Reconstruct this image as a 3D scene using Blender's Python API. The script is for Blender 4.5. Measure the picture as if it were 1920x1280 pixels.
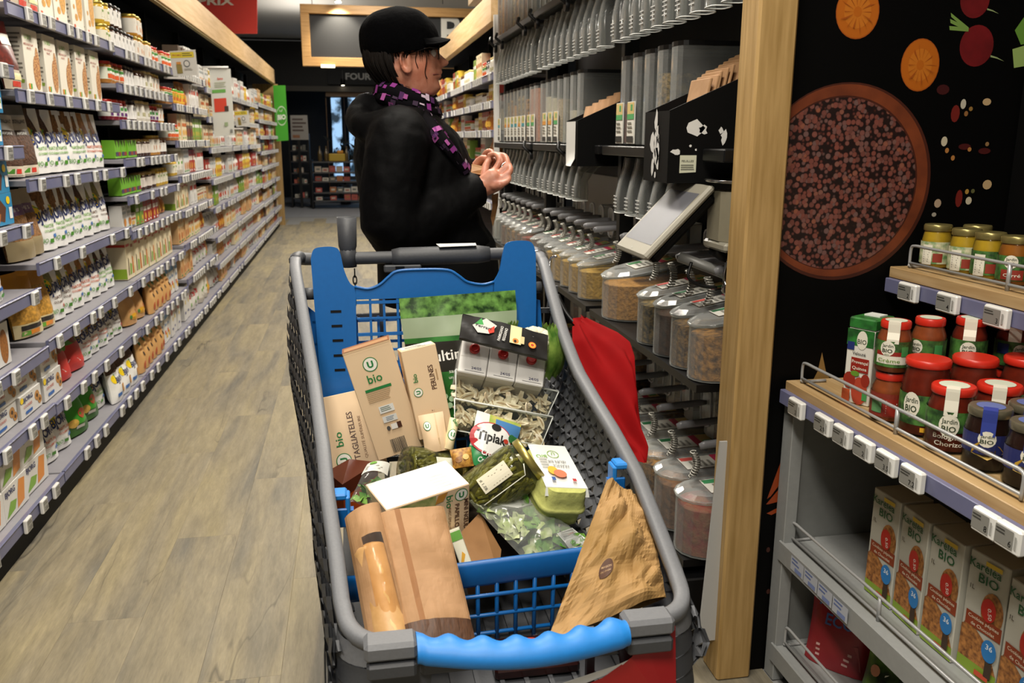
import bpy, math, random
from mathutils import Vector, Matrix, noise
random.seed(7)
for _o in list(bpy.data.objects): bpy.data.objects.remove(_o)
scn = bpy.context.scene
COL = scn.collection
PI = math.pi
# ------------------------------------------------------------------ camera
F, CH = 1620.0, 1.31
_vy = Vector((-305, -382, F)).normalized()
_ny = (F*F - 305*-20)/382.0
_vd = Vector((-20, _ny, F)).normalized()
_vx = _vd.cross(_vy).normalized()
_vd = _vy.cross(_vx).normalized()
_R = Matrix((_vx, _vy, -_vd))            # camera axes (right, down, forward) -> world
def ray(x, y): return _R @ Vector((x-960.0, y-640.0, F))
def on(x, y, axis, val):                 # where the sight line through a photo pixel meets a world plane
    d = ray(x, y); o = Vector((0, 0, CH)); return o + d*((val-o[axis])/d[axis])
def onp(x, y, p, n):
    d = ray(x, y); o = Vector((0, 0, CH)); p = Vector(p); n = Vector(n); return o + d*((p-o).dot(n)/d.dot(n))
cam_d = bpy.data.cameras.new('camera'); cam = bpy.data.objects.new('camera', cam_d); COL.objects.link(cam)
_c = _R.col
M4 = Matrix.Identity(4)
for i in range(3):
    M4[i][0] = _c[0][i]; M4[i][1] = -_c[1][i]; M4[i][2] = -_c[2][i]
M4[2][3] = CH
cam.matrix_world = M4
cam_d.sensor_width = 36; cam_d.lens = F/1920*36; cam_d.clip_start = 0.05
cam_d.dof.use_dof = True; cam_d.dof.focus_distance = 1.85; cam_d.dof.aperture_fstop = 8.0
scn.camera = cam
# ------------------------------------------------------------------ light
scn.view_settings.view_transform = 'Standard'; scn.view_settings.look = 'None'
scn.view_settings.gamma = 1; scn.view_settings.use_curve_mapping = False
scn.view_settings.exposure = 0.0
w = bpy.data.worlds.new('World'); scn.world = w; w.use_nodes = True
w.node_tree.nodes['Background'].inputs[0].default_value = (1, .95, .88, 1)
w.node_tree.nodes['Background'].inputs[1].default_value = 0.06
def area(name, loc, sx, sy, power, rot=(0, 0, 0), col=(1, .93, .82), spread=180):
    l = bpy.data.lights.new(name, 'AREA'); l.shape = 'RECTANGLE'; l.size = sx; l.size_y = sy
    l.energy = power; l.color = col; l.spread = math.radians(spread)
    o = bpy.data.objects.new(name, l); COL.objects.link(o); o.location = loc; o.rotation_euler = rot; return o
area('ceiling_strip_light', (0.0, 1.1, 3.1), .35, .9, 62)
area('ceiling_strip_light', (-.45, -.6, 3.0), .4, .9, 80)  # unseen extra light, added to supply frontal fill
area('added_ceiling_fill', (-.6, 13.5, 2.5), .5, 1.6, 15, (PI, 0, 0))  # unseen uplight added to brighten the far ceiling
area('ceiling_strip_light', (0.3, 3.4, 3.05), .3, 1.4, 88)
area('ceiling_strip_light', (0.35, 6.4, 3.05), .3, 1.4, 90)
area('ceiling_strip_light', (0.35, 9.4, 3.05), .3, 1.4, 90)
area('ceiling_strip_light', (0.3, 12.4, 3.05), .3, 1.4, 88)
# ------------------------------------------------------------------ helpers
def lin(c):
    if isinstance(c, str): c = [int(c[i:i+2], 16)/255 for i in (0, 2, 4)]
    return tuple((v/12.92 if v <= .04045 else ((v+.055)/1.055)**2.4) for v in c) + (1,)
MATS = {}
def mat(name, c='cccccc', rough=.5, metal=0.0, var=0.0, scale=40, c2=None, bump=0.0, emit=0, alpha=None, coat=0, spec=.5, stretch=None):
    if name in MATS: return MATS[name]
    m = bpy.data.materials.new(name); m.use_nodes = True; nt = m.node_tree; b = nt.nodes['Principled BSDF']
    b.inputs['Base Color'].default_value = lin(c); b.inputs['Roughness'].default_value = rough
    b.inputs['Metallic'].default_value = metal; b.inputs['Specular IOR Level'].default_value = spec
    if coat: b.inputs['Coat Weight'].default_value = coat
    if emit:
        b.inputs['Emission Color'].default_value = lin(c); b.inputs['Emission Strength'].default_value = emit
    if var or bump:
        tc = nt.nodes.new('ShaderNodeTexCoord'); n = nt.nodes.new('ShaderNodeTexNoise'); n.inputs['Scale'].default_value = scale
        n.inputs['Detail'].default_value = 4
        src = tc.outputs['Object']
        if stretch:
            mp = nt.nodes.new('ShaderNodeMapping'); mp.inputs['Scale'].default_value = stretch
            nt.links.new(src, mp.inputs[0]); src = mp.outputs[0]
        nt.links.new(src, n.inputs['Vector'])
        if var:
            r = nt.nodes.new('ShaderNodeValToRGB'); e = r.color_ramp.elements
            c1 = lin(c); cc2 = lin(c2) if c2 else tuple(v*(1-var) for v in c1[:3])+(1,)
            e[0].color = cc2; e[1].color = c1; e[0].position = .35; e[1].position = .65
            nt.links.new(n.outputs['Fac'], r.inputs[0]); nt.links.new(r.outputs[0], b.inputs['Base Color'])
        if bump:
            bp = nt.nodes.new('ShaderNodeBump'); bp.inputs['Strength'].default_value = bump; bp.inputs['Distance'].default_value = .01
            nt.links.new(n.outputs['Fac'], bp.inputs['Height']); nt.links.new(bp.outputs[0], b.inputs['Normal'])
    MATS[name] = m; return m
def clear(name, tint='f4f6f4', amt=.10, rough=.08, edge=.55, base='8c8e8c'):
    """clear thin plastic or glass: see-through with a gloss that grows toward grazing angles"""
    if name in MATS: return MATS[name]
    m = bpy.data.materials.new(name); m.use_nodes = True; nt = m.node_tree; nt.nodes.remove(nt.nodes['Principled BSDF'])
    out = nt.nodes['Material Output']; tr = nt.nodes.new('ShaderNodeBsdfTransparent'); tr.inputs[0].default_value = lin(tint)
    pr = nt.nodes.new('ShaderNodeBsdfPrincipled'); pr.inputs['Base Color'].default_value = lin(base); pr.inputs['Specular IOR Level'].default_value = .9; pr.inputs['Roughness'].default_value = rough
    lw = nt.nodes.new('ShaderNodeLayerWeight'); lw.inputs[0].default_value = .35
    mr = nt.nodes.new('ShaderNodeMapRange'); mr.inputs[3].default_value = amt*.7; mr.inputs[4].default_value = edge*.95
    nt.links.new(lw.outputs['Facing'], mr.inputs[0])
    mx = nt.nodes.new('ShaderNodeMixShader'); nt.links.new(mr.outputs[0], mx.inputs[0]); nt.links.new(tr.outputs[0], mx.inputs[1])
    nt.links.new(pr.outputs[0], mx.inputs[2]); nt.links.new(mx.outputs[0], out.inputs[0]); MATS[name] = m; return m
def C(hexc, rough=.45):                   # plain printed colour
    return mat('ink_'+hexc+('' if rough == .45 else '_%d' % (rough*100)), hexc, rough)
def T(x=0, y=0, z=0): return Matrix.Translation((x, y, z))
def Rx(d): return Matrix.Rotation(math.radians(d), 4, 'X')
def Ry(d): return Matrix.Rotation(math.radians(d), 4, 'Y')
def Rz(d): return Matrix.Rotation(math.radians(d), 4, 'Z')
def S3(x, y, z): return Matrix.Diagonal((x, y, z, 1))
ID = Matrix.Identity(4)
_TX = {}
def textmesh(s, bold=0):
    k = (s, bold)
    if k not in _TX:
        cu = bpy.data.curves.new('t', 'FONT'); cu.body = s; cu.resolution_u = 2; cu.size = 1; cu.offset = bold
        o = bpy.data.objects.new('t', cu); me = bpy.data.meshes.new_from_object(o)
        vs = [(v.co.x, v.co.y) for v in me.vertices]; fs = [tuple(p.vertices) for p in me.polygons]
        x0 = min(v[0] for v in vs); x1 = max(v[0] for v in vs)
        _TX[k] = ([(v[0]-x0, v[1]) for v in vs], fs, x1-x0)
        bpy.data.objects.remove(o); bpy.data.curves.remove(cu); bpy.data.meshes.remove(me)
    return _TX[k]
class MB:
    def __init__(s): s.v = []; s.f = []; s.m = []; s.sm = []; s.mats = []
    def mi(s, m):
        if m not in s.mats: s.mats.append(m)
        return s.mats.index(m)
    def add(s, vs, fs, m, M=ID, smooth=False):
        b = len(s.v); i = s.mi(m)
        s.v += [tuple(M @ Vector(v)) for v in vs]
        for f in fs: s.f.append(tuple(b+k for k in f)); s.m.append(i); s.sm.append(smooth)
        return s
    def box(s, c, d, m, M=ID, bev=0):
        x, y, z = c; a, b, e = d[0]/2, d[1]/2, d[2]/2
        if not bev:
            vs = [(x+i*a, y+j*b, z+k*e) for i in (-1, 1) for j in (-1, 1) for k in (-1, 1)]
            return s.add(vs, [(0, 1, 3, 2), (4, 6, 7, 5), (0, 4, 5, 1), (2, 3, 7, 6), (0, 2, 6, 4), (1, 5, 7, 3)], m, M)
        vs = []; ix = {}
        for i in (-1, 1):
            for j in (-1, 1):
                for k in (-1, 1):
                    for ax in range(3):
                        q = [x+i*(a-bev), y+j*(b-bev), z+k*(e-bev)]
                        q[ax] = (x+i*a, y+j*b, z+k*e)[ax]
                        ix[(i, j, k, ax)] = len(vs); vs.append(q)
        fs = []
        for sg in (-1, 1):
            fs.append([ix[(sg, j, k, 0)] for j, k in ((-1, -1), (1, -1), (1, 1), (-1, 1))][::sg])
            fs.append([ix[(j, sg, k, 1)] for j, k in ((-1, -1), (1, -1), (1, 1), (-1, 1))][::-sg])
            fs.append([ix[(j, k, sg, 2)] for j, k in ((-1, -1), (1, -1), (1, 1), (-1, 1))][::sg])
        for p in (-1, 1):
            for q in (-1, 1):
                e1 = [ix[(p, q, -1, 0)], ix[(p, q, 1, 0)], ix[(p, q, 1, 1)], ix[(p, q, -1, 1)]]; fs.append(e1)
                fs.append([ix[(p, -1, q, 0)], ix[(p, 1, q, 0)], ix[(p, 1, q, 2)], ix[(p, -1, q, 2)]])
                fs.append([ix[(-1, p, q, 1)], ix[(1, p, q, 1)], ix[(1, p, q, 2)], ix[(-1, p, q, 2)]])
                for r in (-1, 1): fs.append([ix[(p, q, r, 0)], ix[(p, q, r, 1)], ix[(p, q, r, 2)]])
        return s.add(vs, fs, m, M)
    def lathe(s, prof, m, M=ID, n=16, caps=True, sx=1, sy=1, smooth=True):   # prof: (radius, z)
        vs = []; fs = []
        for r, z in prof:
            for k in range(n):
                a = 2*PI*k/n; vs.append((r*sx*math.cos(a), r*sy*math.sin(a), z))
        for i in range(len(prof)-1):
            for k in range(n): fs.append((i*n+k, i*n+(k+1) % n, (i+1)*n+(k+1) % n, (i+1)*n+k))
        s.add(vs, fs, m, M, smooth)
        if caps:
            s.add(vs[:n], [tuple(range(n))[::-1]], m, M); s.add(vs[-n:], [tuple(range(n))], m, M)
        return s
    def tube(s, pts, r, m, M=ID, n=8, closed=False, smooth=True, sy=1.0, caps=True):
        pts = [Vector(p) for p in pts]; N = len(pts); vs = []; fs = []
        rr = r if hasattr(r, '__len__') else [r]*N
        up = None
        for i, p in enumerate(pts):
            a = pts[(i-1) % N] if (closed or i) else p; b = pts[(i+1) % N] if (closed or i < N-1) else p
            t = (b-a).normalized()
            if up is None:
                up = Vector((0, 0, 1)) if abs(t.z) < .9 else Vector((1, 0, 0))
            u = (up - t*up.dot(t)).normalized(); up = u; v = t.cross(u)
            for k in range(n):
                q = 2*PI*k/n; vs.append(p + u*(rr[i]*math.cos(q)) + v*(rr[i]*sy*math.sin(q)))
        for i in range(N if closed else N-1):
            for k in range(n):
                j = (i+1) % N; fs.append((i*n+k, i*n+(k+1) % n, j*n+(k+1) % n, j*n+k))
        if not closed and caps: fs += [tuple(range(n))[::-1], tuple(range((N-1)*n, N*n))]
        return s.add(vs, fs, m, M, smooth)
    def prism(s, out, d, m, M=ID, m2=None):       # outline in local XY, extruded 0..d along Z
        n = len(out); vs = [(x, y, 0) for x, y in out]+[(x, y, d) for x, y in out]
        s.add(vs, [tuple(range(n))[::-1], tuple(range(n, 2*n))], m, M)
        return s.add(vs, [(k, (k+1) % n, n+(k+1) % n, n+k) for k in range(n)], m2 or m, M)
    def grid(s, fn, nu, nv, m, M=ID, smooth=True, zone=None, closed_u=False):   # fn(u,v) u,v in 0..1
        b = len(s.v); W = nu if closed_u else nu+1
        for j in range(nv+1):
            for i in range(W): s.v.append(tuple(M @ Vector(fn(i/nu, j/nv))))
        mi = s.mi(m)
        for j in range(nv):
            for i in range(nu):
                s.f.append((b+j*W+i, b+j*W+(i+1) % W, b+(j+1)*W+(i+1) % W, b+(j+1)*W+i))
                s.m.append(s.mi(zone((i+.5)/nu, (j+.5)/nv)) if zone else mi); s.sm.append(smooth)
        return s
    def mesh(s, name):
        me = bpy.data.meshes.new(name); me.from_pydata(s.v, [], s.f)
        for m in s.mats: me.materials.append(m)
        me.polygons.foreach_set('material_index', s.m); me.polygons.foreach_set('use_smooth', s.sm); me.update()
        return me
    def build(s, name, parent=None, M=None, kind=None):
        return link(name, s.mesh(name), parent, M, kind)
def link(name, me, parent=None, M=None, kind=None):
    o = bpy.data.objects.new(name, me); COL.objects.link(o)
    if parent: o.parent = parent
    if M is not None: o.matrix_local = M
    if kind: o['kind'] = kind
    return o
def tag(o, label, cat, group=None):
    o['label'] = label; o['category'] = cat
    if group: o['group'] = group
    return o
def thing(name, label, cat, M=ID, group=None):
    o = bpy.data.objects.new(name, None); COL.objects.link(o); o.matrix_world = M; o.empty_display_size = .05
    return tag(o, label, cat, group)
def struct(o): o['kind'] = 'structure'; return o
def clone(root, M, label=None, group=None, name=None):
    r = root.copy(); COL.objects.link(r); r.matrix_world = M
    if label: r['label'] = label
    if group: r['group'] = group
    for ch in root.children:
        c = ch.copy(); COL.objects.link(c); c.parent = r
        for g in ch.children:
            d = g.copy(); COL.objects.link(d); d.parent = c
    return r
def prints(mb, S, items, e=.0006):
    """flat print laid on a surface S(u,v,lift)->point; later items lie a hair higher"""
    for k, it in enumerate(items):
        lift = e*(1+.35*k); kind = it[0]; m = it[1]
        if kind == 'rect':
            u0, v0, u1, v1 = it[2:6]; n = it[6] if len(it) > 6 else 6
            nv = it[7] if len(it) > 7 else 3
            vs = [S(u0+(u1-u0)*i/n, v0+(v1-v0)*j/nv, lift) for j in range(nv+1) for i in range(n+1)]
            mb.add(vs, [(j*(n+1)+i, j*(n+1)+i+1, (j+1)*(n+1)+i+1, (j+1)*(n+1)+i) for j in range(nv) for i in range(n)], m)
        elif kind == 'disc':
            u, v, ru, rv = it[2:6]; n = it[6] if len(it) > 6 else 12
            fr = (.34, .67, 1) if n >= 14 else (1,)
            vs = [S(u, v, lift)]+[S(u+f*ru*math.cos(2*PI*i/n), v+f*rv*math.sin(2*PI*i/n), lift) for f in fr for i in range(n)]
            fs = [(0, i+1, (i+1) % n+1) for i in range(n)]
            for q in range(len(fr)-1): fs += [(q*n+i+1, (q+1)*n+i+1, (q+1)*n+(i+1) % n+1, q*n+(i+1) % n+1) for i in range(n)]
            mb.add(vs, fs, m)
        elif kind == 'ring':
            u, v, ru, rv, wd = it[2:7]; n = 20
            vs = [S(u+(ru-q*wd)*math.cos(2*PI*i/n), v+(rv-q*wd)*math.sin(2*PI*i/n), lift) for q in (0, 1) for i in range(n)]
            mb.add(vs, [(i, (i+1) % n, n+(i+1) % n, n+i) for i in range(n)], m)
        elif kind == 'poly':
            mb.add([S(u, v, lift) for u, v in it[2]], [tuple(range(len(it[2])))], m)
        elif kind == 'text':             # text, centre u, baseline v, size, [max width], [angle deg], [bold]
            s_, u, v, sz = it[2:6]; mw = it[6] if len(it) > 6 else None; ang = math.radians(it[7]) if len(it) > 7 else 0
            vs, fs, tw = textmesh(s_, it[8] if len(it) > 8 else 0.012)
            sx = sz if not mw else mw/tw if len(it) > 9 else min(sz*1.15, mw/tw); ca, sa = math.cos(ang), math.sin(ang); o = []
            for a, b in vs:
                a = (a-tw/2)*sx; b = b*sz
                o.append(S(u+a*ca-b*sa, v+a*sa+b*ca, lift))
            mb.add(o, fs, m)
        elif kind == 'lines':            # small print shown as text-like strokes: u0,v0,u1,v1,rows
            u0, v0, u1, v1, rows = it[2:7]; rnd = random.Random(int((u0+v0)*1e5)+rows)
            for r in range(rows):
                va = v1-(v1-v0)*(r+.2)/rows; vb = va-(v1-v0)*.45/rows; ue = u1-(u1-u0)*rnd.random()*.3
                mb.add([S(u0, vb, lift), S(ue, vb, lift), S(ue, va, lift), S(u0, va, lift)], [(0, 1, 2, 3)], m)
        elif kind == 'bars':             # barcode
            u0, v0, u1, v1 = it[2:6]; rnd = random.Random(3); u = u0
            while u < u1:
                wd = (u1-u0)*rnd.choice((.015, .03, .045)); mb.add([S(u, v0, lift), S(u+wd, v0, lift), S(u+wd, v1, lift), S(u, v1, lift)], [(0, 1, 2, 3)], m)
                u += wd+(u1-u0)*rnd.choice((.015, .03))
def planeS(o, du, dv):                   # planar surface: origin, unit u, unit v
    o, du, dv = Vector(o), Vector(du).normalized(), Vector(dv).normalized(); n = du.cross(dv)
    return lambda u, v, e: o+du*u+dv*v+n*e
def cylS(r, M=ID, a0=0.0):               # u runs round the cylinder (metres), v up; u=0 faces +X
    return lambda u, v, e: M @ Vector(((r+e)*math.cos(u/r+a0), (r+e)*math.sin(u/r+a0), v))
def smoothpath(pts, n=6, closed=False):
    P = [Vector(p) for p in pts]; N = len(P); out = []
    for i in range(N if closed else N-1):
        p0 = P[(i-1) % N] if (closed or i) else P[0]*2-P[1]; p1 = P[i]; p2 = P[(i+1) % N]
        p3 = P[(i+2) % N] if (closed or i < N-2) else P[-1]*2-P[-2]
        for k in range(n):
            t = k/n
            out.append(.5*((2*p1)+(-p0+p2)*t+(2*p0-5*p1+4*p2-p3)*t*t+(-p0+3*p1-3*p2+p3)*t**3))
    if not closed: out.append(P[-1])
    return out
# ------------------------------------------------------------------ materials
def woodmat(name, c1, c2, axis, scale=9, rough=.5, bump=.12):
    m = mat(name, c1, rough, var=.1); nt = m.node_tree
    n = [x for x in nt.nodes if x.type == 'TEX_NOISE'][0]; n.inputs['Scale'].default_value = scale; n.inputs['Detail'].default_value = 8
    tc = [x for x in nt.nodes if x.type == 'TEX_COORD'][0]
    mp = nt.nodes.new('ShaderNodeMapping'); sc = [7, 7, 7]; sc[axis] = .45; mp.inputs['Scale'].default_value = sc
    nt.links.new(tc.outputs['Object'], mp.inputs[0]); nt.links.new(mp.outputs[0], n.inputs['Vector'])
    r = [x for x in nt.nodes if x.type == 'VALTORGB'][0]; r.color_ramp.elements[0].color = lin(c2); r.color_ramp.elements[1].color = lin(c1)
    r.color_ramp.elements[0].position = .3; r.color_ramp.elements[1].position = .7
    b = nt.nodes['Principled BSDF']; bp = nt.nodes.new('ShaderNodeBump'); bp.inputs['Strength'].default_value = bump; bp.inputs['Distance'].default_value = .003
    nt.links.new(n.outputs['Fac'], bp.inputs['Height']); nt.links.new(bp.outputs[0], b.inputs['Normal'])
    return m
BLACK = mat('black_metal', '060607', .45, spec=.3)
BLACKP = mat('black_panel', '030303', .6, spec=.15)
WHITE = mat('white_plastic', 'e8e6e2', .4)
GREYM = mat('light_grey_metal', '9a9b9c', .45, var=.06, scale=60)
SHELFG = mat('shelf_grey', '8e8c92', .5, var=.05)
RAIL = mat('price_rail_violet', '676987', .35, var=.12, scale=8)
TAGW = mat('tag_white', 'd9d8d4', .45)
TAGS = mat('tag_screen', '9b9a94', .4, var=.25, scale=160)
OAKV = woodmat('oak_upright', 'b3935f', '937543', 2, 10)
OAKH = woodmat('oak_header', 'd3b285', 'bb9863', 1, 7)
OAKX = woodmat('oak_frame', 'b98e58', '94693a', 0, 9)
CARD = mat('beige_card', 'e6c9a3', .55, var=.04, scale=12)
KRAFT = mat('kraft_paper', 'a07548', .75, var=.18, scale=9, c2='835c34', bump=.25)
KRAFTL = mat('kraft_paper_light', 'ad8660', .75, var=.12, scale=14, c2='96714b', bump=.25)
PLAST = clear('clear_plastic')
PLASTB = clear('clear_bin_plastic', 'eef0ee', .17, .12, .95, 'a9aba9')
GLASS = clear('jar_glass', 'f3f6ef', .08, .05, .5, '2a2a2a')
FILM = clear('clear_film', 'f6f8f4', .12, .06, .5)
GOLD = mat('gold_lid', 'b09a4c', .3, .7)
BLUE = mat('blue_plastic', '0a5ea6', .42, var=.05, scale=90)
BLUEG = mat('blue_grip', '1e7fd0', .5, var=.05, scale=120)
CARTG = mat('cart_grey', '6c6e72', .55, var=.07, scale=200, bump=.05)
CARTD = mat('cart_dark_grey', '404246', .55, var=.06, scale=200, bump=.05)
CHROME = mat('chrome', 'c8c8c8', .2, 1.0)
NAVY = C('1b2a63')
# ================================================================== setting
def floormat():
    m = bpy.data.materials.new('vinyl_plank'); m.use_nodes = True; nt = m.node_tree; N = nt.nodes; L = nt.links; b = N['Principled BSDF']
    tc = N.new('ShaderNodeTexCoord'); oi = N.new('ShaderNodeObjectInfo'); mp = N.new('ShaderNodeMapping'); mp.inputs['Scale'].default_value = (6, .8, 1)
    ad = N.new('ShaderNodeVectorMath'); ad.operation = 'ADD'; sc = N.new('ShaderNodeVectorMath'); sc.operation = 'SCALE'; sc.inputs['Scale'].default_value = 40
    L.new(tc.outputs['Object'], mp.inputs[0]); cv = N.new('ShaderNodeCombineXYZ'); L.new(oi.outputs['Random'], cv.inputs[0]); L.new(oi.outputs['Random'], cv.inputs[1])
    L.new(cv.outputs[0], sc.inputs[0]); L.new(mp.outputs[0], ad.inputs[0]); L.new(sc.outputs[0], ad.inputs[1])
    def noi(s, d, dist=0):
        n = N.new('ShaderNodeTexNoise'); n.inputs['Scale'].default_value = s; n.inputs['Detail'].default_value = d; n.inputs['Distortion'].default_value = dist
        L.new(ad.outputs[0], n.inputs['Vector']); return n
    n1 = noi(1.1, 6, .6); r1 = N.new('ShaderNodeValToRGB'); e = r1.color_ramp.elements
    e[0].position = .3; e[0].color = lin('68645a'); e[1].position = .7; e[1].color = lin('938767'); q = e.new(.5); q.color = lin('877d66')
    L.new(n1.outputs['Fac'], r1.inputs[0])
    n2 = noi(7, 9, .3); mx = N.new('ShaderNodeMix'); mx.data_type = 'RGBA'; mx.blend_type = 'OVERLAY'; mx.inputs[0].default_value = .6
    L.new(r1.outputs[0], mx.inputs[6]); L.new(n2.outputs['Color'], mx.inputs[7])
    bw = N.new('ShaderNodeRGBToBW'); L.new(n2.outputs['Color'], bw.inputs[0]); L.new(bw.outputs[0], mx.inputs[7])
    n5 = noi(38, 6); mz = N.new('ShaderNodeMix'); mz.data_type = 'RGBA'; mz.blend_type = 'OVERLAY'; mz.inputs[0].default_value = .38; bw5 = N.new('ShaderNodeRGBToBW'); L.new(n5.outputs['Color'], bw5.inputs[0]); L.new(mx.outputs[2], mz.inputs[6]); L.new(bw5.outputs[0], mz.inputs[7])
    n3 = noi(.75, 3, 1.2); ma = N.new('ShaderNodeMath'); ma.operation = 'SUBTRACT'; ma.inputs[1].default_value = .5; L.new(n3.outputs['Fac'], ma.inputs[0])
    mb_ = N.new('ShaderNodeMath'); mb_.operation = 'ABSOLUTE'; L.new(ma.outputs[0], mb_.inputs[0])
    n4 = noi(.5, 2); gt = N.new('ShaderNodeMapRange'); gt.inputs[1].default_value = .5; gt.inputs[2].default_value = .62; L.new(n4.outputs['Fac'], gt.inputs[0])
    mr = N.new('ShaderNodeMapRange'); mr.inputs[1].default_value = .0; mr.inputs[2].default_value = .011; mr.inputs[3].default_value = .75; mr.inputs[4].default_value = 0
    L.new(mb_.outputs[0], mr.inputs[0]); mu = N.new('ShaderNodeMath'); mu.operation = 'MULTIPLY'; L.new(mr.outputs[0], mu.inputs[0]); L.new(gt.outputs[0], mu.inputs[1])
    m2 = N.new('ShaderNodeMix'); m2.data_type = 'RGBA'; L.new(mu.outputs[0], m2.inputs[0]); L.new(mz.outputs[2], m2.inputs[6]); m2.inputs[7].default_value = lin('3d3830')
    hs = N.new('ShaderNodeHueSaturation'); vr = N.new('ShaderNodeMapRange'); vr.inputs[3].default_value = .95; vr.inputs[4].default_value = 1.03
    L.new(oi.outputs['Random'], vr.inputs[0]); L.new(vr.outputs[0], hs.inputs['Value']); L.new(m2.outputs[2], hs.inputs['Color'])
    L.new(hs.outputs[0], b.inputs['Base Color']); b.inputs['Roughness'].default_value = .55
    return m
VINYL = floormat()
floor = struct(MB().box((0.5, 9.5, -.053), (7, 24, .1), mat('floor_grey_tile', '8b8b8a', .5, var=.08, scale=3)).build('floor'))
pm = MB().box((0, 0, -.0012), (.1997, 1.3295, .0024), VINYL, bev=.0003).mesh('plank')
for i in range(13):
    for j in range(11):
        y = -.3 + (j+(i*.37) % 1)*1.33
        if y > 14.5: continue
        link('plank', pm, floor, T(-1.52+i*.2, y, .0005))
grey_tile = mat('pale_grey_tile', '8f9196', .45, var=.06, scale=6)
for i in range(7):
    for j in range(9): MB().box((0, 0, 0), (.597, .597, .003), grey_tile, bev=.0007).build('tile', floor, T(-2.4+i*.6, 15.4+j*.6, .0005))
CEIL = mat('ceiling_pale', 'd2d0cc', .8)
struct(MB().box((.5, 8.2, 3.25), (7, 21, .1), CEIL).build('ceiling'))
blackwall = mat('dark_wall', '0d0f12', .7)
struct(MB().box((.5, 20.3, 1.6), (7, .1, 3.3), blackwall).build('wall_back'))
struct(MB().box((-2.9, 9.5, 1.6), (.1, 22, 3.3), blackwall).build('wall_left'))
struct(MB().box((3.95, 9.5, 1.6), (.1, 22, 3.3), blackwall).build('wall_right'))
struct(MB().box((.5, -2.2, 1.6), (7, .1, 3.3), mat('wall_behind', '8d8a84', .8)).build('wall_front'))
# dark lowered bulkhead at the far end of the aisle
bh = struct(MB().box((.5, 19.2, 2.72), (7, 1.9, .85), mat('bulkhead_dark', '1a1a1a', .7)).build('trim_1'))
struct(MB().box((.5, 18.2, 2.25), (7, .06, .1), mat('bulkhead_edge', '3a352c', .6)).build('trim_2'))

# ------------------------------------------------------------------ shelving bays
BAYY = [3.15+1.31*k for k in range(-1, 9)]
ORD = ['first', 'second', 'third', 'fourth', 'fifth', 'sixth', 'seventh', 'eighth', 'ninth', 'tenth', 'eleventh', 'twelfth', 'thirteenth', 'fourteenth', 'fifteenth', 'sixteenth', 'seventeenth', 'eighteenth', 'nineteenth', 'twentieth', 'twenty-first', 'twenty-second']
def tagmesh():
    m = MB().box((.004, 0, 0), (.012, .05, .046), TAGW, bev=.003)
    prints(m, planeS((.0102, 0, 0), (0, 1, 0), (0, 0, 1)), [('rect', TAGS, -.02, -.018, .02, .018, 1, 1), ('text', C('3c3c3c'), '2.85', .002, -.014, .016), ('lines', C('55534f'), -.017, .004, .016, .016, 2)])
    return m.mesh('price_tag')
TAGM = tagmesh()
RAILM = MB()
RAILM.prism([(-.006, -.02), (.0, -.022), (.004, -.018), (.003, .016), (.007, .02), (.004, .023), (-.006, .022)], 1.3, RAIL, Matrix(((1, 0, 0, 0), (0, 0, 1, -.65), (0, 1, 0, 0), (0, 0, 0, 1))))
RAILM = RAILM.mesh('price_rail')
SHELFM = MB().box((-.2, 0, -.004), (.4, 1.296, .02), SHELFG, bev=.002).mesh('shelf')
def bay(k, zs, label, X, mirror, tags, y0, each=True, base=True, depth=.42):
    """one shelving bay; its front plane is at X, it faces +X (or -X when mirrored)"""
    W = 1.31; yc = y0+W/2
    root = thing('shelving_bay', label, 'shelving', T(X, yc, 0) @ (Rz(180) if mirror else ID), 'shelving bays of the left run' if not mirror else 'shelving bays of the right run')
    MB().box((-depth-.015, 0, 1.1), (.03, W, 2.2), BLACKP).build('back_panel', root)
    for s in (-1, 1): MB().box((-depth+.02, s*(W/2-.012), 1.1), (.04, .022, 2.2), BLACK).build('upright', root)
    MB().box((-.03-depth/2, 0, .035), (depth, W, .07), BLACKP).build('base', root)
    rnd = random.Random(k*17+3)
    for i, z in enumerate(zs):
        sh = link('shelf', SHELFM, root, T(0, 0, z+.012))
        link('price_rail', RAILM, sh, T(.004, 0, -.012))
        t = tags[i] if i < len(tags) else tags[-1]
        ys = []
        for q in range(t):
            u = -.6+1.2*(q+.5)/t+(rnd.uniform(-.35, .35)*1.2/t if t < 9 else rnd.uniform(-.08, .08)/t)
            if rnd.random() < (.04 if t < 9 else .2): continue
            ys.append(u)
        if each:
            for u in ys: link('price_tag', TAGM, sh, T(.012, u, -.012) @ Ry(rnd.uniform(-3, 3)))
        elif ys:
            m = MB()
            for u in ys: m.box((.013, u, -.012), (.01, .05, .042), TAGW).box((.0187, u, -.012), (.0015, .036, .03), TAGS)
            m.build('price_tags', sh, kind='stuff')
    return root
XL = -1.06
BZ = {0: [1.51, 1.26, 1.01, .79, .585, .38, .12], 1: [1.71, 1.44, 1.15, .87, .60, .37, .12],
      2: [1.70, 1.535, 1.367, 1.187, 1.01, .843, .60, .36, .12], 3: [1.70, 1.49, 1.267, 1.05, .83, .62, .40, .12],
      4: [1.66, 1.44, 1.21, .97, .75, .52, .31, .12], 5: [1.66, 1.44, 1.21, .97, .75, .52, .31, .12], 6: [1.66, 1.44, 1.21, .97, .75, .52, .31, .12],
      7: [1.69, 1.5, 1.31, 1.12, .93, .72, .5, .3, .12], 8: [1.69, 1.5, 1.31, 1.12, .93, .72, .5, .3, .12]}
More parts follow.
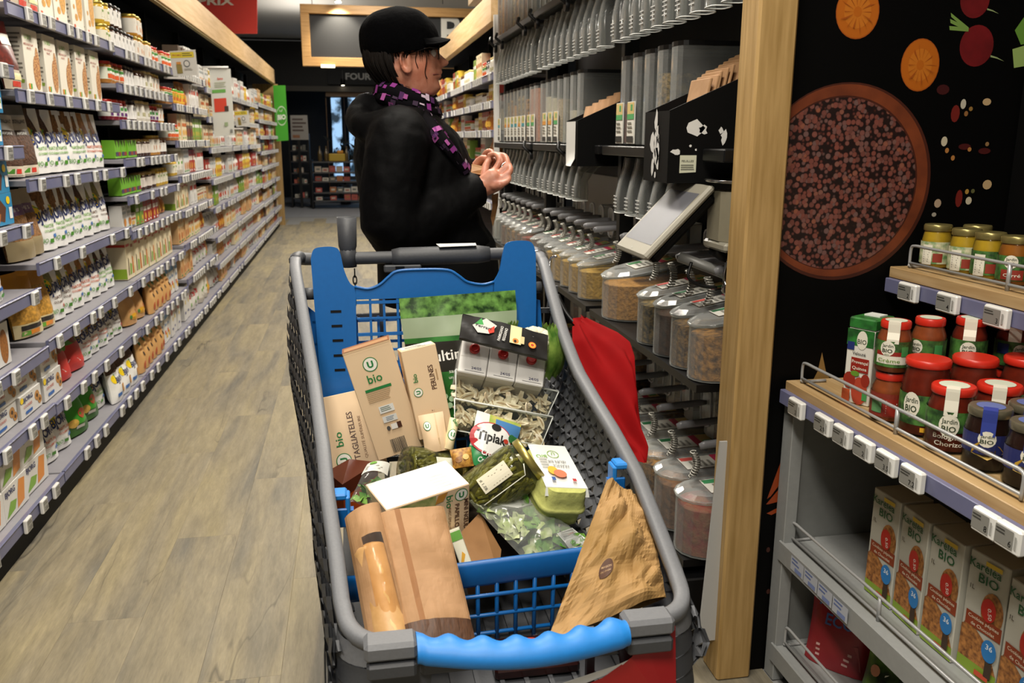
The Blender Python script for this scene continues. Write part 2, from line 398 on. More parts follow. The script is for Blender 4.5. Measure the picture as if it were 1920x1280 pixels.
BN = ['left shelving bay nearest the camera, with blue biscuit boxes', 'left shelving bay of white snack bags beside the nearest one', 'left shelving bay with jars above and long beige boxes below', 'left shelving bay under the yellow and white promotion card', 'left shelving bay behind the long white hanging leaflet',
      'fourth left shelving bay back from the green flag', 'third left shelving bay back from the green flag', 'second left shelving bay back from the green flag', 'last left shelving bay, under the green flag']
for k in range(9):
    bay(k, BZ[k], BN[k], XL, False, [8, 6, 6, 5, 7, 7, 9] if k < 2 else ([12, 11, 11, 11, 10, 9, 8, 8, 8] if k == 2 else [15]), BAYY[k], each=k < 4)
hb = thing('header_beam', 'long pale wooden beam topping the left shelving', 'beam', T(XL, 0, 0))
MB().box((-.02, 7.4, 2.184), (.05, 12.7, .206), OAKH, bev=.003).build('front_board', hb)
MB().box((-.3, 7.4, 2.27), (.5, 12.7, .02), BLACKP).build('canopy_panel', hb)
MB().box((-.02, 7.4, 2.076), (.03, 12.7, .008), mat('beam_edge', '8c7a3d', .5)).build('lower_edge', hb)
tag(MB().box((-1.2, 13.79, 1.04), (.36, .06, 2.08), OAKV, bev=.002).build('wooden_endboard'), 'wooden board at the far end of the left shelving', 'panel')
# ================================================================== shelf products
PROTO = {}
HGT = {'snack1': .235, 'snack2': .235, 'snack3': .235, 'snack4': .235, 'madeleine': .235, 'bluetop': .25, 'granola': .27, 'granolap': .26, 'granolao': .26, 'redpouch': .25, 'muesli': .215, 'flakes': .25, 'fourres': .24, 'greenbag': .23, 'redbag': .23, 'lbox': .2, 'bpouch': .24, 'tpouch': .26, 'bluetube': .24, 'wpouch': .2, 'redtop': .22, 'canister': .2, 'g_tallw': .2, 'g_bagw': .18, 'g_bagb': .18, 'g_beige': .18, 'g_dark': .18, 'g_cream': .17, 'g_bago': .17, 'g_white': .16}
CW, CB = C('e9e7e1'), C('1a1a1a')
LEMON, LEAF, GREENP, BROWN, ORANGE, REDP = C('f0cf1c'), C('4a9a2c'), C('6aa33a'), C('5a3520'), C('d9822b'), C('b8281e')
OATS = mat('oat_clusters', '9c6b35', .7, var=.6, scale=120, bump=.5)
COCOA = mat('cocoa_clusters', '5b3a25', .7, var=.6, scale=110, bump=.5)
COOKIE = mat('cookie_brown', 'c9914e', .7, var=.35, scale=150)
MUES = mat('muesli_print', 'd0a060', .6, var=.5, scale=130, c2='7d3a1c')
def pouchS(w, h, d, seed=0, top=.92, wr=.006, lean=0.0):
    def S(u, v, e=0, side=1):
        a = max(-1, min(1, 2*u/w)); t = max(0, min(1, v/h))
        pr = (.62+.38*min(1, t/.2)) * (1 if t < .35 else max(.03, math.cos((t-.35)/(top-.35)*PI/2)) if t < top else .03)
        th = d/2*pr*max(0.02, (1-a*a))**.55
        nz = noise.noise(Vector((u*28+seed*9, v*22, side*3.1)))*wr*min(1, 4*(1-abs(a))+.1)*(1 if t > .03 else .3)
        cw = 1-.06*math.sin(PI*min(1, t*1.2))
        return Vector((side*(th+nz+e)-lean*v, u*cw, v))
    return S
def pouch(mb, S, w, h, zone, nu=10, nv=14, M=ID):
    mb.grid(lambda u, v: S((u-.5)*w, v*h, 0, 1), nu, nv, None if False else zone(.5, .5), M, zone=zone)
    mb.grid(lambda u, v: S((.5-u)*w, v*h, 0, -1), nu, nv, zone(.5, .2), M, zone=lambda u, v: zone(1-u, v))
    # sealed sides
    for sg in (-.5, .5):
        a = [tuple(S(sg*w, v/nv*h, 0, 1)) for v in range(nv+1)]; b = [tuple(S(sg*w, v/nv*h, 0, -1)) for v in range(nv+1)]
        f = [(i, i+1, nv+2+i, nv+1+i) for i in range(nv)]
        mb.add(a+b, f if sg < 0 else [q[::-1] for q in f], zone(.02, .3), M)
    for v in (0, h):
        a = [tuple(S((i/nu-.5)*w, v, 0, 1)) for i in range(nu+1)]; b = [tuple(S((i/nu-.5)*w, v, 0, -1)) for i in range(nu+1)]
        mb.add(a+b, [(i, i+1, nu+2+i, nu+1+i) for i in range(nu)], zone(.5, .01 if v == 0 else .99), M)
def P_bag(w, h, d, zone, items, seed=0, name='snack_bag', nu=10, nv=14, lean=.12):
    def f():
        r = bpy.data.objects.new(name, None); COL.objects.link(r); S = pouchS(w, h, d, seed, lean=lean); m = MB(); pouch(m, S, w, h, zone, nu, nv); m.build('pouch', r)
        if items: q = MB(); prints(q, S, items, .0012); q.build('front_print', r)
        return r
    return f
def P_box(w, h, d, base, items, name='carton', side=None, sideitems=None, lid=None):
    def f():
        r = bpy.data.objects.new(name, None); COL.objects.link(r)
        MB().box((-d/2, 0, h/2), (d, w, h), base, bev=.0012).build('box', r)
        q = MB(); prints(q, planeS((0, 0, 0), (0, 1, 0), (0, 0, 1)), items)
        if sideitems: prints(q, planeS((-d/2, -w/2, 0), (1, 0, 0), (0, 0, 1)), sideitems)
        q.build('front_print', r); return r
    return f
def P_solid(w, h, d, base, items, kind='box', name='carton', seed=0):       # too small in the photo to show parts
    def f():
        m = MB(); 
        if kind == 'box': m.box((-d/2, 0, h/2), (d, w, h), base, bev=.001); S = planeS((0, 0, 0), (0, 1, 0), (0, 0, 1))
        else: S = pouchS(w, h, d, seed, wr=.003, lean=.06); pouch(m, S, w, h, lambda u, v: base, 6, 8)
        prints(m, S, items, .001); return m.build(name)
    return f
def P_jar(r, h, lid, cont, lab, items=(), name='jar', lidh=.014, n=14, lz=(.18, .72)):
    def f():
        ro = bpy.data.objects.new(name, None); COL.objects.link(ro); T_ = T(-r, 0, 0)
        MB().lathe([(r*.9, 0), (r, .006), (r, h*.78), (r*.86, h*.9), (r*.84, h-lidh)], cont, T_, n).build('glass_body', ro)
        l = MB().lathe([(r*1.006, h*lz[0]), (r*1.006, h*lz[1])], lab, T_, n, caps=False); prints(l, cylS(r*1.006, T_), items); l.build('paper_label', ro)
        MB().lathe([(r*.93, h-lidh), (r*.95, h-lidh+.002), (r*.95, h-.002), (r*.9, h)], lid, T_, n).build('lid', ro)
        return ro
    return f
def zsplit(*zs):                          # (limit, material) from bottom to top
    def z(u, v):
        for lim, m in zs:
            if v <= lim: return m
        return zs[-1][1]
    return z
def snackbag(seed, topm, txt='BJORG', accent='6aa33a', acc2='3b6fb5'):
    w, h, d = .146, .235, .055; wh = mat('snack_white_film', 'ecebe7', .35, var=.05, scale=20)
    def z(u, v): return topm if (u-.5+.08*math.sin(seed*2))**2*1.3+(v-.84)**2 < .062 else wh
    it = [('disc', LEMON, -.042, .142, .026, .03), ('poly', LEAF, [(-.06, .146), (-.035, .138), (-.012, .158), (-.042, .168)]),
          ('text', NAVY, txt, .012, .112, .052, .118, 8, .03), ('text', C(accent), 'NATURE', .02, .085, .018, .09), ('text', C(accent), 'GOURMANDE', .02, .068, .013, .09),
          ('rect', C(acc2), .03, .045, .068, .058, 2, 1), ('text', C('4f8f2d'), 'BIO', -.03, .028, .024, .05), ('rect', C('4f8f2d'), .0, .027, .022, .042, 1, 1)]
    return P_bag(w, h, d, z, it, seed)
KIND = {
 'snack1': snackbag(1, COCOA), 'snack2': snackbag(2, OATS), 'snack3': snackbag(3, mat('apricot_biscuits', 'b9803f', .6, var=.4, scale=60), accent='c0562b'),
 'snack4': snackbag(4, mat('seed_mix', '8f8a52', .6, var=.4, scale=80), accent='5a3520', acc2='c43c3c'),
 'bluetop': P_bag(.17, .25, .07, zsplit((.62, mat('snack_white_film')), (.86, COCOA), (1, C('2c64ad'))), [('disc', LEMON, -.05, .13, .022, .024), ('poly', LEAF, [(-.06, .14), (-.035, .135), (-.03, .16)]), ('text', NAVY, 'BJORG', .02, .105, .045, .12, 0, .02), ('disc', COOKIE, .03, .06, .03, .025), ('rect', C('2c64ad'), -.06, .03, -.01, .05, 2, 1)], 5),
 'granola': P_bag(.16, .27, .07, zsplit((.16, C('cfc6b4')), (.55, COCOA), (.62, C('3a2a20')), (.84, C('c9c5bd')), (1, C('77736c'))), [('text', CB, 'CROUSTILLANT', 0, .20, .02, .13), ('text', CW, 'AVOINE', 0, .157, .014, .1), ('rect', C('d6cbb5'), -.06, .006, .06, .04), ('rect', C('4f8f2d'), -.05, .012, -.01, .03, 1, 1), ('rect', C('cf3b2b'), .0, .012, .03, .03, 1, 1)], 6, 'granola_bag'),
 'granolap': P_bag(.16, .26, .07, zsplit((.28, C('9a8a68')), (.66, OATS), (.8, C('5e3f63')), (1, C('b9a98c'))), [('text', CW, 'FRUITS', -.005, .185, .02, .1), ('rect', C('6d4a78'), -.03, .175, .05, .205), ('text', CW, 'SECS', .01, .182, .018, .06)], 7, 'granola_bag'),
 'granolao': P_bag(.16, .26, .07, zsplit((.2, C('d8c79a')), (.72, mat('honey_oats', 'd09a3c', .6, var=.5, scale=90)), (1, C('c98a24'))), [('rect', C('2f2a22'), -.06, .03, .05, .05), ('rect', C('6aa33a'), -.06, .008, -.02, .026, 1, 1), ('rect', C('e08a2a'), -.02, .008, .03, .026, 1, 1)], 8, 'granola_bag'),
 'redpouch': P_bag(.14, .25, .05, zsplit((.25, C('b8ac98')), (.7, mat('dates', '6b2016', .35, var=.6, scale=70)), (1, C('8c1d18'))), [('rect', C('c43a26'), -.04, .01, .03, .03, 2, 1), ('rect', C('d7cf9e'), -.05, .035, .05, .06), ('rect', C('d9d2c4'), -.04, .16, .04, .2)], 9, 'dried_fruit_bag'),
 'muesli': P_box(.145, .215, .055, mat('muesli_box_white', 'dcd6c6', .5), [('disc', MUES, .035, .07, .034, .06, 16), ('disc', MUES, .05, .10, .02, .06, 10), ('text', C('7fae4a'), 'U BIO', -.02, .18, .022, .07), ('text', C('a33a2c'), 'MUESLI CROUSTILLANT', -.02, .158, .011, .09), ('text', C('a33a2c'), 'FRUITS', -.02, .145, .011, .06), ('rect', C('d98b2e'), -.06, .012, -.045, .03, 1, 1), ('rect', C('58a13a'), -.044, .012, -.03, .03, 1, 1)], 'muesli_box', sideitems=[('lines', C('7d776a'), -.022, .03, .022, .2, 12), ('rect', C('8aa53c'), .002, .03, .02, .042, 1, 1)]),
 'flakes': P_box(.15, .25, .06, mat('muesli_box_white', 'dcd6c6', .5), [('disc', mat('corn_print', 'dba043', .6, var=.4, scale=90), .03, .13, .04, .08, 14), ('disc', mat('corn_print'), -.02, .06, .02, .014), ('disc', mat('corn_print'), -.04, .1, .012, .01), ('rect', C('c9572a'), -.06, .012, -.04, .03, 1, 1), ('text', C('7fae4a'), 'U BIO', -.03, .21, .024, .07)], 'cereal_box', sideitems=[('lines', C('7d776a'), -.022, .03, .022, .22, 12)]),
 'bluebox': P_box(.19, .115, .06, C('2b7fb0'), [('disc', C('d59a37'), -.045, .06, .02, .042, 14), ('disc', C('6b3a20'), -.05, .05, .012, .02), ('rect', CW, .045, .015, .085, .055, 1, 1), ('rect', C('6aa33a'), .05, .035, .08, .05, 1, 1), ('disc', C('e2c028'), .03, .09, .02, .014), ('rect', C('7c1f1c'), -.09, .02, -.02, .035, 3, 1)], 'biscuit_box'),
 'bluechoc': P_box(.19, .11, .06, C('2f86b4'), [('poly', BROWN, [(-.03, .02), (.02, .01), (.04, .06), (0, .09), (-.04, .07)]), ('poly', C('a5672f'), [(-.05, .015), (-.02, .01), (-.005, .04), (-.04, .05)]), ('ring', C('e7d6a0'), -.07, .05, .022, .03, .005), ('disc', C('7c1f1c'), -.07, .05, .016, .024), ('disc', LEMON, .06, .085, .015, .014), ('rect', CW, .06, .02, .085, .06, 1, 1)], 'biscuit_box'),
 'fourres': P_bag(.2, .24, .06, zsplit((.9, mat('snack_white_film')), (1, CW)), [('disc', mat('filled_biscuit', '6b5a2a', .6, var=.3, scale=60), -.06, .19, .035, .03, 4), ('disc', mat('filled_biscuit'), -.085, .145, .03, .03, 4), ('text', C('1f4f9c'), 'BJORG', -.005, .125, .05, .16, 4, .02), ('text', C('b8442c'), 'FOURRÉS', .0, .09, .028, .1), ('text', C('b8442c'), 'CACAO', .0, .075, .014, .06), ('rect', C('1f5fae'), .0, .05, .07, .066, 3, 1), ('poly', C('1f6fc0'), [(.02, .16), (.06, .165), (.065, .21), (.01, .21)]), ('disc', C('4f9a3a'), .06, .025, .014, .01), ('rect', C('b8282a'), -.02, .02, .0, .04, 1, 1)], 11, lean=.05),
 'waffle': P_box(.2, .135, .08, mat('cookie_box_white', 'd9d7d2', .45), [('disc', mat('waffle', 'a86a2c', .6, var=.4, scale=120), .055, .06, .03, .055, 16), ('text', NAVY, 'BJORG', -.045, .085, .034, .09, 0, .02), ('disc', LEMON, -.085, .095, .012, .012), ('rect', C('2c64ad'), -.08, .03, -.01, .045, 3, 1), ('disc', C('4f9a3a'), -.06, .02, .012, .01)], 'waffle_box'),
 'cookieb': P_box(.19, .105, .07, mat('cookie_box_white', 'd9d7d2', .45), [('disc', COOKIE, .055, .06, .022, .024, 14), ('disc', C('3a2315'), .055, .06, .008, .009), ('disc', COOKIE, .075, .035, .018, .02, 14), ('disc', C('3a2315'), .075, .035, .007, .008), ('text', NAVY, 'BJORG', -.03, .07, .03, .09, 0, .02), ('disc', LEMON, -.082, .085, .014, .014), ('text', C('b8442c'), 'COOKIES', -.035, .045, .016, .09), ('rect', C('2c64ad'), -.06, .015, .0, .028, 3, 1)], 'cookie_box'),
 'orangeb': P_box(.2, .12, .07, mat('cookie_box_white', 'd9d7d2', .45), [('poly', C('d98a3a'), [(0, .01), (.06, .02), (.08, .1), (.03, .11), (.01, .06)]), ('poly', C('7ba838'), [(-.09, .01), (-.02, .02), (.0, .05), (-.05, .06)]), ('text', NAVY, 'BJORG', -.045, .085, .03, .08, 0, .02)], 'biscuit_box'),
 'madeleine': snackbag(12, mat('madeleines', 'a6783a', .6, var=.4, scale=50), accent='c45c2a', acc2='2c64ad'),
 'greenbag': P_bag(.19, .23, .08, zsplit((.18, C('33611f')), (1, C('3f9a2a'))), [('disc', C('b5532c'), .03, .09, .03, .022), ('disc', C('c9a24a'), -.04, .06, .03, .02), ('rect', C('d9d2c8'), -.04, .17, .04, .21), ('text', C('8c1d18'), 'BIO', 0, .175, .02, .06), ('rect', C('cfcabf'), -.03, .03, .02, .045, 2, 1)], 13, 'snack_bag', lean=.2),
 'redbag': P_bag(.18, .23, .08, zsplit((.55, C('c23a34')), (.72, C('5fa038')), (1, C('3f3a30'))), [('poly', CW, [(-.06, .05), (.02, .04), (.0, .06), (-.05, .065)]), ('disc', C('6aa33a'), -.06, .14, .02, .03), ('disc', C('8a4a28'), .03, .15, .03, .02)], 14, 'snack_bag', lean=.2),
 'greentop': P_solid(.1, .085, .06, C('6fae2c'), [('poly', C('3d2a1e'), [(-.05, .085), (-.03, .085), (-.02, .05)]), ('poly', C('3d2a1e'), [(0, .085), (.03, .085), (.02, .05)]), ('rect', C('4a3a5c'), -.045, .012, .0, .03, 2, 1), ('rect', C('8f3a2a'), .0, .012, .045, .03, 2, 1)], name='dessert_pot_pack'),
 'jyel': P_jar(.037, .10, GOLD, C('c7a233', .2), C('ded9c4'), [('rect', C('7f9a5a'), -.015, .052, .015, .062), ('lines', C('77735f'), -.018, .025, .018, .05, 3)]),
 'jblk': P_jar(.036, .105, C('161616', .3), C('3a2418', .2), C('e2e0db'), [('disc', CB, .006, .06, .012, .012), ('lines', C('555555'), -.02, .025, .02, .045, 3)], lz=(.1, .76)),
 'jhon': P_jar(.04, .11, GOLD, C('b9822c', .2), C('ddd8cc'), [('rect', ORANGE, -.005, .03, .024, .055), ('lines', C('66615a'), -.022, .06, .02, .078, 2)], lz=(.14, .8)),
 'jred': P_jar(.038, .10, C('b52a1c', .3), C('a8702e', .2), C('d8d9c6'), [('disc', CW, -.004, .057, .016, .014), ('rect', C('3f8a3a'), -.03, .055, .026, .068), ('rect', C('cf5a2a'), -.03, .022, .03, .042)]),
 'jjam': P_jar(.034, .095, C('b52a1c', .3), C('7a1626', .2), C('d5d5cf'), [('rect', C('3f8a3a'), -.02, .045, .02, .06), ('rect', C('5a2a6a'), -.02, .02, .02, .036)]),
 'jbrn': P_jar(.037, .095, C('6b4a2a', .35), C('4a2c1a', .2), C('e4e2dc'), [('lines', C('555555'), -.02, .03, .02, .06, 4)]),
 'jgrn': P_jar(.036, .10, C('5fa82c', .3), C('c98a24', .2), C('d6a73a'), [('rect', C('c25a2a'), -.02, .03, .02, .05), ('disc', C('5fa82c'), 0, .06, .01, .01)]),
 'jwht': P_jar(.037, .11, C('cdb877', .3), C('d8d2c2', .25), C('e6e3d8'), [('rect', C('b5b08a'), -.02, .03, .02, .05)]),
 'spread': P_jar(.035, .09, C('a98d4a', .3), C('3d2316', .2), C('d8cfc4'), [('lines', C('5a2a1a'), -.02, .03, .02, .055, 3)]),
 'lbox': P_box(.155, .20, .09, C('ddd0ae'), [('rect', C('c23a2a'), -.07, .165, .0, .178, 2, 1), ('poly', C('4a3a1c'), [(-.05, .02), (-.035, .02), (-.03, .1), (-.042, .11)]), ('poly', C('7ba33a'), [(-.02, .02), (.01, .02), (.02, .07), (-.01, .08)]), ('poly', C('c9762a'), [(.03, .02), (.06, .02), (.055, .1), (.035, .11)]), ('rect', C('a5522c'), .02, .155, .06, .17, 1, 1)], 'cracker_box', sideitems=[('rect', C('8aa82c'), -.044, .004, .044, .055, 2, 1), ('rect', C('c23a2a'), -.044, .165, .044, .178, 1, 1)]),
 'bpouch': P_bag(.15, .24, .08, lambda u, v: C('cf9f66'), [('poly', C('c26a22'), [(-.06, .01), (.06, .02), (.04, .07), (-.03, .09)]), ('disc', C('d9a22a'), .0, .05, .03, .022), ('rect', C('b8442c'), .02, .06, .06, .09, 1, 1), ('disc', C('3f7a3a'), -.03, .05, .012, .012)], 15, 'kraft_pouch', 8, 10, .15),
 'tpouch': P_bag(.095, .26, .06, lambda u, v: C('d2a368'), [('disc', C('b5522a'), 0, .05, .025, .03), ('disc', C('3f2a1a'), 0, .13, .014, .014), ('disc', C('3f7a3a'), .0, .2, .014, .014), ('rect', C('8a5a2a'), -.03, .155, .03, .17, 2, 1)], 16, 'kraft_pouch', 8, 10, .06),
 'bluetube': P_box(.075, .24, .075, C('d8d6d0'), [('rect', C('2f7ab5'), -.037, .17, .037, .23, 2, 1), ('text', C('2f7ab5'), 'bio', 0, .12, .035, .06), ('rect', C('c9522a'), -.03, .06, .0, .09, 1, 1), ('rect', C('e0b22a'), .0, .03, .03, .07, 1, 1)], 'flour_pack'),
 'wpouch': P_solid(.13, .2, .08, C('dcd9d2'), [('rect', C('c23a3a'), -.03, .09, .03, .12, 2, 1), ('disc', C('6aa33a'), .02, .05, .016, .014), ('rect', C('9a9a94'), -.03, .14, .03, .16, 2, 1)], 'bag', 'flour_bag', 17),
 'redtop': P_box(.1, .22, .08, C('cfcdc8'), [('disc', C('8c2a1c'), -.01, .17, .04, .028), ('rect', C('d8b62a'), .0, .1, .02, .125, 1, 1), ('rect', C('5a5f86'), -.03, .04, .01, .055, 2, 1)], 'rice_pack'),
 'canister': P_jar(.05, .2, C('d8d5cc'), C('cfc8b8'), C('dedacd'), [('rect', C('6aa33a'), -.02, .08, .02, .1), ('lines', C('77735f'), -.02, .04, .02, .07, 3)], 'canister', .02),
}
def packkind(key, base, kind, w, h, d, cols, name):
    rnd = random.Random(key); it = []
    z = h*rnd.uniform(.5, .68)
    it.append(('rect', C(cols[0]), -w*.42, z, w*.42, z+h*rnd.uniform(.1, .2), 2, 1))
    it.append(('disc', C(cols[1]), rnd.uniform(-.15, .15)*w, h*.3, w*rnd.uniform(.2, .34), h*rnd.uniform(.1, .18), 8))
    it.append(('rect', C(cols[2]), -w*.35, h*.06, w*rnd.uniform(-.05, .3), h*.13, 1, 1))
    it.append(('lines', C('6a665c'), -w*.36, h*.82, w*.3, h*.93, 2))
    KIND[key] = P_solid(w, h, d, C(base), it, kind, name, len(KIND))
packkind('g_cream', 'd9c9a6', 'box', .085, .17, .06, ('b8622a', 'd9a23a', '6aa33a'), 'biscuit_packet')
packkind('g_white', 'd6d4ce', 'box', .08, .16, .06, ('9aa0a0', 'c9822c', '4f8f2d'), 'cereal_packet')
packkind('g_beige', 'd3a874', 'box', .075, .18, .06, ('e2cfa8', 'b5682c', '3f7a3a'), 'pasta_packet')
packkind('g_yell', 'd8b63a', 'box', .07, .15, .06, ('e8e4da', 'b5482c', '4f8f2d'), 'rice_packet')
packkind('g_red', 'a5382c', 'box', .07, .15, .06, ('e0d6c8', 'd8a03a', 'e8e4da'), 'sauce_packet')
packkind('g_green', '7a9a3c', 'box', .07, .15, .06, ('e4e2da', 'd8b63a', 'b5482c'), 'tea_packet')
packkind('g_bagw', 'dcdad4', 'bag', .11, .18, .07, ('b8b6b0', 'b5482c', '6aa33a'), 'flour_bag')
packkind('g_bagb', 'c99a62', 'bag', .1, .18, .06, ('e0cfae', 'a8622c', '4f7a3a'), 'grain_bag')
packkind('g_bago', 'b9702c', 'bag', .1, .17, .06, ('e0d2b4', 'd8a83a', '8c2a1c'), 'spice_bag')
packkind('g_low', 'c9bfa8', 'box', .1, .09, .07, ('a8522c', 'd0a24a', '5a6f86'), 'tofu_packet')
packkind('g_tallw', 'e0ded8', 'box', .06, .2, .06, ('b8442c', 'c9c7c0', '9a9a94'), 'drink_carton')
packkind('g_dark', '5a4a3c', 'box', .05, .18, .1, ('c9b28a', '8c3a2a', '7a8a4a'), 'chocolate_bar')
DESC = {'snack1': 'white snack bag with brown cocoa top', 'snack2': 'white snack bag with golden oat top', 'snack3': 'white snack bag with apricot coloured top', 'snack4': 'white snack bag with olive seed top',
 'bluetop': 'white snack bag with blue top', 'granola': 'brown granola bag', 'granolap': 'granola bag with purple label', 'granolao': 'orange granola bag', 'redpouch': 'dark red dried fruit bag',
 'muesli': 'white muesli box', 'flakes': 'tall white cereal box', 'bluebox': 'blue biscuit box', 'bluechoc': 'blue chocolate biscuit box', 'fourres': 'large white bag of filled biscuits', 'waffle': 'white waffle box',
 'cookieb': 'white cookie box', 'orangeb': 'orange and green biscuit box', 'madeleine': 'white bag of golden cakes', 'greenbag': 'green snack bag', 'redbag': 'red and green snack bag', 'greentop': 'bright green dessert pack',
 'jyel': 'yellow jar with gold lid', 'jblk': 'white labelled jar with black lid', 'jhon': 'honey jar with gold lid', 'jred': 'orange labelled jar with red lid', 'jjam': 'jam jar with red lid', 'jbrn': 'jar with brown lid',
 'jgrn': 'golden jar with green lid', 'jwht': 'cream jar with pale lid', 'spread': 'dark spread jar', 'lbox': 'long cream cracker box', 'bpouch': 'leaning kraft pouch', 'tpouch': 'narrow kraft pouch',
 'bluetube': 'white flour pack with blue top', 'wpouch': 'crumpled white flour bag', 'redtop': 'pale rice pack with dark red top', 'canister': 'cream canister',
 'g_cream': 'cream biscuit packet', 'g_white': 'white cereal packet', 'g_beige': 'beige pasta packet', 'g_yell': 'yellow rice packet', 'g_red': 'red sauce packet', 'g_green': 'green tea packet', 'g_bagw': 'white flour bag',
 'g_bagb': 'kraft grain bag', 'g_bago': 'orange spice bag', 'g_low': 'low beige packet', 'g_tallw': 'slim white carton', 'g_dark': 'dark chocolate bar'}
SIZE = {}
def place(kind, M, label, group=None):
    if kind not in PROTO:
        r = KIND[kind](); c = DESC[kind].split(); r['category'] = r.name.split('.')[0].split('_')[-1]
        PROTO[kind] = r; r.matrix_world = M; r['label'] = label
        if group: r['group'] = group
        return r
    return clone(PROTO[kind], M, label, group)
WID = {'snack1': .125, 'snack2': .125, 'snack3': .125, 'snack4': .125, 'bluetop': .14, 'granola': .14, 'granolap': .13, 'granolao': .14, 'redpouch': .13, 'muesli': .2, 'flakes': .2, 'bluebox': .2, 'bluechoc': .2, 'fourres': .2,
 'waffle': .21, 'cookieb': .195, 'orangeb': .205, 'madeleine': .15, 'greenbag': .19, 'redbag': .18, 'greentop': .103, 'jyel': .078, 'jblk': .076, 'jhon': .084, 'jred': .08, 'jjam': .073, 'jbrn': .078, 'jgrn': .077, 'jwht': .08, 'spread': .074,
 'lbox': .158, 'bpouch': .17, 'tpouch': .1, 'bluetube': .08, 'wpouch': .14, 'redtop': .11, 'canister': .107, 'g_cream': .089, 'g_white': .084, 'g_beige': .079, 'g_yell': .074, 'g_red': .074, 'g_green': .074, 'g_bagw': .115, 'g_bagb': .105, 'g_bago': .105, 'g_low': .104, 'g_tallw': .064, 'g_dark': .055}
WHERE = ['nearest left bay', 'second left bay', 'third left bay', 'fourth left bay', 'fifth left bay', 'sixth left bay', 'seventh left bay', 'eighth left bay', 'last left bay']
def fill(bi, si, row, X=XL, mirror=False, y0=None, z=None, where=None, ystart=.03, run=1.27, jit=3):
    """row: list of (kind, count[, stack]) from the near end of the shelf to the far end"""
    y0 = BAYY[bi] if y0 is None else y0; z = BZ[bi][si] if z is None else z
    y = y0+ystart; rnd = random.Random(bi*31+si*7+int(mirror)); where = where or WHERE[bi]
    shelfw = ['top shelf']+[ORD[q]+' shelf down' for q in range(1, 12)]
    tot = {}
    for it in row: tot[it[0]] = tot.get(it[0], 0)+it[1]
    seen = {}
    for it in row:
        kind, n = it[0], it[1]; st = it[2] if len(it) > 2 else 1; gap = it[3] if len(it) > 3 else 0
        y += gap
        for q in range(n):
            wd = WID[kind]; yy = y+wd/2
            if yy+wd/2 > y0+run+.02: return
            j = seen.get(kind, 0); seen[kind] = j+1
            for s in range(st):
                hh = s*STACK.get(kind, .1)
                pos = '' if tot[kind] == 1 else ORD[min(j, 21)]+' along, '
                lv = '' if st == 1 else ('lower, ' if s == 0 else 'upper, ')
                lab = '%s, %s%s%s, %s' % (DESC[kind], lv, pos, shelfw[si], where)
                bag = kind[:5] in ('snack', 'blueto', 'grano') or kind in ('greenbag', 'redbag', 'wpouch', 'bpouch', 'madeleine', 'g_bagw', 'g_bagb', 'g_bago')
                r = rnd.uniform(-jit, jit)*(3 if bag else 1)
                M = T(X-.030-rnd.uniform(0, .012)-(.045 if bag else 0), yy+rnd.uniform(-.002, .002), z+.0225+hh+(.004 if bag else 0)) @ Rz((-13+rnd.uniform(-3, 3)) if bag else rnd.uniform(-jit, jit)*.5) @ (Rx(rnd.uniform(-2, 2)) if bag else ID)
                av = (BZ[bi][si-1]-BZ[bi][si]-.036) if si else 1; hk = HGT.get(kind, .155 if kind[:2] == 'g_' else .1)
                if st > 1: hk = st*STACK[kind]
                if hk > av-.012:
                    fz = (av-.012)/hk; M = T(0, 0, -hh*(1-fz)) @ M @ S3(1, 1, fz)
                place(kind, M, lab, '%ss on the %s of the %s' % (DESC[kind], shelfw[si], where))
            y += wd
STACK = {'bluebox': .1155, 'bluechoc': .1105, 'waffle': .136, 'cookieb': .1055, 'orangeb': .121, 'jyel': .1005, 'jblk': .1055, 'jhon': .1105, 'g_low': .0905, 'jjam': .0955}
G = 'g_cream g_white g_beige g_yell g_red g_green g_bagw g_bagb g_bago g_low g_tallw g_dark'.split()
# nearest bay (only its far half is in the picture)
s0 = .68
fill(0, 0, [('redpouch', 4)], ystart=.74); fill(0, 1, [('bluebox', 3, 2)], ystart=s0); fill(0, 2, [('bluechoc', 3, 2)], ystart=s0); fill(0, 3, [('waffle', 1), ('fourres', 2)], ystart=s0)
fill(0, 4, [('waffle', 3)], ystart=s0); fill(0, 5, [('cookieb', 3, 2)], ystart=.71, run=1.3); fill(0, 6, [('orangeb', 3, 2)], ystart=.67, run=1.3)
# bay of snack bags
fill(1, 0, [('granola', 1), ('redpouch', 2), ('flakes', 4)])
fill(1, 1, [('redpouch', 1), ('muesli', 5, 1, .05)])
fill(1, 2, [('granola', 2), ('snack1', 2, 1, .03), ('snack2', 3), ('snack3', 2)])
fill(1, 3, [('granolap', 2), ('snack2', 3), ('snack1', 2), ('snack4', 2)])
fill(1, 4, [('granolao', 2), ('snack4', 2), ('snack3', 3), ('snack1', 2)])
fill(1, 5, [('cookieb', 1, 2), ('redbag', 2), ('snack3', 3), ('snack4', 2)])
fill(1, 6, [('madeleine', 2), ('greenbag', 2), ('snack1', 1), ('bluetop', 4)])
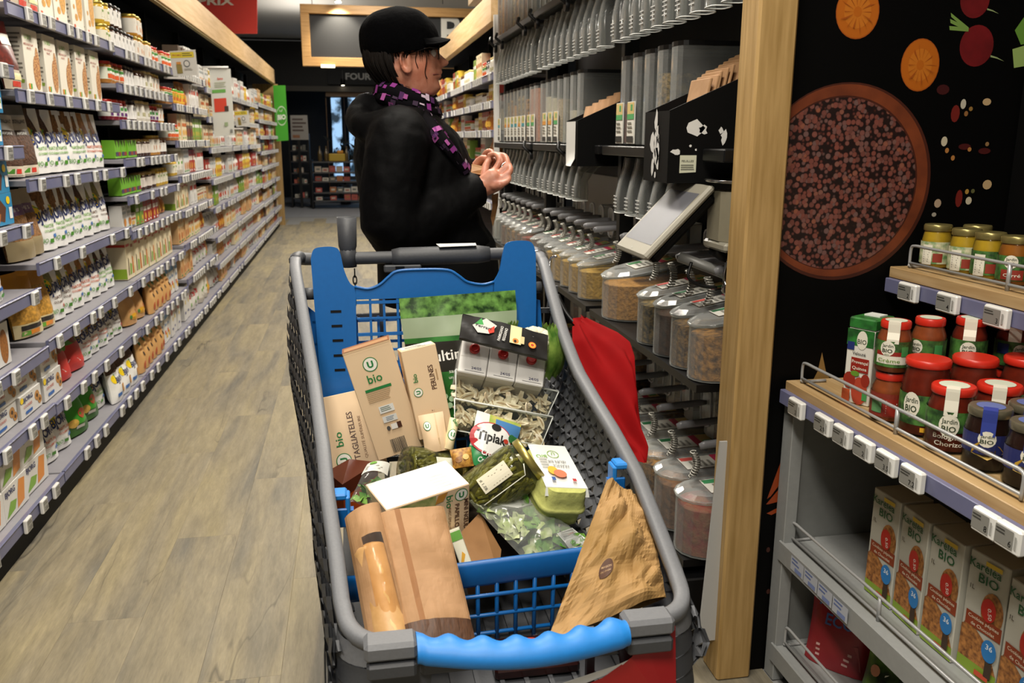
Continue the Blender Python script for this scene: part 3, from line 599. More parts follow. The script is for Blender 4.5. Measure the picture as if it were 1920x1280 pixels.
# bay of jars
fill(2, 0, [('jyel', 2, 2), ('jblk', 3, 2), ('jblk', 3), ('jhon', 3, 2), ('jhon', 2), ('jred', 2)])
fill(2, 1, [('jred', 4), ('jblk', 3), ('jbrn', 3), ('jwht', 2), ('jhon', 3)], jit=1)
fill(2, 2, [('jjam', 4), ('jblk', 3), ('jwht', 4), ('jjam', 3), ('jhon', 2)], jit=1)
fill(2, 3, [('greentop', 4), ('spread', 5), ('jhon', 3), ('jbrn', 2)], jit=1)
fill(2, 4, [('greentop', 4), ('spread', 6), ('jyel', 4)], jit=1)
fill(2, 5, [('g_white', 2), ('g_low', 1), ('g_green', 2), ('g_red', 5), ('g_bago', 3)])
fill(2, 6, [('lbox', 8)], jit=.5)
fill(2, 7, [('bpouch', 2), ('tpouch', 5), ('bluetube', 4)])
fill(2, 8, [('tpouch', 6), ('bluetube', 3), ('redtop', 3)])
# bay under the promotion card
fill(3, 0, [('jred', 3), ('jwht', 2), ('g_dark', 5, 1, .1), ('g_tallw', 6)])
fill(3, 1, [('jred', 3), ('jgrn', 5), ('g_bago', 2), ('g_tallw', 8)])
fill(3, 2, [('jred', 4), ('g_cream', 3), ('g_dark', 5), ('g_green', 5)])
fill(3, 3, [('jyel', 2), ('canister', 2), ('g_white', 3), ('g_red', 3), ('g_tallw', 6)])
fill(3, 4, [('lbox', 3), ('g_tallw', 4, 1, .08), ('g_low', 4)])
fill(3, 5, [('g_beige', 5), ('g_cream', 5), ('g_bago', 3)])
fill(3, 6, [('g_beige', 5), ('wpouch', 5), ('g_bagb', 2)])
fill(3, 7, [('redtop', 2), ('wpouch', 3), ('canister', 3), ('bpouch', 3)])
PAL = [['g_bagw', 'g_white', 'g_tallw', 'g_yell'], ['g_low', 'g_bagw', 'g_beige', 'g_cream'], ['g_white', 'g_tallw', 'g_bagw', 'g_cream'], ['g_white', 'g_yell', 'g_bagw', 'g_red'], ['g_beige', 'g_white', 'g_bagw', 'g_green'],
       ['g_beige', 'g_cream', 'g_bagw', 'g_bago'], ['g_bagb', 'g_white', 'g_bagw', 'g_cream'], ['g_beige', 'g_bagb', 'g_bagw', 'g_white'], ['g_red', 'g_yell', 'g_green', 'g_dark']]
for b_ in range(4, 9):
    rnd = random.Random(b_*5)
    for s_ in range(len(BZ[b_])):
        pal = PAL[s_ % len(PAL)] if b_ < 7 else rnd.sample(['g_red', 'g_yell', 'g_green', 'g_cream', 'g_low', 'g_white', 'g_beige', 'g_bago', 'g_dark'], 5)
        ks = rnd.sample(pal, len(pal)); fill(b_, s_, [(k, rnd.randint(3, 5)) for k in ks])
# ================================================================== right run of grocery shelving beyond the bulk rack
XR = .85
RZ = [1.82, 1.5, 1.335, 1.1, .88, .66, .42, .12]
RZ = [1.83, 1.665, 1.505, 1.335, 1.12, .9, .66, .4, .12]
RB = ['first', 'second', 'third', 'fourth', 'fifth']
def fillR(yb, si, row, where):
    y = yb+.03; rnd = random.Random(int(yb*10)+si)
    for kind, n in row:
        wd = WID[kind]
        for q in range(n):
            if y+wd > yb+1.3: return
            lab = '%s, %s along, %s, %s' % (DESC[kind], ORD[q], (['top shelf']+[o+' shelf down' for o in ORD[1:]])[si], where)
            av = (RZ[si-1]-RZ[si]-.04) if si else .3; hk = HGT.get(kind, .155)
            place(kind, T(XR+.035, y+wd/2, RZ[si]+.0235) @ Rz(180+rnd.uniform(-4, 4)) @ S3(1, 1, min(1, (av-.008)/hk)), lab, '%ss on the %s of the %s' % (DESC[kind], (['top shelf']+[o+' shelf down' for o in ORD[1:]])[si], where)); y += wd
for k in range(4):
    yb = 5.24+1.31*k
    bay(20+k, RZ[1:] if k == 0 else RZ[1:], RB[k]+' grocery bay beyond the bulk food rack', XR, True, [14], yb, each=False)
RZ = RZ[1:]
for k in range(3):
    yb = 5.24+1.31*k; wh = RB[k]+' right bay'
    R_ = [[('g_tallw', 2), ('jwht', 3), ('jblk', 2), ('jred', 2), ('g_cream', 3), ('g_green', 2)], [('g_red', 2), ('g_green', 1), ('g_yell', 2), ('g_low', 1), ('jbrn', 3), ('jwht', 4)], [('g_cream', 2), ('g_bago', 2), ('g_red', 4), ('g_yell', 2), ('jwht', 3)], [('g_bago', 3), ('jgrn', 3), ('g_tallw', 3), ('jred', 4)]]
    for s in range(4): fillR(yb, s, R_[s] if k == 0 else R_[(s+k) % 4][::-1], wh)
hr = thing('header_beam', 'wooden beam over the grocery bays behind the woman', 'beam', T(XR, 0, 0))
MB().box((.02, 8.0, 2.06), (.05, 5.4, .17), OAKH, bev=.003).build('front_board', hr)
MB().box((.3, 8.0, 2.13), (.5, 5.4, .02), BLACKP).build('canopy_panel', hr)
tag(MB().box((.86, 5.205, 1.0), (.03, .03, 2.0), C('c9c7c2')).build('edge_post'), 'thin white post closing the grocery bays beside the bulk rack', 'post')
# ================================================================== bulk food rack
RY = [1.865, 2.885, 4.035, 5.16]
BUF = 0.9
COUNT = mat('rack_base_black', '070708', .4, spec=.3)
for i, nm in enumerate(('bulk rack section nearest the wooden post', 'middle section of the bulk rack', 'bulk rack section farthest from the post')):
    r = thing('bulk_rack', nm, 'rack', T(0, 0, 0)); a, b = RY[i], RY[i+1]; yc, W = (a+b)/2, b-a
    MB().box((1.34, yc, 1.2), (.03, W-.004, 2.4), BLACKP if i < 2 else mat('rack_back_grey', '39393a', .6)).build('back_panel', r)
    MB().box((.92, b-.02, 1.2), (.05, .036, 2.4), BLACK, bev=.002).build('upright', r)
    MB().box((1.02, yc, .12), (.48, W-.004, .22), COUNT, bev=.004).build('base', r)
    MB().box((1.02, yc, .262), (.46, W-.05, .02), BLACK).build('lower_shelf', r)
    MB().box((1.05, yc, .722), (.5, W-.05, .02), BLACK).build('bin_shelf', r)
    for ra, rb_ in (((1.875, 2.0), (2.215, 2.86)), ((2.9, 2.955), (3.155, 4.0)), ((a+.02, b-.05),))[i]: MB().box((.96, (ra+rb_)/2, 1.272), (.26, rb_-ra, .03), BLACK, bev=.003).build('lower_rail', r)
    MB().box((.98, yc, 1.842), (.3, W-.05, .03), BLACK, bev=.003).build('upper_rail', r)
    if i == 2: MB().box((1.318, yc, .95), (.01, .9, .34), C('b9b7b2')).build('white_back_board', r)
hd = tag(MB().box((.72, 3.49, 2.11), (.05, 3.4, .14), OAKH, bev=.003).build('header_board'), 'pale wooden header board over the bulk food rack', 'beam')
FOODS = {'oats': mat('food_oats', 'cdb48a', .8, var=.35, scale=160, bump=.6), 'rice': mat('food_rice', 'd8cdb2', .7, var=.15, scale=260, bump=.4), 'seeds': mat('food_seeds', 'a98a4e', .7, var=.85, scale=85, bump=.6, c2='2e2a1a'),
 'nuts': mat('food_nuts', '8c5a30', .7, var=.6, scale=55, bump=.8), 'lentil': mat('food_lentils', '8c4a30', .7, var=.4, scale=140, bump=.5), 'tea': mat('food_dark', '2c2d22', .8, var=.5, scale=90, bump=.5), 'pasta': mat('food_pasta', 'd8a83a', .5, var=.4, scale=75, bump=.9),
 'muesli': mat('food_muesli', 'a57a38', .8, var=.7, scale=85, bump=.9, c2='4a2e12'), 'pink': mat('food_pink', 'c98d72', .7, var=.3, scale=150), 'cocoa': mat('food_cocoa', '5c3a22', .8, var=.6, scale=60, bump=.9), 'cookie': mat('food_granola', 'b9833a', .8, var=.7, scale=60, bump=.9, c2='4e3113'),
 'dark': mat('food_raisin', '3c261a', .6, var=.6, scale=50, bump=.9), 'orange': mat('food_corn', 'c98f3e', .7, var=.4, scale=95, bump=.8), 'fruit': mat('food_fruit_mix', '8c5a34', .6, var=.9, scale=42, bump=.9, c2='8c1f1a')}
LABW, LABG, LABD, LABY = C('d6d4cb'), C('4d9a5c'), C('2a2a2a'), C('c9b276')
def dispenser(w, d, zb, zt, xf, food, fillh, card, spz, lever, spw=.058):
    """gravity dispenser facing -X; local origin at its centre line y=0"""
    r = bpy.data.objects.new('gravity_dispenser', None); COL.objects.link(r)
    def outl(ins, n=6):
        a = w/2-ins; rr = a*.95; pts = [(xf+d-ins, -a), (xf+d-ins, a)]
        for k in range(n+1):
            t = PI/2+PI*k/n; pts.append((xf+rr*.55+ins*.6+math.cos(t)*rr*.55, math.sin(t)*a))
        return pts
    o = outl(0); MB().prism(o, zt-zb, PLASTB, T(0, 0, zb)).build('tube', r)
    oo = outl(-.001); MB().prism(oo, .012, BLACK, T(0, 0, zt)).build('lid', r)
    if food: MB().prism(outl(.004), fillh, FOODS[food], T(0, 0, zb+.004)).build('contents', r)
    if card:
        q = MB().box((xf-.004, 0, zb+.065), (.004, w*.76, .125), LABW)
        prints(q, planeS((xf-.0062, 0, zb+.003), (0, -1, 0), (0, 0, 1)), [('rect', LABY, -w*.36, .086, w*.36, .122, 1, 1), ('rect', LABG if card == 1 else C('c98a3a') if card == 2 else C('3f8f9a'), -w*.36, .072, w*.36, .088, 1, 1), ('rect', LABG, 0, .098, w*.2, .116, 1, 1), ('lines', C('77756c'), -w*.3, .03, w*.3, .066, 3), ('rect', LABD, -w*.36, .004, w*.36, .022, 1, 1)])
        q.build('label_card', r)
    m = MB(); zc = zb-.042; s = spw/2        # chute: wide neck, waist, straight spout
    prof = [(w*.43, xf+.02, .10, zc), (w*.43, xf+.015, .095, zc-.03), (w*.27, xf+.0, .06, zc-.075), (s*.8, xf-.005, .05, zc-.10), (s, xf-.01, .055, zc-.13), (s, xf-.01, .055, spz)]
    vs = []; fs = []; n = 12
    for hw, x0, dp, z in prof:
        for k in range(n):
            t = 2*PI*k/n; cx = math.copysign(abs(math.cos(t))**.5, math.cos(t)); sy = math.copysign(abs(math.sin(t))**.5, math.sin(t)); vs.append((x0+dp/2+cx*dp/2, sy*hw, z))
    for i in range(len(prof)-1):
        for k in range(n): fs.append((i*n+k, (i+1)*n+k, (i+1)*n+(k+1) % n, i*n+(k+1) % n))
    m.add(vs, fs, PLASTB, smooth=True); m.build('chute', r)
    m = MB()
    for k in range(4): m.box((xf-.0115, s*.1, spz+.02+k*.011), (.001, s*1.1, .003), C('c9cac8'))
    m.tube([(vs[-n+k][0], vs[-n+k][1], spz) for k in range(n)], .0014, C('e4e6e4'), n=4, closed=True); m.build('spout_rim', r, kind='stuff')
    if lever: MB().lathe([(.022, -.008), (.024, 0), (.022, .008)], BLACK, T(xf-.014, 0, zc-.018) @ Ry(90), 14).tube([(xf-.016, 0, zc-.01), (xf-.045, .02, zc+.02), (xf-.035, .035, zc+.045)], .008, BLACK, n=6).build('lever', r)
    return r
DN = {}
def put_disp(key, args, y, label, group):
    if key not in DN: DN[key] = dispenser(*args); r = DN[key]; r.matrix_world = T(0, y, 0); return tag(r, label, 'dispenser', group)
    return clone(DN[key], T(0, y, 0), label, group)
SEC = ['near', 'middle', 'far']
for i in range(3):
    a, b = RY[i]+.02, RY[i+1]-.05; n = 10; rnd = random.Random(40+i)
    for k in range(n):
        y = a+(b-a)*(k+.5)/n
        fd = [None, None, None, 'nuts', 'cookie', 'tea', 'orange', 'seeds', 'nuts', 'muesli'][(k*3+i) % 10] if i == 2 else None
        lv = (i, k) in ((0, 4), (0, 9), (1, 4), (1, 9), (2, 1), (2, 7), (2, 9))
        put_disp(('u', fd, lv), (.092, .24, 1.86, 2.32, .845, fd, .36, 0, 1.61, lv), y, 'clear dispenser with open spout, %s along, upper row, %s rack section' % (ORD[k], SEC[i]), 'upper dispensers of the bulk rack')
LOW = [[(2.735, 'lentil', .12, 1), (2.62, 'tea', .17, 1), (2.51, None, .1, 0), (2.40, 'seeds', .19, 0), (2.29, None, .1, 0)],
       [(3.95, None, .1, 0), (3.845, 'rice', .19, 2), (3.735, 'rice', .18, 2), (3.625, 'oats', .17, 1), (3.515, None, .1, 0), (3.40, 'rice', .12, 0), (3.29, None, .1, 0)],
       [(5.05, None, .1, 3), (4.93, None, .2, 0), (4.83, 'seeds', .2, 2), (4.73, 'muesli', .21, 2), (4.63, 'orange', .18, 3), (4.53, 'seeds', .22, 3), (4.43, 'seeds', .22, 2), (4.33, 'cookie', .2, 3), (4.2, 'pink', .24, 1), (4.1, 'pink', .24, 1)]]
FD = {None: 'empty', 'lentil': 'red lentil', 'tea': 'dark tea', 'seeds': 'speckled seed', 'oats': 'oat', 'rice': 'pale rice', 'nuts': 'brown nut', 'muesli': 'muesli', 'orange': 'orange grain', 'cookie': 'granola', 'pink': 'pink lentil', 'pasta': 'yellow pasta', 'cocoa': 'cocoa granola', 'dark': 'raisin', 'fruit': 'fruit and nut'}
for i in range(3):
    for k, (y, fd, fh, cd) in enumerate(LOW[i]):
        lv = (i, k) in ((1, 5), (2, 9))
        put_disp(('l', fd, fh, cd, lv), (.09, .26, 1.292, 1.548, .855, fd, fh, cd, 1.075, lv), y, '%s dispenser with black lid, %s along, lower row, %s rack section' % (FD[fd], ORD[k], SEC[i]), 'lower dispensers of the bulk rack')
# scoop bins
def bin_(w, d, hf, hb, food, col):
    """scoop bin, rounded front toward -X; origin at front bottom centre"""
    r = bpy.data.objects.new('scoop_bin', None); COL.objects.link(r); a = w/2; n = 8
    def outl(ins): return [(d, -a+ins), (d, a-ins)]+[(a+math.cos(PI/2+PI*k/n)*(a-ins), math.sin(PI/2+PI*k/n)*(a-ins)) for k in range(n+1)]
    def wall(ins, z0, zf, zb, m, mb, cap):
        o = outl(ins); N = len(o); tz = lambda x: zf+(zb-zf)*max(0, min(1, (x-.0)/d))
        vs = [(x, y, z0) for x, y in o]+[(x, y, tz(x)) for x, y in o]
        mb.add(vs, [(k, (k+1) % N, N+(k+1) % N, N+k) for k in range(N)], m)
        mb.add(vs, [tuple(range(N))[::-1]], m)
        if cap: mb.add(vs, [tuple(range(N, 2*N))], m)
        return o, tz
    m = MB(); o, tz = wall(0, 0, hf, hb, PLASTB, m, 0); m.build('body', r)
    if food:
        m = MB(); wall(.004, .004, hf*.82, hf*.92, FOODS[food], m, 1); m.build('contents', r)
    rim = [(x, y, tz(x)) for x, y in outl(-.002)]
    MB().tube(rim, .0045, PLASTB, n=5, closed=True).build('rim', r)
    m = MB(); N = len(o); lift = .012
    top = [(x, y, tz(x)+.003) for x, y in outl(-.001)]; inn = [(x, y, tz(x)+lift) for x, y in outl(.016)]
    m.add(top+inn, [(k, (k+1) % N, N+(k+1) % N, N+k) for k in range(N)], PLASTB); m.add(inn, [tuple(range(N))], PLASTB); m.build('lid', r)
    p0 = Vector((a*.95, a*.55, tz(a*.95)+lift+.003)); du = Vector((0, -1, 0)); dv = Vector((1, 0, (hb-hf)/d)).normalized()
    q = MB(); SP = planeS(p0, du, dv); L_, Wd = d*.42, a*1.1
    q.add([SP(0, 0, 0), SP(Wd, 0, 0), SP(Wd, L_, 0), SP(0, L_, 0)], [(0, 1, 2, 3)], LABW)
    prints(q, SP, [('rect', C(col), .004, .004, Wd*.32, L_*.34, 1, 1), ('rect', C('c0395a'), .0, L_*.62, Wd, L_*.76, 1, 1), ('rect', LABY, 0, L_*.76, Wd, L_, 1, 1), ('rect', LABG, Wd*.55, L_*.8, Wd*.85, L_*.96, 1, 1), ('lines', C('8a8880'), Wd*.4, L_*.1, Wd*.95, L_*.55, 4)])
    q.build('label_card', r); return r
def scoop(z):
    r = bpy.data.objects.new('scoop', None); COL.objects.link(r)
    m = MB(); m.tube([(0, 0, 0), (.012, 0, .004), (.13, 0, .012), (.15, 0, .012)], [.009, .0115, .0105, .007], mat('scoop_grey', '77777a', .35), n=8, sy=.62); m.build('handle', r)
    fr = [(.15, -.03, -.05), (.15, .03, -.05), (.15, .034, .02), (.15, .026, .055), (.15, -.026, .055), (.15, -.034, .02)]
    b = MB(); b.tube(smoothpath(fr, 3, True), .0035, mat('scoop_rim_grey', 'b5b7b9', .4), n=5, closed=True); b.add(fr, [tuple(range(6))], PLASTB); b.build('blade', r)
    pts = [(.002, .004, -.005), (-.012, .006, -.012)]; N = 90
    c = [Vector((-.015+.0085*math.cos(k*.75)+.012*math.sin(k/N*PI), .006+.0085*math.sin(k*.75), -.014-z*k/N)) for k in range(N)]
    MB().tube(c, .0026, mat('coil_steel', '8a8880', .35, .5), n=4).build('coil_cord', r); return r
BN_, SC_ = {}, {}
def put_bin(x, y, z, w, d, hf, hb, food, col, label, group, tower=True, cord=.07, hz=.205):
    k = (w, d, hf, hb, food, col)
    M = T(x, y, z)
    if k not in BN_: BN_[k] = bin_(*k); BN_[k].matrix_world = M; tag(BN_[k], label, 'bin', group)
    else: clone(BN_[k], M, label, group)
    if tower:
        Ms = T(x+.06, y+.018, z+hf+hz-.08)
        lb = label.replace('scoop bin of', 'grey scoop over the').replace('empty scoop bin', 'grey scoop over the empty bin')
        if cord not in SC_: SC_[cord] = scoop(cord); SC_[cord].matrix_world = Ms; tag(SC_[cord], lb, 'scoop', 'scoops of the bulk bins')
        else: clone(SC_[cord], Ms, lb, 'scoops of the bulk bins')
def tower(w, h, food):
    r = bpy.data.objects.new('scoop_holder', None); COL.objects.link(r); a = w/2
    o = [(.12, -a), (.12, a)]+[(a*.6+math.cos(PI/2+PI*k/6)*a*.6, math.sin(PI/2+PI*k/6)*a) for k in range(7)]
    m = MB(); N = len(o); vs = [(x, y, 0) for x, y in o]+[(x, y, h) for x, y in o]
    m.add(vs, [(k, (k+1) % N, N+(k+1) % N, N+k) for k in range(N)]+[tuple(range(N))[::-1]], clear('clear_holder', 'f2f4f2', .3, .12, 1.0, 'c0c2c0')); m.build('tube', r)
    MB().tube([(x, y, h) for x, y in o], .0025, C('d0d2d0'), n=4, closed=True).build('rim', r)
    if food: MB().prism([(x*.96+.002, y*.95) for x, y in o], h*.4, FOODS[food], T(0, 0, .004)).build('contents', r)
    return r
TW = {}
def put_tower(x, y, z, w, h, food, label, group):
    k = (w, h, food)
    if k not in TW: TW[k] = tower(*k); TW[k].matrix_world = T(x, y, z); return tag(TW[k], label, 'container', group)
    clone(TW[k], T(x, y, z), label, group)
BG = 'scoop bins of the bulk rack'
for k, (y, fd, col) in enumerate([(2.70, 'orange', '3f7a4a'), (2.335, 'seeds', 'c0504a'), (2.195, 'cocoa', '2f6a44'), (2.065, 'muesli', 'c0392b'), (1.942, 'cookie', '2f6a44')]):
    put_bin(.80, y, .735, .118 if k > 0 else .19, .34, .135, .20, fd, col, '%s bin, %s along from the upright, upper row, near section' % ('scoop bin of '+FD[fd], ORD[k]), BG, True, .07)
    if k > 0: put_tower(1.155, y, .735, .12, .3, None, 'tall clear scoop holder behind bin %s along, upper row, near section' % ORD[k], 'scoop holders of the bulk rack')
for k, (y, fd, col) in enumerate([(3.92, None, '3f7a4a'), (3.77, None, 'c0392b'), (3.62, 'pasta', '3f7a4a'), (3.48, 'pasta', 'c0504a'), (3.34, 'pasta', '2f6a44'), (3.20, 'pasta', 'c0392b'), (3.06, 'pasta', '3f7a4a'), (2.955, 'rice', 'c0392b')][:7]):
    put_bin(.81, y, .735, .13, .32, .12, .18, fd, col, ('scoop bin of '+FD[fd] if fd else 'empty scoop bin')+', %s along from far end, upper row, middle section' % ORD[k], BG, True, .06)
    put_tower(1.14, y, .735, .11, .27, 'pasta' if k == 5 else None, 'tall clear holder behind bin %s along, upper row, middle section' % ORD[k], 'scoop holders of the bulk rack')
for k in range(7):
    y = 5.05-k*.145; fd = [None, None, 'nuts', 'muesli', 'cookie', 'nuts', 'fruit'][k]
    put_bin(.81, y, .735, .13, .32, .12, .18, fd, '3f7a4a' if k % 2 else 'c0392b', ('scoop bin of '+FD[fd] if fd else 'empty scoop bin')+', %s along from far end, upper row, far section' % ORD[k], BG, True, .06)
for k, (y, fd, col) in enumerate([(2.76, 'oats', '3f7a4a'), (2.60, 'nuts', 'c0392b'), (2.44, 'muesli', '3f7a4a'), (2.28, 'rice', '2f6a44'), (2.115, 'cookie', '2f6a44'), (1.955, 'nuts', 'c0504a'), (1.87-.08, 'fruit', '3f8a5a')][:7]):
    if k == 6: y = 1.947
    if k == 5: y = 2.107
    if k == 4: y = 2.267
    if k == 3: y = 2.427
    if k == 2: y = 2.587
    if k == 1: y = 2.747
    if k == 0: continue
    put_bin(.79, y, .275, .152, .36, .15, .165, fd, col, 'scoop bin of %s, %s along from the upright, lower row, near section' % (FD[fd], ORD[k]), BG, True, .07, .2)
    put_tower(1.0, y, .46, .14, .2, ['nuts', None, 'oats', None, 'nuts', None, 'orange'][k], 'clear round fronted holder behind bin %s along, lower row, near section' % ORD[k], 'scoop holders of the bulk rack')
for k in range(7):
    y = 3.9-.145*k
    put_bin(.81, y, .275, .13, .34, .15, .16, [None, 'nuts', None, 'rice', 'cookie', None, 'muesli'][k], 'c0392b', 'scoop bin of lower row, %s along, middle section, under the pasta bins' % ORD[k], BG, False)
    put_tower(1.0, y, .46, .12, .19, ['nuts', None, 'orange', None, 'nuts', None, 'orange'][k], 'clear round fronted holder, %s along, lower row, middle section' % ORD[k], 'scoop holders of the bulk rack')
# black boxes of kraft bags on the rack
def bagbox(name, label, ya, yb, x0, x1, zb, zf, zr):
    r = thing(name, label, 'box', ID); t = .006
    for y, nm in ((ya, 'side_panel'), (yb, 'side_panel')):
        MB().prism([(x0, zb), (x1, zb), (x1, zr), (x0, zf)], t, BLACKP, Matrix(((1, 0, 0, 0), (0, 0, -1, y+t/2), (0, 1, 0, 0), (0, 0, 0, 1)))).build(nm, r)
    MB().box((x0+t/2, (ya+yb)/2, (zb+zf)/2), (t, yb-ya-t, zf-zb), BLACKP).build('front_panel', r)
    MB().box(((x0+x1)/2, (ya+yb)/2, zb+t/2), (x1-x0-.01, yb-ya-t, t), BLACKP).build('bottom', r); return r
PAPERT = C('c9c8c4', .7)
b1 = bagbox('bag_box', 'black bag box with a curled white paper strip, on the middle bulk section', 2.98, 3.13, .775, .96, 1.215, 1.37, 1.45)
q = MB(); q.grid(lambda u, v: (.7735-.012*max(0, .18-v)*8*math.sin(u*2)-.001, 3.125-.13*u, 1.215+.152*v), 4, 6, PAPERT); q.build('paper_strip', b1)
b2 = bagbox('bag_box', 'black bag box with torn white labels, beside the wooden post', 2.02, 2.19, .75, .99, 1.205, 1.375, 1.48)
q = MB(); rnd = random.Random(5); SF = planeS((.749, 2.105, 1.21), (0, -1, 0), (0, 0, 1))
for cu, cv, su, sv in [(0, .14, .012, .03), (.012, .118, .01, .018), (-.02, .085, .02, .03), (.0, .09, .012, .035), (.02, .075, .014, .03), (.012, .055, .016, .03), (-.005, .06, .012, .02), (-.018, .03, .012, .022), (.02, .04, .01, .02), (.005, .012, .008, .008), (.02, .1, .008, .012)]:
    pl = [(cu+su*math.cos(t)*rnd.uniform(.5, 1.1), cv+sv*math.sin(t)*rnd.uniform(.6, 1.1)) for t in [k*PI/4 for k in range(8)]]
    q.add([SF(u, v, .0006) for u, v in pl], [tuple(range(8))], PAPERT)
SG = planeS((.75, 2.0165, 1.205), (1, 0, 0), (0, 0, 1))
for cu, cv, su, sv in [(.065, .13, .022, .02), (.085, .125, .016, .014), (.132, .125, .008, .008), (.14, .108, .01, .018), (.055, .088, .003, .004), (.07, .079, .003, .004), (.02, .074, .014, .008)]:
    pl = [(cu+su*math.cos(t)*rnd.uniform(.45, 1.2), cv+sv*math.sin(t)*rnd.uniform(.5, 1.2)) for t in [k*PI/5 for k in range(10)]]
    q.add([SG(u, v, .0006) for u, v in pl], [tuple(range(10))], PAPERT)
q.build('torn_paper', b2, kind='stuff')
q = MB(); q.add([SG(u, v, .0008) for u, v in ((.03, .024), (.072, .026), (.072, .066), (.03, .066))], [(0, 1, 2, 3)], C('bfc0aa')); prints(q, lambda u, v, e: SG(u, v, e+.0008), [('text', C('55564c'), 'FEUILLES', .05, .05, .007, .032), ('lines', C('6a6b60'), .033, .03, .07, .045, 3)]); q.build('price_card', b2)
rnd = random.Random(11)
for k in range(6):
    bg = MB(); S = pouchS(.12, .19, .012, k, wr=.002); pouch(bg, S, .12, .19, lambda u, v: KRAFTL, 4, 6)
    o = bg.build('kraft_bag', None, T(.80+k*.026, 3.055, 1.235+k*.012) @ Rz(180+rnd.uniform(-3, 3)) @ Ry(-12))
    tag(o, 'flat kraft bag, %s from the front of the paper strip box' % ORD[k], 'bag', 'kraft bags in the paper strip box')
for k in range(9):
    o = MB().box((0, 0, .06), (.007, .125, .12), KRAFTL, bev=.002).build('kraft_bag', None, T(.84+k*.0135, 2.105, 1.335+.008*k) @ Ry(rnd.uniform(10, 14)) @ Rz(rnd.uniform(-3, 3)))
    tag(o, 'folded kraft bag, %s from the front of the torn label box' % ORD[k], 'bag', 'kraft bags in the torn label box')
# ================================================================== touch screen and label scale by the post
scl = thing('touch_scale', 'white touch screen scale tilted toward the aisle beside the wooden post', 'scale', ID)
TS = C('8d897c', .6); SCR = mat('screen_grey', '5f6066', .5)
a_ = on(1335, 345, 1, 1.93); c_ = on(1205, 482, 1, 1.93)
def yfor(px, py, X):
    return on(px, py, 0, X)
tA = Vector(a_); tD = Vector(c_); tB = on(1270, 333, 0, tA.x); tC = on(1143, 455, 0, tD.x)
tB = Vector((tA.x, tB.y, tA.z)); tC = Vector((tD.x, tB.y, tD.z))
uu = (tD-tC).normalized(); vv = (tB-tC).normalized(); nn = uu.cross(vv); Wd = (tD-tC).length; Ht = (tB-tC).length
def lp(u, v, e): return tC+uu*u+vv*v+nn*e
FRM = Matrix((( uu.x, vv.x, nn.x, tC.x), (uu.y, vv.y, nn.y, tC.y), (uu.z, vv.z, nn.z, tC.z), (0, 0, 0, 1)))
MB().box((Wd/2, Ht/2, -.009), (Wd, Ht, .018), TS, FRM, bev=.006).build('screen_casing', scl)
MB().box((Wd/2, Ht/2, -.03), (Wd*.9, Ht*.9, .026), BLACKP, FRM, bev=.008).build('back_shell', scl)
q = MB(); q.add([lp(u, v, .0006) for u, v in ((Wd*.07, Ht*.15), (Wd*.93, Ht*.15), (Wd*.93, Ht*.86), (Wd*.07, Ht*.86))], [(0, 1, 2, 3)], SCR)
q.build('screen', scl)
q = MB(); prints(q, lp, [('text', C('3a3a3a'), 'YDS', Wd*.16, Ht*.915, .011, .03), ('disc', C('9a9890'), Wd*.5, Ht*.06, .003, .003)]); q.build('badge', scl)
sx, sy = .915, 1.935
GS = mat('scale_housing', '7e7865', .4, var=.06); M0 = T(sx, sy, 0)
q = MB(); q.prism([(-.055, -.05), (-.07, -.02), (-.07, .05), (.09, .06), (.09, -.05)], .115, GS, T(sx, sy, 1.075)); q.build('printer_housing', scl)
MB().box((sx+.045, sy-.051, 1.133), (.055, .006, .1), BLACK).box((sx+.04, sy-.0545, 1.133), (.01, .002, .088), C('b9b9b4')).build('paper_slot', scl)
MB().box((sx-.018, sy-.0515, 1.135), (.009, .002, .034), C('c9b52a')).build('warning_sticker', scl)
MB().box((sx+.01, sy, 1.063), (.165, .13, .022), mat('scale_foot', '8a8678', .35), bev=.006).build('base_tray', scl)
MB().lathe([(.04, 0), (.125, .006), (.135, .012), (.132, .014), (.03, .010)], CHROME, T(sx+.04, sy+.01, 1.203) @ S3(1, .75, 1), 24).build('weighing_plate', scl)
MB().tube([(sx-.06, sy+.02, 1.05), (.95, 2.02, 1.0), (1.1, 2.05, .97)], .016, mat('arm_black', '111111', .4), n=8).build('support_arm', scl)
MB().tube([Vector((.78, 1.99, 1.03)), Vector((.86, 1.97, 1.0)), Vector((.95, 1.95, .965))], .013, mat('arm_grey', '6a6a66', .4), n=6).tube(smoothpath([(.80, 1.96, 1.02), (.79, 1.95, .985), (.82, 1.945, .965), (.86, 1.94, .96)], 5), .004, BLACK, n=6).build('bracket', scl)
kn = tag(MB().tube(smoothpath([(.875, 1.92, 1.03), (.87, 1.925, .99), (.885, 1.93, .965), (.90, 1.93, .985), (.905, 1.935, .96)], 5), .0045, CHROME, n=6).lathe([(.003, 0), (.014, .012), (.012, .03)], CHROME, T(.88, 1.925, .94), 10).build('metal_tongs'), 'shiny metal tongs hanging under the touch scale', 'tongs')
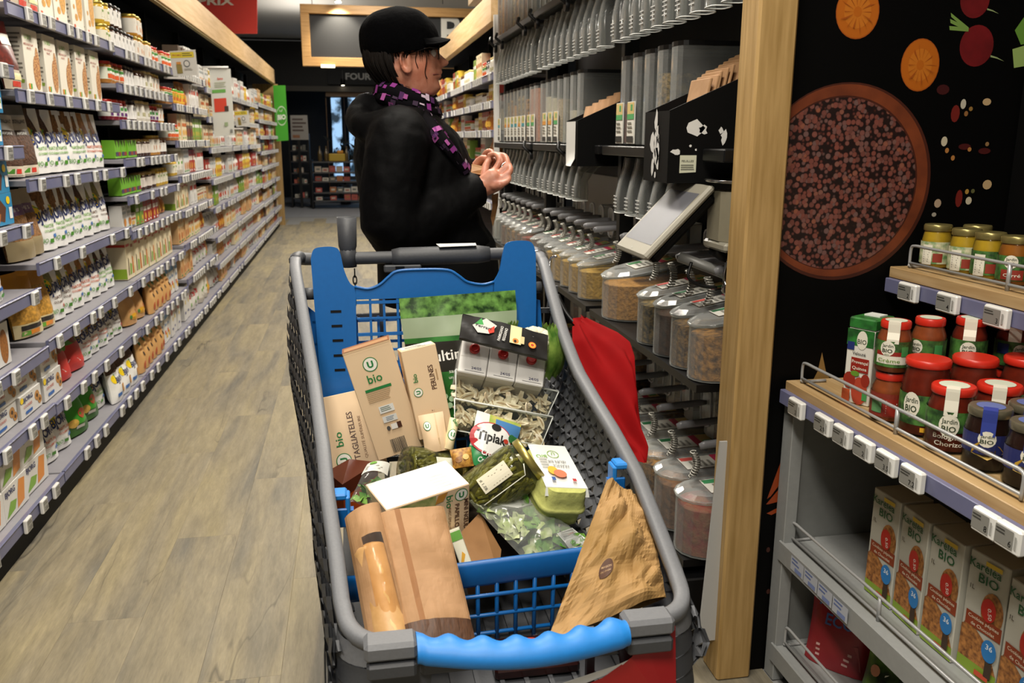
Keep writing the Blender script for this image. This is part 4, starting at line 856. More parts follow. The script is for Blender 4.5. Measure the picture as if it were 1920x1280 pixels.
# ================================================================== wooden post, poster and right display unit
tag(MB().box((.888, 1.815, 1.3), (.088, .09, 2.6), OAKV, bev=.005).build('end_post'), 'tall oak post closing the end of the bulk rack', 'post')
tag(MB().prism([(.80, .10), (.8445, .10), (.8445, .62), (.826, .62)], .006, C('a9a9a7'), Matrix(((1, 0, 0, 0), (0, 0, -1, 1.80), (0, 1, 0, 0), (0, 0, 0, 1)))).build('end_plate'), 'grey slanted plate at the foot of the oak post', 'panel')
po = thing('poster_panel', 'black poster of a lentil bowl, carrot slices and radishes', 'poster', ID)
PY = 1.80; MB().box((1.75, PY+.02, 1.3), (1.64, .04, 2.6), mat('poster_black', '020202', .55, spec=.12)).build('board', po)
PS = planeS((0, PY, 0), (1, 0, 0), (0, 0, 1))
def grad(name, stops, scale=20, var=.3):          # radial print colour around a disc centre is built from rings; this is plain mottled ink
    return mat(name, stops[0], .5, var=var, scale=scale, c2=stops[1])
def lent():
    m = bpy.data.materials.new('lentil_print'); m.use_nodes = True; nt = m.node_tree; N = nt.nodes; L = nt.links; b = N['Principled BSDF']
    tc = N.new('ShaderNodeTexCoord'); mp = N.new('ShaderNodeMapping'); mp.inputs['Scale'].default_value = (1, .0, 1); L.new(tc.outputs['Object'], mp.inputs[0])
    v = N.new('ShaderNodeTexVoronoi'); v.inputs['Scale'].default_value = 88; v.inputs['Randomness'].default_value = .8; L.new(mp.outputs[0], v.inputs['Vector'])
    r = N.new('ShaderNodeValToRGB'); e = r.color_ramp.elements; e[0].position = .0; e[0].color = (1, 1, 1, 1); e[1].position = .66; e[1].color = (.05, .03, .03, 1); q = e.new(.48); q.color = (.85, .85, .85, 1); q = e.new(.6); q.color = (.2, .15, .15, 1)
    L.new(v.outputs['Distance'], r.inputs[0]); sp = N.new('ShaderNodeSeparateColor'); L.new(v.outputs['Color'], sp.inputs[0])
    c = N.new('ShaderNodeValToRGB'); e = c.color_ramp.elements; e[0].color = lin('663c34'); e[1].color = lin('8c513b'); q = e.new(.5); q.color = lin('7c4338'); q = e.new(.85); q.color = lin('6a504c')
    L.new(sp.outputs[0], c.inputs[0]); mx = N.new('ShaderNodeMix'); mx.data_type = 'RGBA'; mx.blend_type = 'MULTIPLY'; mx.inputs[0].default_value = 1
    L.new(c.outputs[0], mx.inputs[6]); L.new(r.outputs[0], mx.inputs[7]); L.new(mx.outputs[2], b.inputs['Base Color']); b.inputs['Roughness'].default_value = .5; return m
LENT = lent(); BOWL = mat('bowl_print', '7a3a1c', .5, var=.3, scale=14, c2='5e2a14'); BOWLD = mat('bowl_print_dark', '461c0e', .5, var=.3, scale=14)
bx, bz = 1.083, 1.213
def arcdisc(cx, cz, r, xmin, n=64):
    return [(max(xmin, cx+r*math.cos(2*PI*k/n)), cz+r*math.sin(2*PI*k/n)) for k in range(n)]
q = MB(); prints(q, PS, [('poly', BOWLD, arcdisc(bx, bz, .218, .936)), ('poly', BOWL, arcdisc(bx-.002, bz+.002, .212, .936)), ('poly', BOWLD, arcdisc(bx-.008, bz-.002, .192, .936)), ('poly', LENT, arcdisc(bx-.009, bz-.003, .189, .936))], .0004)
q.build('printed_bowl', po)
CA1, CA2 = C('ad5c12'), C('b86a1c'); CA3 = C('984a12')
def carrot(cx, cz, rx, rz):
    q = MB(); n = 40; R2 = random.Random(int(cx*100))
    prints(q, PS, [('disc', CA3, cx, cz, rx, rz, 28), ('disc', CA1, cx, cz, rx*.96, rz*.96, 28), ('disc', CA2, cx, cz, rx*.62, rz*.62, 20), ('disc', CA1, cx, cz, rx*.2, rz*.2, 8)]+
           [('poly', CA3, [(cx+rx*.2*math.cos(t), cz+rz*.2*math.sin(t)), (cx+rx*R2.uniform(.6, .9)*math.cos(t-.02), cz+rz*R2.uniform(.6, .9)*math.sin(t-.02)), (cx+rx*.6*math.cos(t+.03), cz+rz*.6*math.sin(t+.03))]) for t in [k*2*PI/14 for k in range(14)]], .0004)
    q.build('printed_carrot_slice', po)
def pp(px, py): p = on(px, py, 1, PY); return p.x, p.z
for px, py, rx, rz in ((1608, 22, .051, .056), (1725, 122, .047, .056)): carrot(*pp(px, py), rx, rz)
RAD, RADH = mat('radish_print', '6e0f14', .5, var=.35, scale=22), C('8c2a26')
for px, py, r_ in ((1831, 86, .042), (1828, 0, .036)):
    x, z = pp(px, py); q = MB()
    its = [('disc', RAD, x, z, r_, r_*1.05, 28), ('poly', C('8a9a6a'), [(x+r_*.9, z-r_*.45), (x+r_*1.3, z-r_*.55), (x+r_*1.75, z-r_*.75), (x+r_*1.3, z-r_*.62), (x+r_*.9, z-r_*.55)])]
    if px == 1831: its += [('poly', C('6f8f45'), [(x-r_*.6, z+r_*.7), (x-r_*1.7, z+r_*b), (x-r_*1.75, z+r_*(b+.2)), (x-r_*.6, z+r_*.9)]) for b in (.75, 1.1, 1.4)]
    prints(q, PS, its, .0004); q.build('printed_radish', po)
q = MB(); x, z = pp(1915, 75); prints(q, PS, [('poly', C('5f8a35'), [(x-.02, z+.02), (x, z+.05), (x+.05, z+.06), (x+.06, z-.0), (x, z-.01)]), ('poly', C('8fa860'), [(x-.02, z-.02), (x+.05, z+.0), (x+.05, z-.05), (x-.01, z-.06)])], .0004); q.build('printed_greens', po)
BEANS = [(1768, 168, .016, .011, '3a0f10'), (1791, 213, .011, .019, '6a1c16'), (1806, 195, .007, .011, 'b5b0a0'), (1820, 204, .005, .005, '8a6a35'), (1850, 191, .011, .008, 'b59a72'), (1811, 213, .005, .006, '8a5f35'), (1770, 265, .008, .011, 'bdb49c'), (1775, 282, .005, .006, 'a5703a'), (1786, 296, .005, .006, 'a5703a'), (1808, 275, .016, .007, '42100f'), (1845, 283, .016, .007, '42100f'), (1817, 280, .005, .005, 'a5703a'), (1850, 270, .005, .005, '8a6a45'), (1850, 346, .012, .011, 'b59a72'), (1797, 372, .009, .02, '6a1c16'), (1812, 359, .005, .006, 'a5803a'), (1823, 358, .005, .005, '5a5a35'), (1815, 376, .008, .009, 'bdb49c'), (1757, 381, .009, .01, 'a5907a'), (1750, 402, .006, .005, '9a9488')]
q = MB(); prints(q, PS, [('disc', C(c), *pp(px, py), a, b, 12) for px, py, a, b, c in BEANS], .0003); q.build('printed_beans', po, kind='stuff')
q = MB(); its = []
for pts in ([(1438, 935), (1475, 835), (1475, 890), (1445, 930)], [(1436, 945), (1476, 898), (1478, 935), (1440, 945)], [(1437, 962), (1470, 945), (1474, 952), (1446, 965)]): its.append(('poly', C('8c3a14'), [pp(*p) for p in pts]))
its.append(('poly', C('8a6a3a'), [pp(*p) for p in ((1541, 660), (1533, 695), (1520, 720), (1560, 720), (1548, 695))]))
for k in range(8): its.append(('disc', C('3a1a12'), *pp(1440+k % 3*12, 1030+k*26), .005, .007))
prints(q, PS, its, .0004); q.build('printed_leaves', po, kind='stuff')
# display unit at the right, its front facing the aisle
du_ = thing('display_shelf', 'grey end display with jars above and cookie boxes below', 'shelving', ID)
SG_ = mat('display_grey', '8b8d8c', .5, var=.06, scale=70); SGD = mat('display_panel', '777977', .55, var=.05, scale=50)
def BX(x0, x1, y0, y1, z0, z1, m, nm, par, bev=.0015): return MB().box(((x0+x1)/2, (y0+y1)/2, (z0+z1)/2), (x1-x0, y1-y0, z1-z0), m, bev=bev).build(nm, par)
BX(.985, 1.5, 1.772, 1.79, 0, .74, SGD, 'side_panel', du_); BX(.982, 1.012, 1.75, 1.795, 0, .735, SG_, 'corner_post', du_)
BX(1.5, 1.53, .45, 1.79, 0, 1.5, BLACKP, 'back_panel', du_); BX(.985, 1.5, .62, .64, 0, .74, SGD, 'side_panel', du_)
BX(1.02, 1.5, .47, 1.77, 0, .055, BLACKP, 'base', du_)
OAKS = woodmat('oak_shelf_top', 'b69a70', '9c7d50', 1, 9)
sm = BX(.975, 1.48, .45, 1.785, .737, .765, OAKS, 'oak_shelf', du_); BX(.962, .975, .45, 1.785, .712, .745, mat('price_rail_violet'), 'price_rail', sm)
sl = BX(.985, 1.48, .45, 1.77, .345, .37, SG_, 'metal_shelf', du_); BX(.978, .9855, .45, 1.765, .322, .372, SG_, 'shelf_lip', sl)
sb = BX(.985, 1.48, .45, 1.77, .07, .095, SG_, 'metal_shelf', du_); BX(.978, .9855, .45, 1.765, .05, .098, SG_, 'shelf_lip', sb)
su = BX(1.215, 1.49, .45, 1.79, 1.0, 1.025, OAKS, 'oak_shelf', du_); BX(1.203, 1.215, .45, 1.785, .968, 1.0, mat('price_rail_violet'), 'price_rail', su)
WIRE = mat('wire_grey', 'a5a6a6', .35, .3)
def guard(x, y0, y1, z, h, posts, par, xb=.06):
    m = MB(); r = .0035
    P = smoothpath([(x+xb, y1, z+.004), (x+.003, y1, z+.004), (x, y1, z+h*.2), (x, y1, z+h*.85), (x, y1-.012, z+h), (x, y1-.05, z+h)], 4)+[Vector((x, y0+.05, z+h))]+smoothpath([(x, y0+.012, z+h), (x, y0, z+h*.85), (x, y0, z+.004)], 4)
    m.tube(P, r, WIRE, n=6); m.tube([(x, y1, z+.012), (x, y0, z+.012)], r, WIRE, n=6)
    for y in posts: m.tube([(x, y, z), (x, y, z+h)], r*1.3, WIRE, n=6)
    return m.build('wire_guard', par)
guard(.998, 1.08, 1.755, .765, .05, [1.40], sm); guard(1.005, .7, 1.755, .37, .052, [1.40, 1.05], sl); guard(1.005, .7, 1.745, .095, .055, [1.3], sb); guard(1.24, .6, 1.755, 1.025, .052, [1.45, 1.15], su)
def esl(x, y, z, w, txt, par, tilt=0):
    M = T(x, y, z) @ Ry(tilt)
    q = MB().box((-.008, 0, 0), (.014, w, .04), C('dcdcd8', .35), M, bev=.003)
    prints(q, planeS(M @ Vector((-.0152, w*.06, 0)), (0, -1, 0), (0, 0, 1)), [('rect', mat('eink', '7f7e78', .4), -w*.4, -.014, w*.32, .015, 1, 1), ('text', C('1c1c1c'), txt, w*.2, -.011, .014), ('lines', C('3f3f3c'), -w*.36, .002, w*.1, .012, 2), ('rect', C('9a9a95'), w*.38, -.01, w*.46, .01, 1, 1)])
    q.build('price_tag', par)
p0 = [(1508, 762), (1561, 799), (1600, 822), (1643, 850), (1685, 878), (1712, 893)]
for (px, py), t in zip([(1496, 757), (1546, 790), (1582, 812), (1622, 838), (1664, 868), (1712, 898)], ('2', '2.9', '3', '2', '3.5', '7.2')):
    p = on(px, py, 0, .955); esl(.962, p.y, .728, .058, t, sm)
for (px, py), t in zip([(1852, 973), (1897, 1003)], ('8', '6')): p = on(px, py, 0, .955); esl(.962, p.y, .728, .052, t, sm)
for (px, py), t in zip([(1706, 530), (1780, 553), (1872, 578)], ('2', '4', '3')): p = on(px, py, 0, 1.195); esl(1.203, p.y, .983, .062, t, su)
SL = planeS((.9778, 0, .348), (0, -1, 0), (0, 0, 1)); q = MB(); its = []
for k in range(4): its += [('rect', C('a9aeb8'), -1.70+k*.062, -.016, -1.70+k*.062+.058, .018, 1, 1), ('lines', C('5b6b9c'), -1.695+k*.062, -.002, -1.66+k*.062, .016, 2), ('rect', C('6f7fae'), -1.68+k*.062, -.014, -1.65+k*.062, -.004, 1, 1)]
prints(q, SL, its, .0008); q.build('paper_labels', sl)
# jars and packs on the display
def djar(r, h, lid, sauce, a0, its, seal=None, lidtop=None, lidh=.014, shoulder=.8, lab=None, labz=(.12, .6), name='sauce_jar'):
    ro = bpy.data.objects.new(name, None); COL.objects.link(ro); n = 24
    pr = [(r*.9, 0), (r, .006), (r, h*.62), (r*.98, h*.68), (r*shoulder, h*.84), (r*shoulder*.97, h-lidh)]
    MB().lathe(pr, GLASS, n=n).build('glass', ro)
    MB().lathe([(a*.95, max(.003, z)) for a, z in pr[:-1]]+[(r*shoulder*.93, h*.9)], sauce, n=n).build('sauce', ro)
    MB().lathe([(r*shoulder*1.03, h-lidh), (r*shoulder*1.06, h-lidh+.002), (r*shoulder*1.06, h-.003), (r*shoulder*1.0, h)], lid, n=n).build('lid', ro)
    q = MB(); cs = cylS(r*1.01, ID, a0); pi = r*PI
    if lab: prints(q, cs, [('rect', lab, -pi*.62, h*labz[0], pi*.62, h*labz[1], 20, 1)], .0003)
    prints(q, lambda u, v, e: cs(u, v*h, e), [tuple(t)[:6]+(14, 1) if t[0] == 'rect' else t for t in its], .0007); q.build('paper_label', ro)
    if seal or lidtop:
        q = MB(); ca, sa = math.cos(a0), math.sin(a0); w = .011; rr = r*shoulder*1.07
        if lidtop: q.lathe([(r*.62, h+.0006), (r*.6, h+.0007)], lidtop, n=16)
        if seal:
            pth = [(.35, h+.0012), (1, h+.0012), (1.01, h-.004), (1.0, h-.02), (r/rr*1.0, h*.68), (r/rr*1.012, h*.6)]
            vs = [];
            for f, z in pth:
                for s in (-w, w): x, y = rr*f, s; vs.append((x*ca-y*sa, x*sa+y*ca, z))
            q.add(vs, [(2*i, 2*i+2, 2*i+3, 2*i+1) for i in range(len(pth)-1)], seal)
            prints(q, lambda u, v, e: cylS(rr*1.012, ID, a0)(u, v, e), [('rect', C('4a9a6a'), -.006, h-.045, .006, h-.028, 1, 1)])
        q.build('paper_seal', ro)
    return ro
LIDR, CRM = C('c22a1a', .35), C('ddd9c8')
SAU = mat('tomato_sauce', '7e2310', .35, var=.3, scale=60); SAUO = mat('orange_sauce', 'a5502a', .35, var=.25, scale=60); DKS = mat('dark_sauce', '2c1510', .3, var=.3, scale=50); YEL = mat('yellow_cream', 'c9a22a', .35, var=.15, scale=40); MUST = mat('mustard_spread', 'a8842a', .4, var=.3, scale=40)
LG = mat('label_garden', '4a7a35', .5, var=.6, scale=60, c2='1f3a1c')
def jbio(x=0, v=.42, s=1): return [('disc', CRM, x, v, .016*s, .17*s, 16), ('text', C('33402a'), 'Jardin', x, v+.03*s, .10*s, .024*s), ('text', C('33402a'), 'BIO', x, v-.09*s, .12*s, .022*s, 0, .02), ('text', C('6a7a55'), 'étic', x, v-.15*s, .05*s, .01*s)]
def textv(it): return it
A = 1.28*PI
def J(x, y, z, *a, label, group=None, **k):
    ro = djar(*a, **k); ro.matrix_world = T(x, y, z); tag(ro, label, 'jar', group); return ro
red = C('8c2318')
def _scaletext(its, h): return its
def lab_small(txt): return [('rect', CRM, -.03, .2, .03, .36, 6, 1), ('rect', red, -.03, .36, .03, .44, 6, 1)]+jbio(-.008, .5, .85)+[('rect', C('3f8a4a'), .017, .36, .03, .55, 2, 1), ('text', C('6a8a3a'), txt, -.004, .24, .09, .04)]
J(1.036, 1.487, .7658, .033, .098, LIDR, SAUO, A, [('rect', red, -.004, .15, .03, .5, 5, 1), ('lines', CRM, .0, .18, .026, .48, 6), ('rect', C('5a8a5a'), -.03, .2, -.008, .5, 4, 1)], lab=C('7c2a1c'), label='small orange sauce jar under another jar, beside the green carton')
J(1.036, 1.487, .8648, .033, .102, LIDR, SAUO, A, lab_small('Crème'), seal=CRM, lidtop=C('c9d0bc'), lab=LG, labz=(.14, .64), label='small red lidded jar stacked nearest the green carton')
for k, (x, y) in enumerate(((1.12, 1.50), (1.20, 1.485), (1.28, 1.46))):
    J(x, y, .7658, .033, .098, LIDR, SAUO if k < 1 else SAU, A, [], lab=LG, label='lower jar of the %s stack along the back of the display' % ORD[k+1])
    J(x, y, .8648, .033, .102, LIDR, SAUO if k < 1 else SAU, A, (jbio(-.02, .45, .8)+[('rect', C('3f8a4a'), .014, .3, .03, .52, 2, 1)]) if k < 1 else jbio(0, .42, .9) if k == 1 else jbio(.012, .42, .8)+[('rect', C('23306a'), -.03, .35, -.008, .55, 4, 1)], seal=None if k == 0 else CRM, lidtop=C('c9d0bc') if k < 2 else None, lab=LG, label='upper jar of the %s stack along the back of the display' % ORD[k+1])
for k, (x, y) in enumerate(((1.055, 1.405), (1.15, 1.40), (1.245, 1.38))):
    J(x, y, .7658, .043, .145, LIDR, SAU, A, jbio(-.02, .42, 1)+[('rect', C('3f8a4a'), .016, .2, .034, .38, 3, 1), ('rect', C('d8a52a'), .0, .08, .02, .14, 2, 1)], shoulder=.88, lab=LG, labz=(.16, .56), label='tall sauce jar with plain red lid, %s from the aisle' % ORD[k])
for k, (x, y) in enumerate(((1.046, 1.317), (1.133, 1.31), (1.22, 1.295))):
    J(x, y, .7658, .041, .118, LIDR, SAU, A, jbio(0, .45, 1.05)+([('text', CRM, 'Bologn.', -.004, .24, .1, .04), ('text', CRM, 'Chorizo', .002, .13, .1, .045)]), seal=CRM, lidtop=C('c9d0bc'), lab=LG, labz=(.34, .66), shoulder=.86, label='front row sauce jar with sealed red lid, %s from the aisle' % ORD[k])
LIDB = mat('lid_bronze', '7a7460', .3, .6); SB = C('2a3a8c')
for k, (x, y) in enumerate(((1.045, 1.222), (1.125, 1.225), (1.055, 1.138))):
    J(x, y, .7658, .036, .108, LIDB, DKS, A, [('disc', CRM, 0, .55, .014, .13, 14), ('text', C('33402a'), 'Jardin', 0, .57, .07, .02), ('text', C('33402a'), 'BIO', 0, .48, .09, .02, 0, .02), ('poly', C('b9932f'), [(-.02, .42), (-.01, .5), (.02, .45), (.03, .34), (.004, .22), (-.022, .3)]), ('text', C('4a3a12'), 'Miel', .002, .34, .07, .025)], seal=SB, lidtop=C('5a679c'), lab=C('22285c'), labz=(.3, .62), shoulder=.9, label='dark jar with blue sealed bronze lid, %s' % ('nearest the red sealed front jar', 'behind the front pair, by the back', 'nearest the yellow jar')[k])
J(1.04, 1.062, .7658, .034, .105, C('5f7a3a', .35), MUST, A, [('disc', CRM, -.004, .55, .014, .13, 14), ('text', C('33402a'), 'Jardin', -.004, .57, .07, .02), ('text', C('33402a'), 'BIO', -.004, .48, .09, .02, 0, .02), ('poly', C('b98a2a'), [(-.02, .42), (.02, .45), (.026, .3), (.0, .18), (-.022, .3)]), ('text', C('4a3a12'), 'Miel', 0, .32, .07, .025)], seal=C('2f6a4a'), shoulder=.9, label='yellow spread jar with green lid at the end of the wire guard')
for k, (px, py) in enumerate(((1757, 500), (1800, 512), (1835, 522), (1880, 533), (1925, 548))):
    p = on(px, py, 2, 1.027)
    J(1.30+.0*k, p.y-.0, 1.0258, .032, .098, mat('lid_gold', '8f8350', .3, .6), YEL if k < 3 else mat('apricot_spread', 'a8641f', .35, var=.2), A-.1, [('rect', C('8a3324'), -.0, .16, .02, .36, 3, 1), ('rect', CRM, -.024, .1, -.002, .55, 4, 1), ('lines', C('8a8880'), -.02, .14, -.006, .5, 7)] if k < 3 else jbio(-.004, .5, .8)+[('rect', C('8a2f22'), -.02, .14, .02, .34, 4, 1), ('text', CRM, 'Carré', 0, .2, .09, .03)], lab=LG if k > 1 else mat('label_leaf', '5f8a52', .5, var=.6, scale=60, c2='d4cfae'), labz=(.12, .62), shoulder=.88, label='%s from the poster in the front row of the upper display shelf' % ('yellow cream jar '+ORD[k] if k < 3 else 'orange spread jar '+ORD[k]))
J(1.375, 1.72, 1.0258, .032, .098, mat('lid_gold'), YEL, A, [], lab=LG, shoulder=.88, label='yellow cream jar standing behind the front row, upper display shelf')
ct = thing('juice_carton', 'tall white and green soup carton standing behind the wire guard', 'carton', T(1.062, 1.605, .7658) @ Rz(27))
MB().box((0, 0, .08), (.075, .06, .16), C('d6d3c8'), bev=.002).build('body', ct)
GR = C('2f7a32'); GT = mat('carton_green', '2f7a32', .4, var=.4, scale=50, c2='1f4a22')
MB().box((0, 0, .172), (.075, .06, .024), GT, bev=.003).box((.012, 0, .185), (.03, .035, .004), C('d8dbd4')).build('top', ct)
q = MB(); SFc = planeS((-.0377, 0, 0), (0, -1, 0), (0, 0, 1)); SFd = planeS((0, -.0302, 0), (1, 0, 0), (0, 0, 1))
prints(q, SFc, [('rect', GT, -.03, .125, .03, .16, 4, 1), ('disc', CRM, .004, .138, .012, .02, 16), ('text', C('33402a'), 'BIO', .004, .13, .014, .02), ('rect', C('23306a'), -.028, .115, -.012, .132, 1, 1), ('text', C('3a3a3a'), 'Velouté', 0, .106, .009, .03), ('rect', red, -.016, .07, .024, .1, 2, 1), ('text', CRM, 'Provençal', .004, .088, .0095, .036), ('text', CRM, 'Quinoa', .004, .075, .0095, .034), ('disc', C('a8402a'), .008, .03, .018, .03, 16), ('disc', C('8c2a1a'), -.016, .05, .014, .018), ('disc', C('8c2a1a'), .02, .055, .01, .014), ('disc', C('5f8a2a'), -.004, .066, .01, .006), ('rect', C('b5522c'), -.03, .0, -.012, .03, 1, 1), ('rect', C('3f8a4a'), .016, .012, .027, .035, 1, 1)])
prints(q, SFd, [('poly', GT, [(-.036, .16), (.036, .16), (.036, .13), (.01, .14), (-.02, .12), (-.036, .13)]), ('lines', C('7a766c'), -.02, .02, .03, .115, 12), ('rect', red, -.02, .03, .0, .033, 1, 1), ('rect', red, -.02, .1, .006, .104, 1, 1)]); q.build('front_print', ct)
CKW = mat('cookie_carton', 'b9b7ab', .5); CKP = mat('cookie_print', 'b57a3f', .6, var=.45, scale=110, c2='6e4322')
def ckbox():
    r = bpy.data.objects.new('cookie_carton', None); COL.objects.link(r); w, h, d = .086, .235, .075
    MB().box((d/2, 0, h/2), (d, w, h), CKW, bev=.0015).build('box', r); q = MB()
    prints(q, planeS((0, 0, 0), (0, -1, 0), (0, 0, 1)), [('rect', C('7f9a2f'), -.043, .002, .043, .03, 2, 1), ('poly', CKP, [(-.042, .03), (.042, .03), (.02, .075), (-.02, .1), (-.042, .09)]), ('disc', CKP, .018, .14, .024, .036, 18), ('disc', CKP, -.03, .07, .012, .03), ('rect', C('8a3a1c'), -.035, .095, .043, .122, 2, 1), ('text', C('d8cbb4'), 'Cookies pépites', .004, .111, .009, .07), ('text', C('d8cbb4'), 'de Chocolat', .004, .099, .009, .055), ('text', C('1f5a34'), 'Karéléa', -.006, .206, .022, .068), ('text', C('1f5a34'), 'BIO', .004, .184, .024, .045), ('text', C('3a2f22'), '1L', -.028, .165, .012), ('disc', C('b5281e'), .012, .142, .016, .022, 18), ('text', C('e0d8cc'), '0.50', .012, .136, .011, .024, -80), ('disc', C('2a76b8'), .024, .07, .016, .021, 18), ('text', C('d8e0e6'), '36', .024, .072, .014, .02), ('rect', C('d8b83a'), -.005, .22, .03, .228, 2, 1), ('rect', C('c0472a'), .0, .012, .03, .022, 1, 1), ('rect', C('3a2a1c'), .02, .02, .035, .05, 1, 1)])
    q.build('front_print', r); return r
ck = None
for k in range(5):
    M = T(1.05+(.012 if k == 3 else 0), 1.475-k*.0935-(.012 if k > 3 else 0), .3708) @ Rz([2, -3, 1, 6, -2][k]); lb = 'white cookie carton with green script, %s from the poster on the lower display shelf' % ORD[k]
    if ck is None: ck = ckbox(); ck.matrix_world = M; tag(ck, lb, 'carton', 'cookie cartons on the lower display shelf')
    else: clone(ck, M, lb, 'cookie cartons on the lower display shelf')
lowc = clone(ck, T(1.12, 1.345, .0958) @ S3(1, 1, .75), 'cookie carton half hidden on the bottom display shelf', None)
rb = P_bag(.16, .235, .07, zsplit((.42, C('8c2128')), (1, mat('red_foil', 'a52a33', .35, var=.3, scale=14, bump=.3))), [('text', C('4f6aa8'), 'ALTER', 0, .145, .036, .12, 0, .02), ('text', C('4f6aa8'), 'ECO', .0, .11, .034, .07, 0, .02), ('poly', C('8a2a2a'), [(-.06, .02), (.06, .02), (.05, .08), (-.05, .06)]), ('lines', C('c9a09a'), -.05, .02, .04, .06, 3)], 21, 'red_snack_bag', lean=.15)()
rb.matrix_world = T(1.085, 1.64, .097) @ Rz(180+38); tag(rb, 'crumpled red foil bag on the bottom display shelf', 'bag')
gb = P_bag(.15, .17, .06, lambda u, v: mat('green_foil', '5f8a2a', .35, var=.5, scale=18, c2='1c2a14', bump=.3), [('poly', CRM, [(-.03, .03), (.02, .04), (.03, .1), (-.02, .08)]), ('text', CB, 'BIO', 0, .05, .03, .06), ('disc', C('c98a6a'), -.045, .08, .012, .012)], 22, 'green_snack_bag', lean=.3)()
gb.matrix_world = T(1.11, 1.47, .097) @ Rz(180+30); tag(gb, 'crumpled green foil bag beside the red one on the bottom shelf', 'bag')
# ================================================================== shopping trolley
RIM = [(1.13, .602, -.045, .505), (1.2, .610, -.05, .51), (1.3, .662, -.06, .507), (1.4, .72, -.073, .50), (1.5, .765, -.08, .487), (1.6, .795, -.09, .478), (1.7, .835, -.10, .465), (1.8, .895, -.115, .457), (1.9, .962, -.13, .455), (2.0, 1.02, -.145, .457), (2.08, 1.035, -.148, .458)]
def rim(Y):
    Y = max(RIM[0][0], min(RIM[-1][0], Y))
    for a, b in zip(RIM[:-1], RIM[1:]):
        if Y <= b[0]:
            t = (Y-a[0])/(b[0]-a[0]); return tuple(a[i]+(b[i]-a[i])*t for i in range(4))
ZB = .40
ca = thing('shopping_trolley', 'grey plastic shopping trolley with blue seat flap, full of groceries', 'trolley', ID)
def sweep(mb, pts, wd, ht, m, lat):       # rounded bar with a level top; lat(i) = sideways direction
    pts = [Vector(p) for p in pts]; N = len(pts); vs = []; n = 10
    for i, p in enumerate(pts):
        t = (pts[min(i+1, N-1)]-pts[max(i-1, 0)]).normalized(); L_ = lat(i) - t*lat(i).dot(t); L_.normalize(); U = L_.cross(t); U = U if U.z > 0 or abs(U.z) < 1e-6 else -U
        for k in range(n):
            q = 2*PI*k/n; cx = math.copysign(abs(math.cos(q))**.6, math.cos(q)); sy = math.copysign(abs(math.sin(q))**.6, math.sin(q)); vs.append(p+L_*(cx*wd/2)+U*(sy*ht/2))
    fs = [(i*n+k, i*n+(k+1) % n, (i+1)*n+(k+1) % n, (i+1)*n+k) for i in range(N-1) for k in range(n)]+[tuple(range(n))[::-1], tuple(range((N-1)*n, N*n))]
    mb.add(vs, fs, m, smooth=True)
m = MB(); w_ = .026
Ls = [Vector((r[2]+w_/2, r[0], r[1])) for r in [rim(1.22+.86*k/24) for k in range(25)]]
Rs = [Vector((r[3]-w_/2, r[0], r[1])) for r in [rim(1.22+.86*k/24) for k in range(25)]]
fl = [Vector((-.018, 1.155, .604)), Vector((.03, 1.128, .602)), Vector((.07, 1.122, .602))]; fr = [Vector((.39, 1.115, .604)), Vector((.43, 1.12, .604)), Vector((.474, 1.15, .606))]
path = Ls[::-1]+smoothpath([Ls[0], Vector((-.028, 1.17, .606)), Vector((-.002, 1.135, .603)), Vector((.05, 1.12, .602))], 5)[1:]
def latof(P): return lambda i: Vector(((P[min(i+1, len(P)-1)]-P[max(i-1, 0)]).y, -(P[min(i+1, len(P)-1)]-P[max(i-1, 0)]).x, 0)).normalized()
sweep(m, path, w_, .022, CARTG, latof(path)); pathr = Rs[::-1]+smoothpath([Rs[0], Vector((.488, 1.165, .606)), Vector((.46, 1.128, .603)), Vector((.40, 1.112, .602))], 5)[1:]
sweep(m, pathr, w_, .022, CARTG, latof(pathr)); m.build('rim', ca)
# side walls: lattice of scales with triangular gaps
def wallpt(s, Y, v, off=0):               # s -1 left, +1 right; v 0 at the rim .. 1 at the floor of the basket
    r = rim(Y); z = r[1]-.012-(r[1]-.012-ZB)*v; bul = .036*math.sin(PI*min(1, v*1.15+.02)); tap = .05*v
    x = (r[2]+.006-bul*.95+tap-off) if s < 0 else (r[3]-.008+bul*1.25-tap+off)
    return Vector((x, Y, z))
for s, nm in ((-1, 'honeycomb_wall'), (1, 'honeycomb_wall')):
    m = MB(); R_ = .0235; dx = R_*1.732; dz = R_*1.5
    hexp = [(0, 1), (.866, .5), (.866, -.5), (0, -1), (-.866, -.5), (-.866, .5)]; tri = [(0, -.02), (.52, -.62), (-.52, -.62)]
    fc = [(5, 0, 1, 6), (1, 2, 7, 6), (2, 3, 7), (3, 8, 7), (3, 4, 8), (4, 5, 6, 8)]
    for j in range(20):
        for i in range(24):
            cy = 1.16+dx*(i+.5*(j % 2)); cz = 1.02-dz*j
            if cy > 2.05 or cy < 1.15: continue
            r = rim(cy); top = r[1]-.012
            if cz > top+R_*.8 or cz < ZB-.01: continue
            vs = []
            for lay in (0, 1):
                for k, (a, b) in enumerate(hexp+tri):
                    yy = cy+a*R_; zz = cz+b*R_; rr = rim(yy); t_ = rr[1]-.012; zz = min(zz, t_); v = (t_-zz)/(t_-ZB)
                    vs.append(wallpt(s, yy, max(0, min(1.05, v)), (lay*.005+(.006 if (k in (2, 3, 4) or k > 6) else 0)*(-1))))
            fs = [f for f in fc]+[tuple(q+9 for q in f[::-1]) for f in fc]+[(6, 7, 16, 15), (7, 8, 17, 16), (8, 6, 15, 17)]
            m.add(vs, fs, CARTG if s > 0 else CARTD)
    m.build(nm, ca)
m = MB(); m.box((.2, 1.6, ZB-.006), (.5, .92, .012), CARTD)
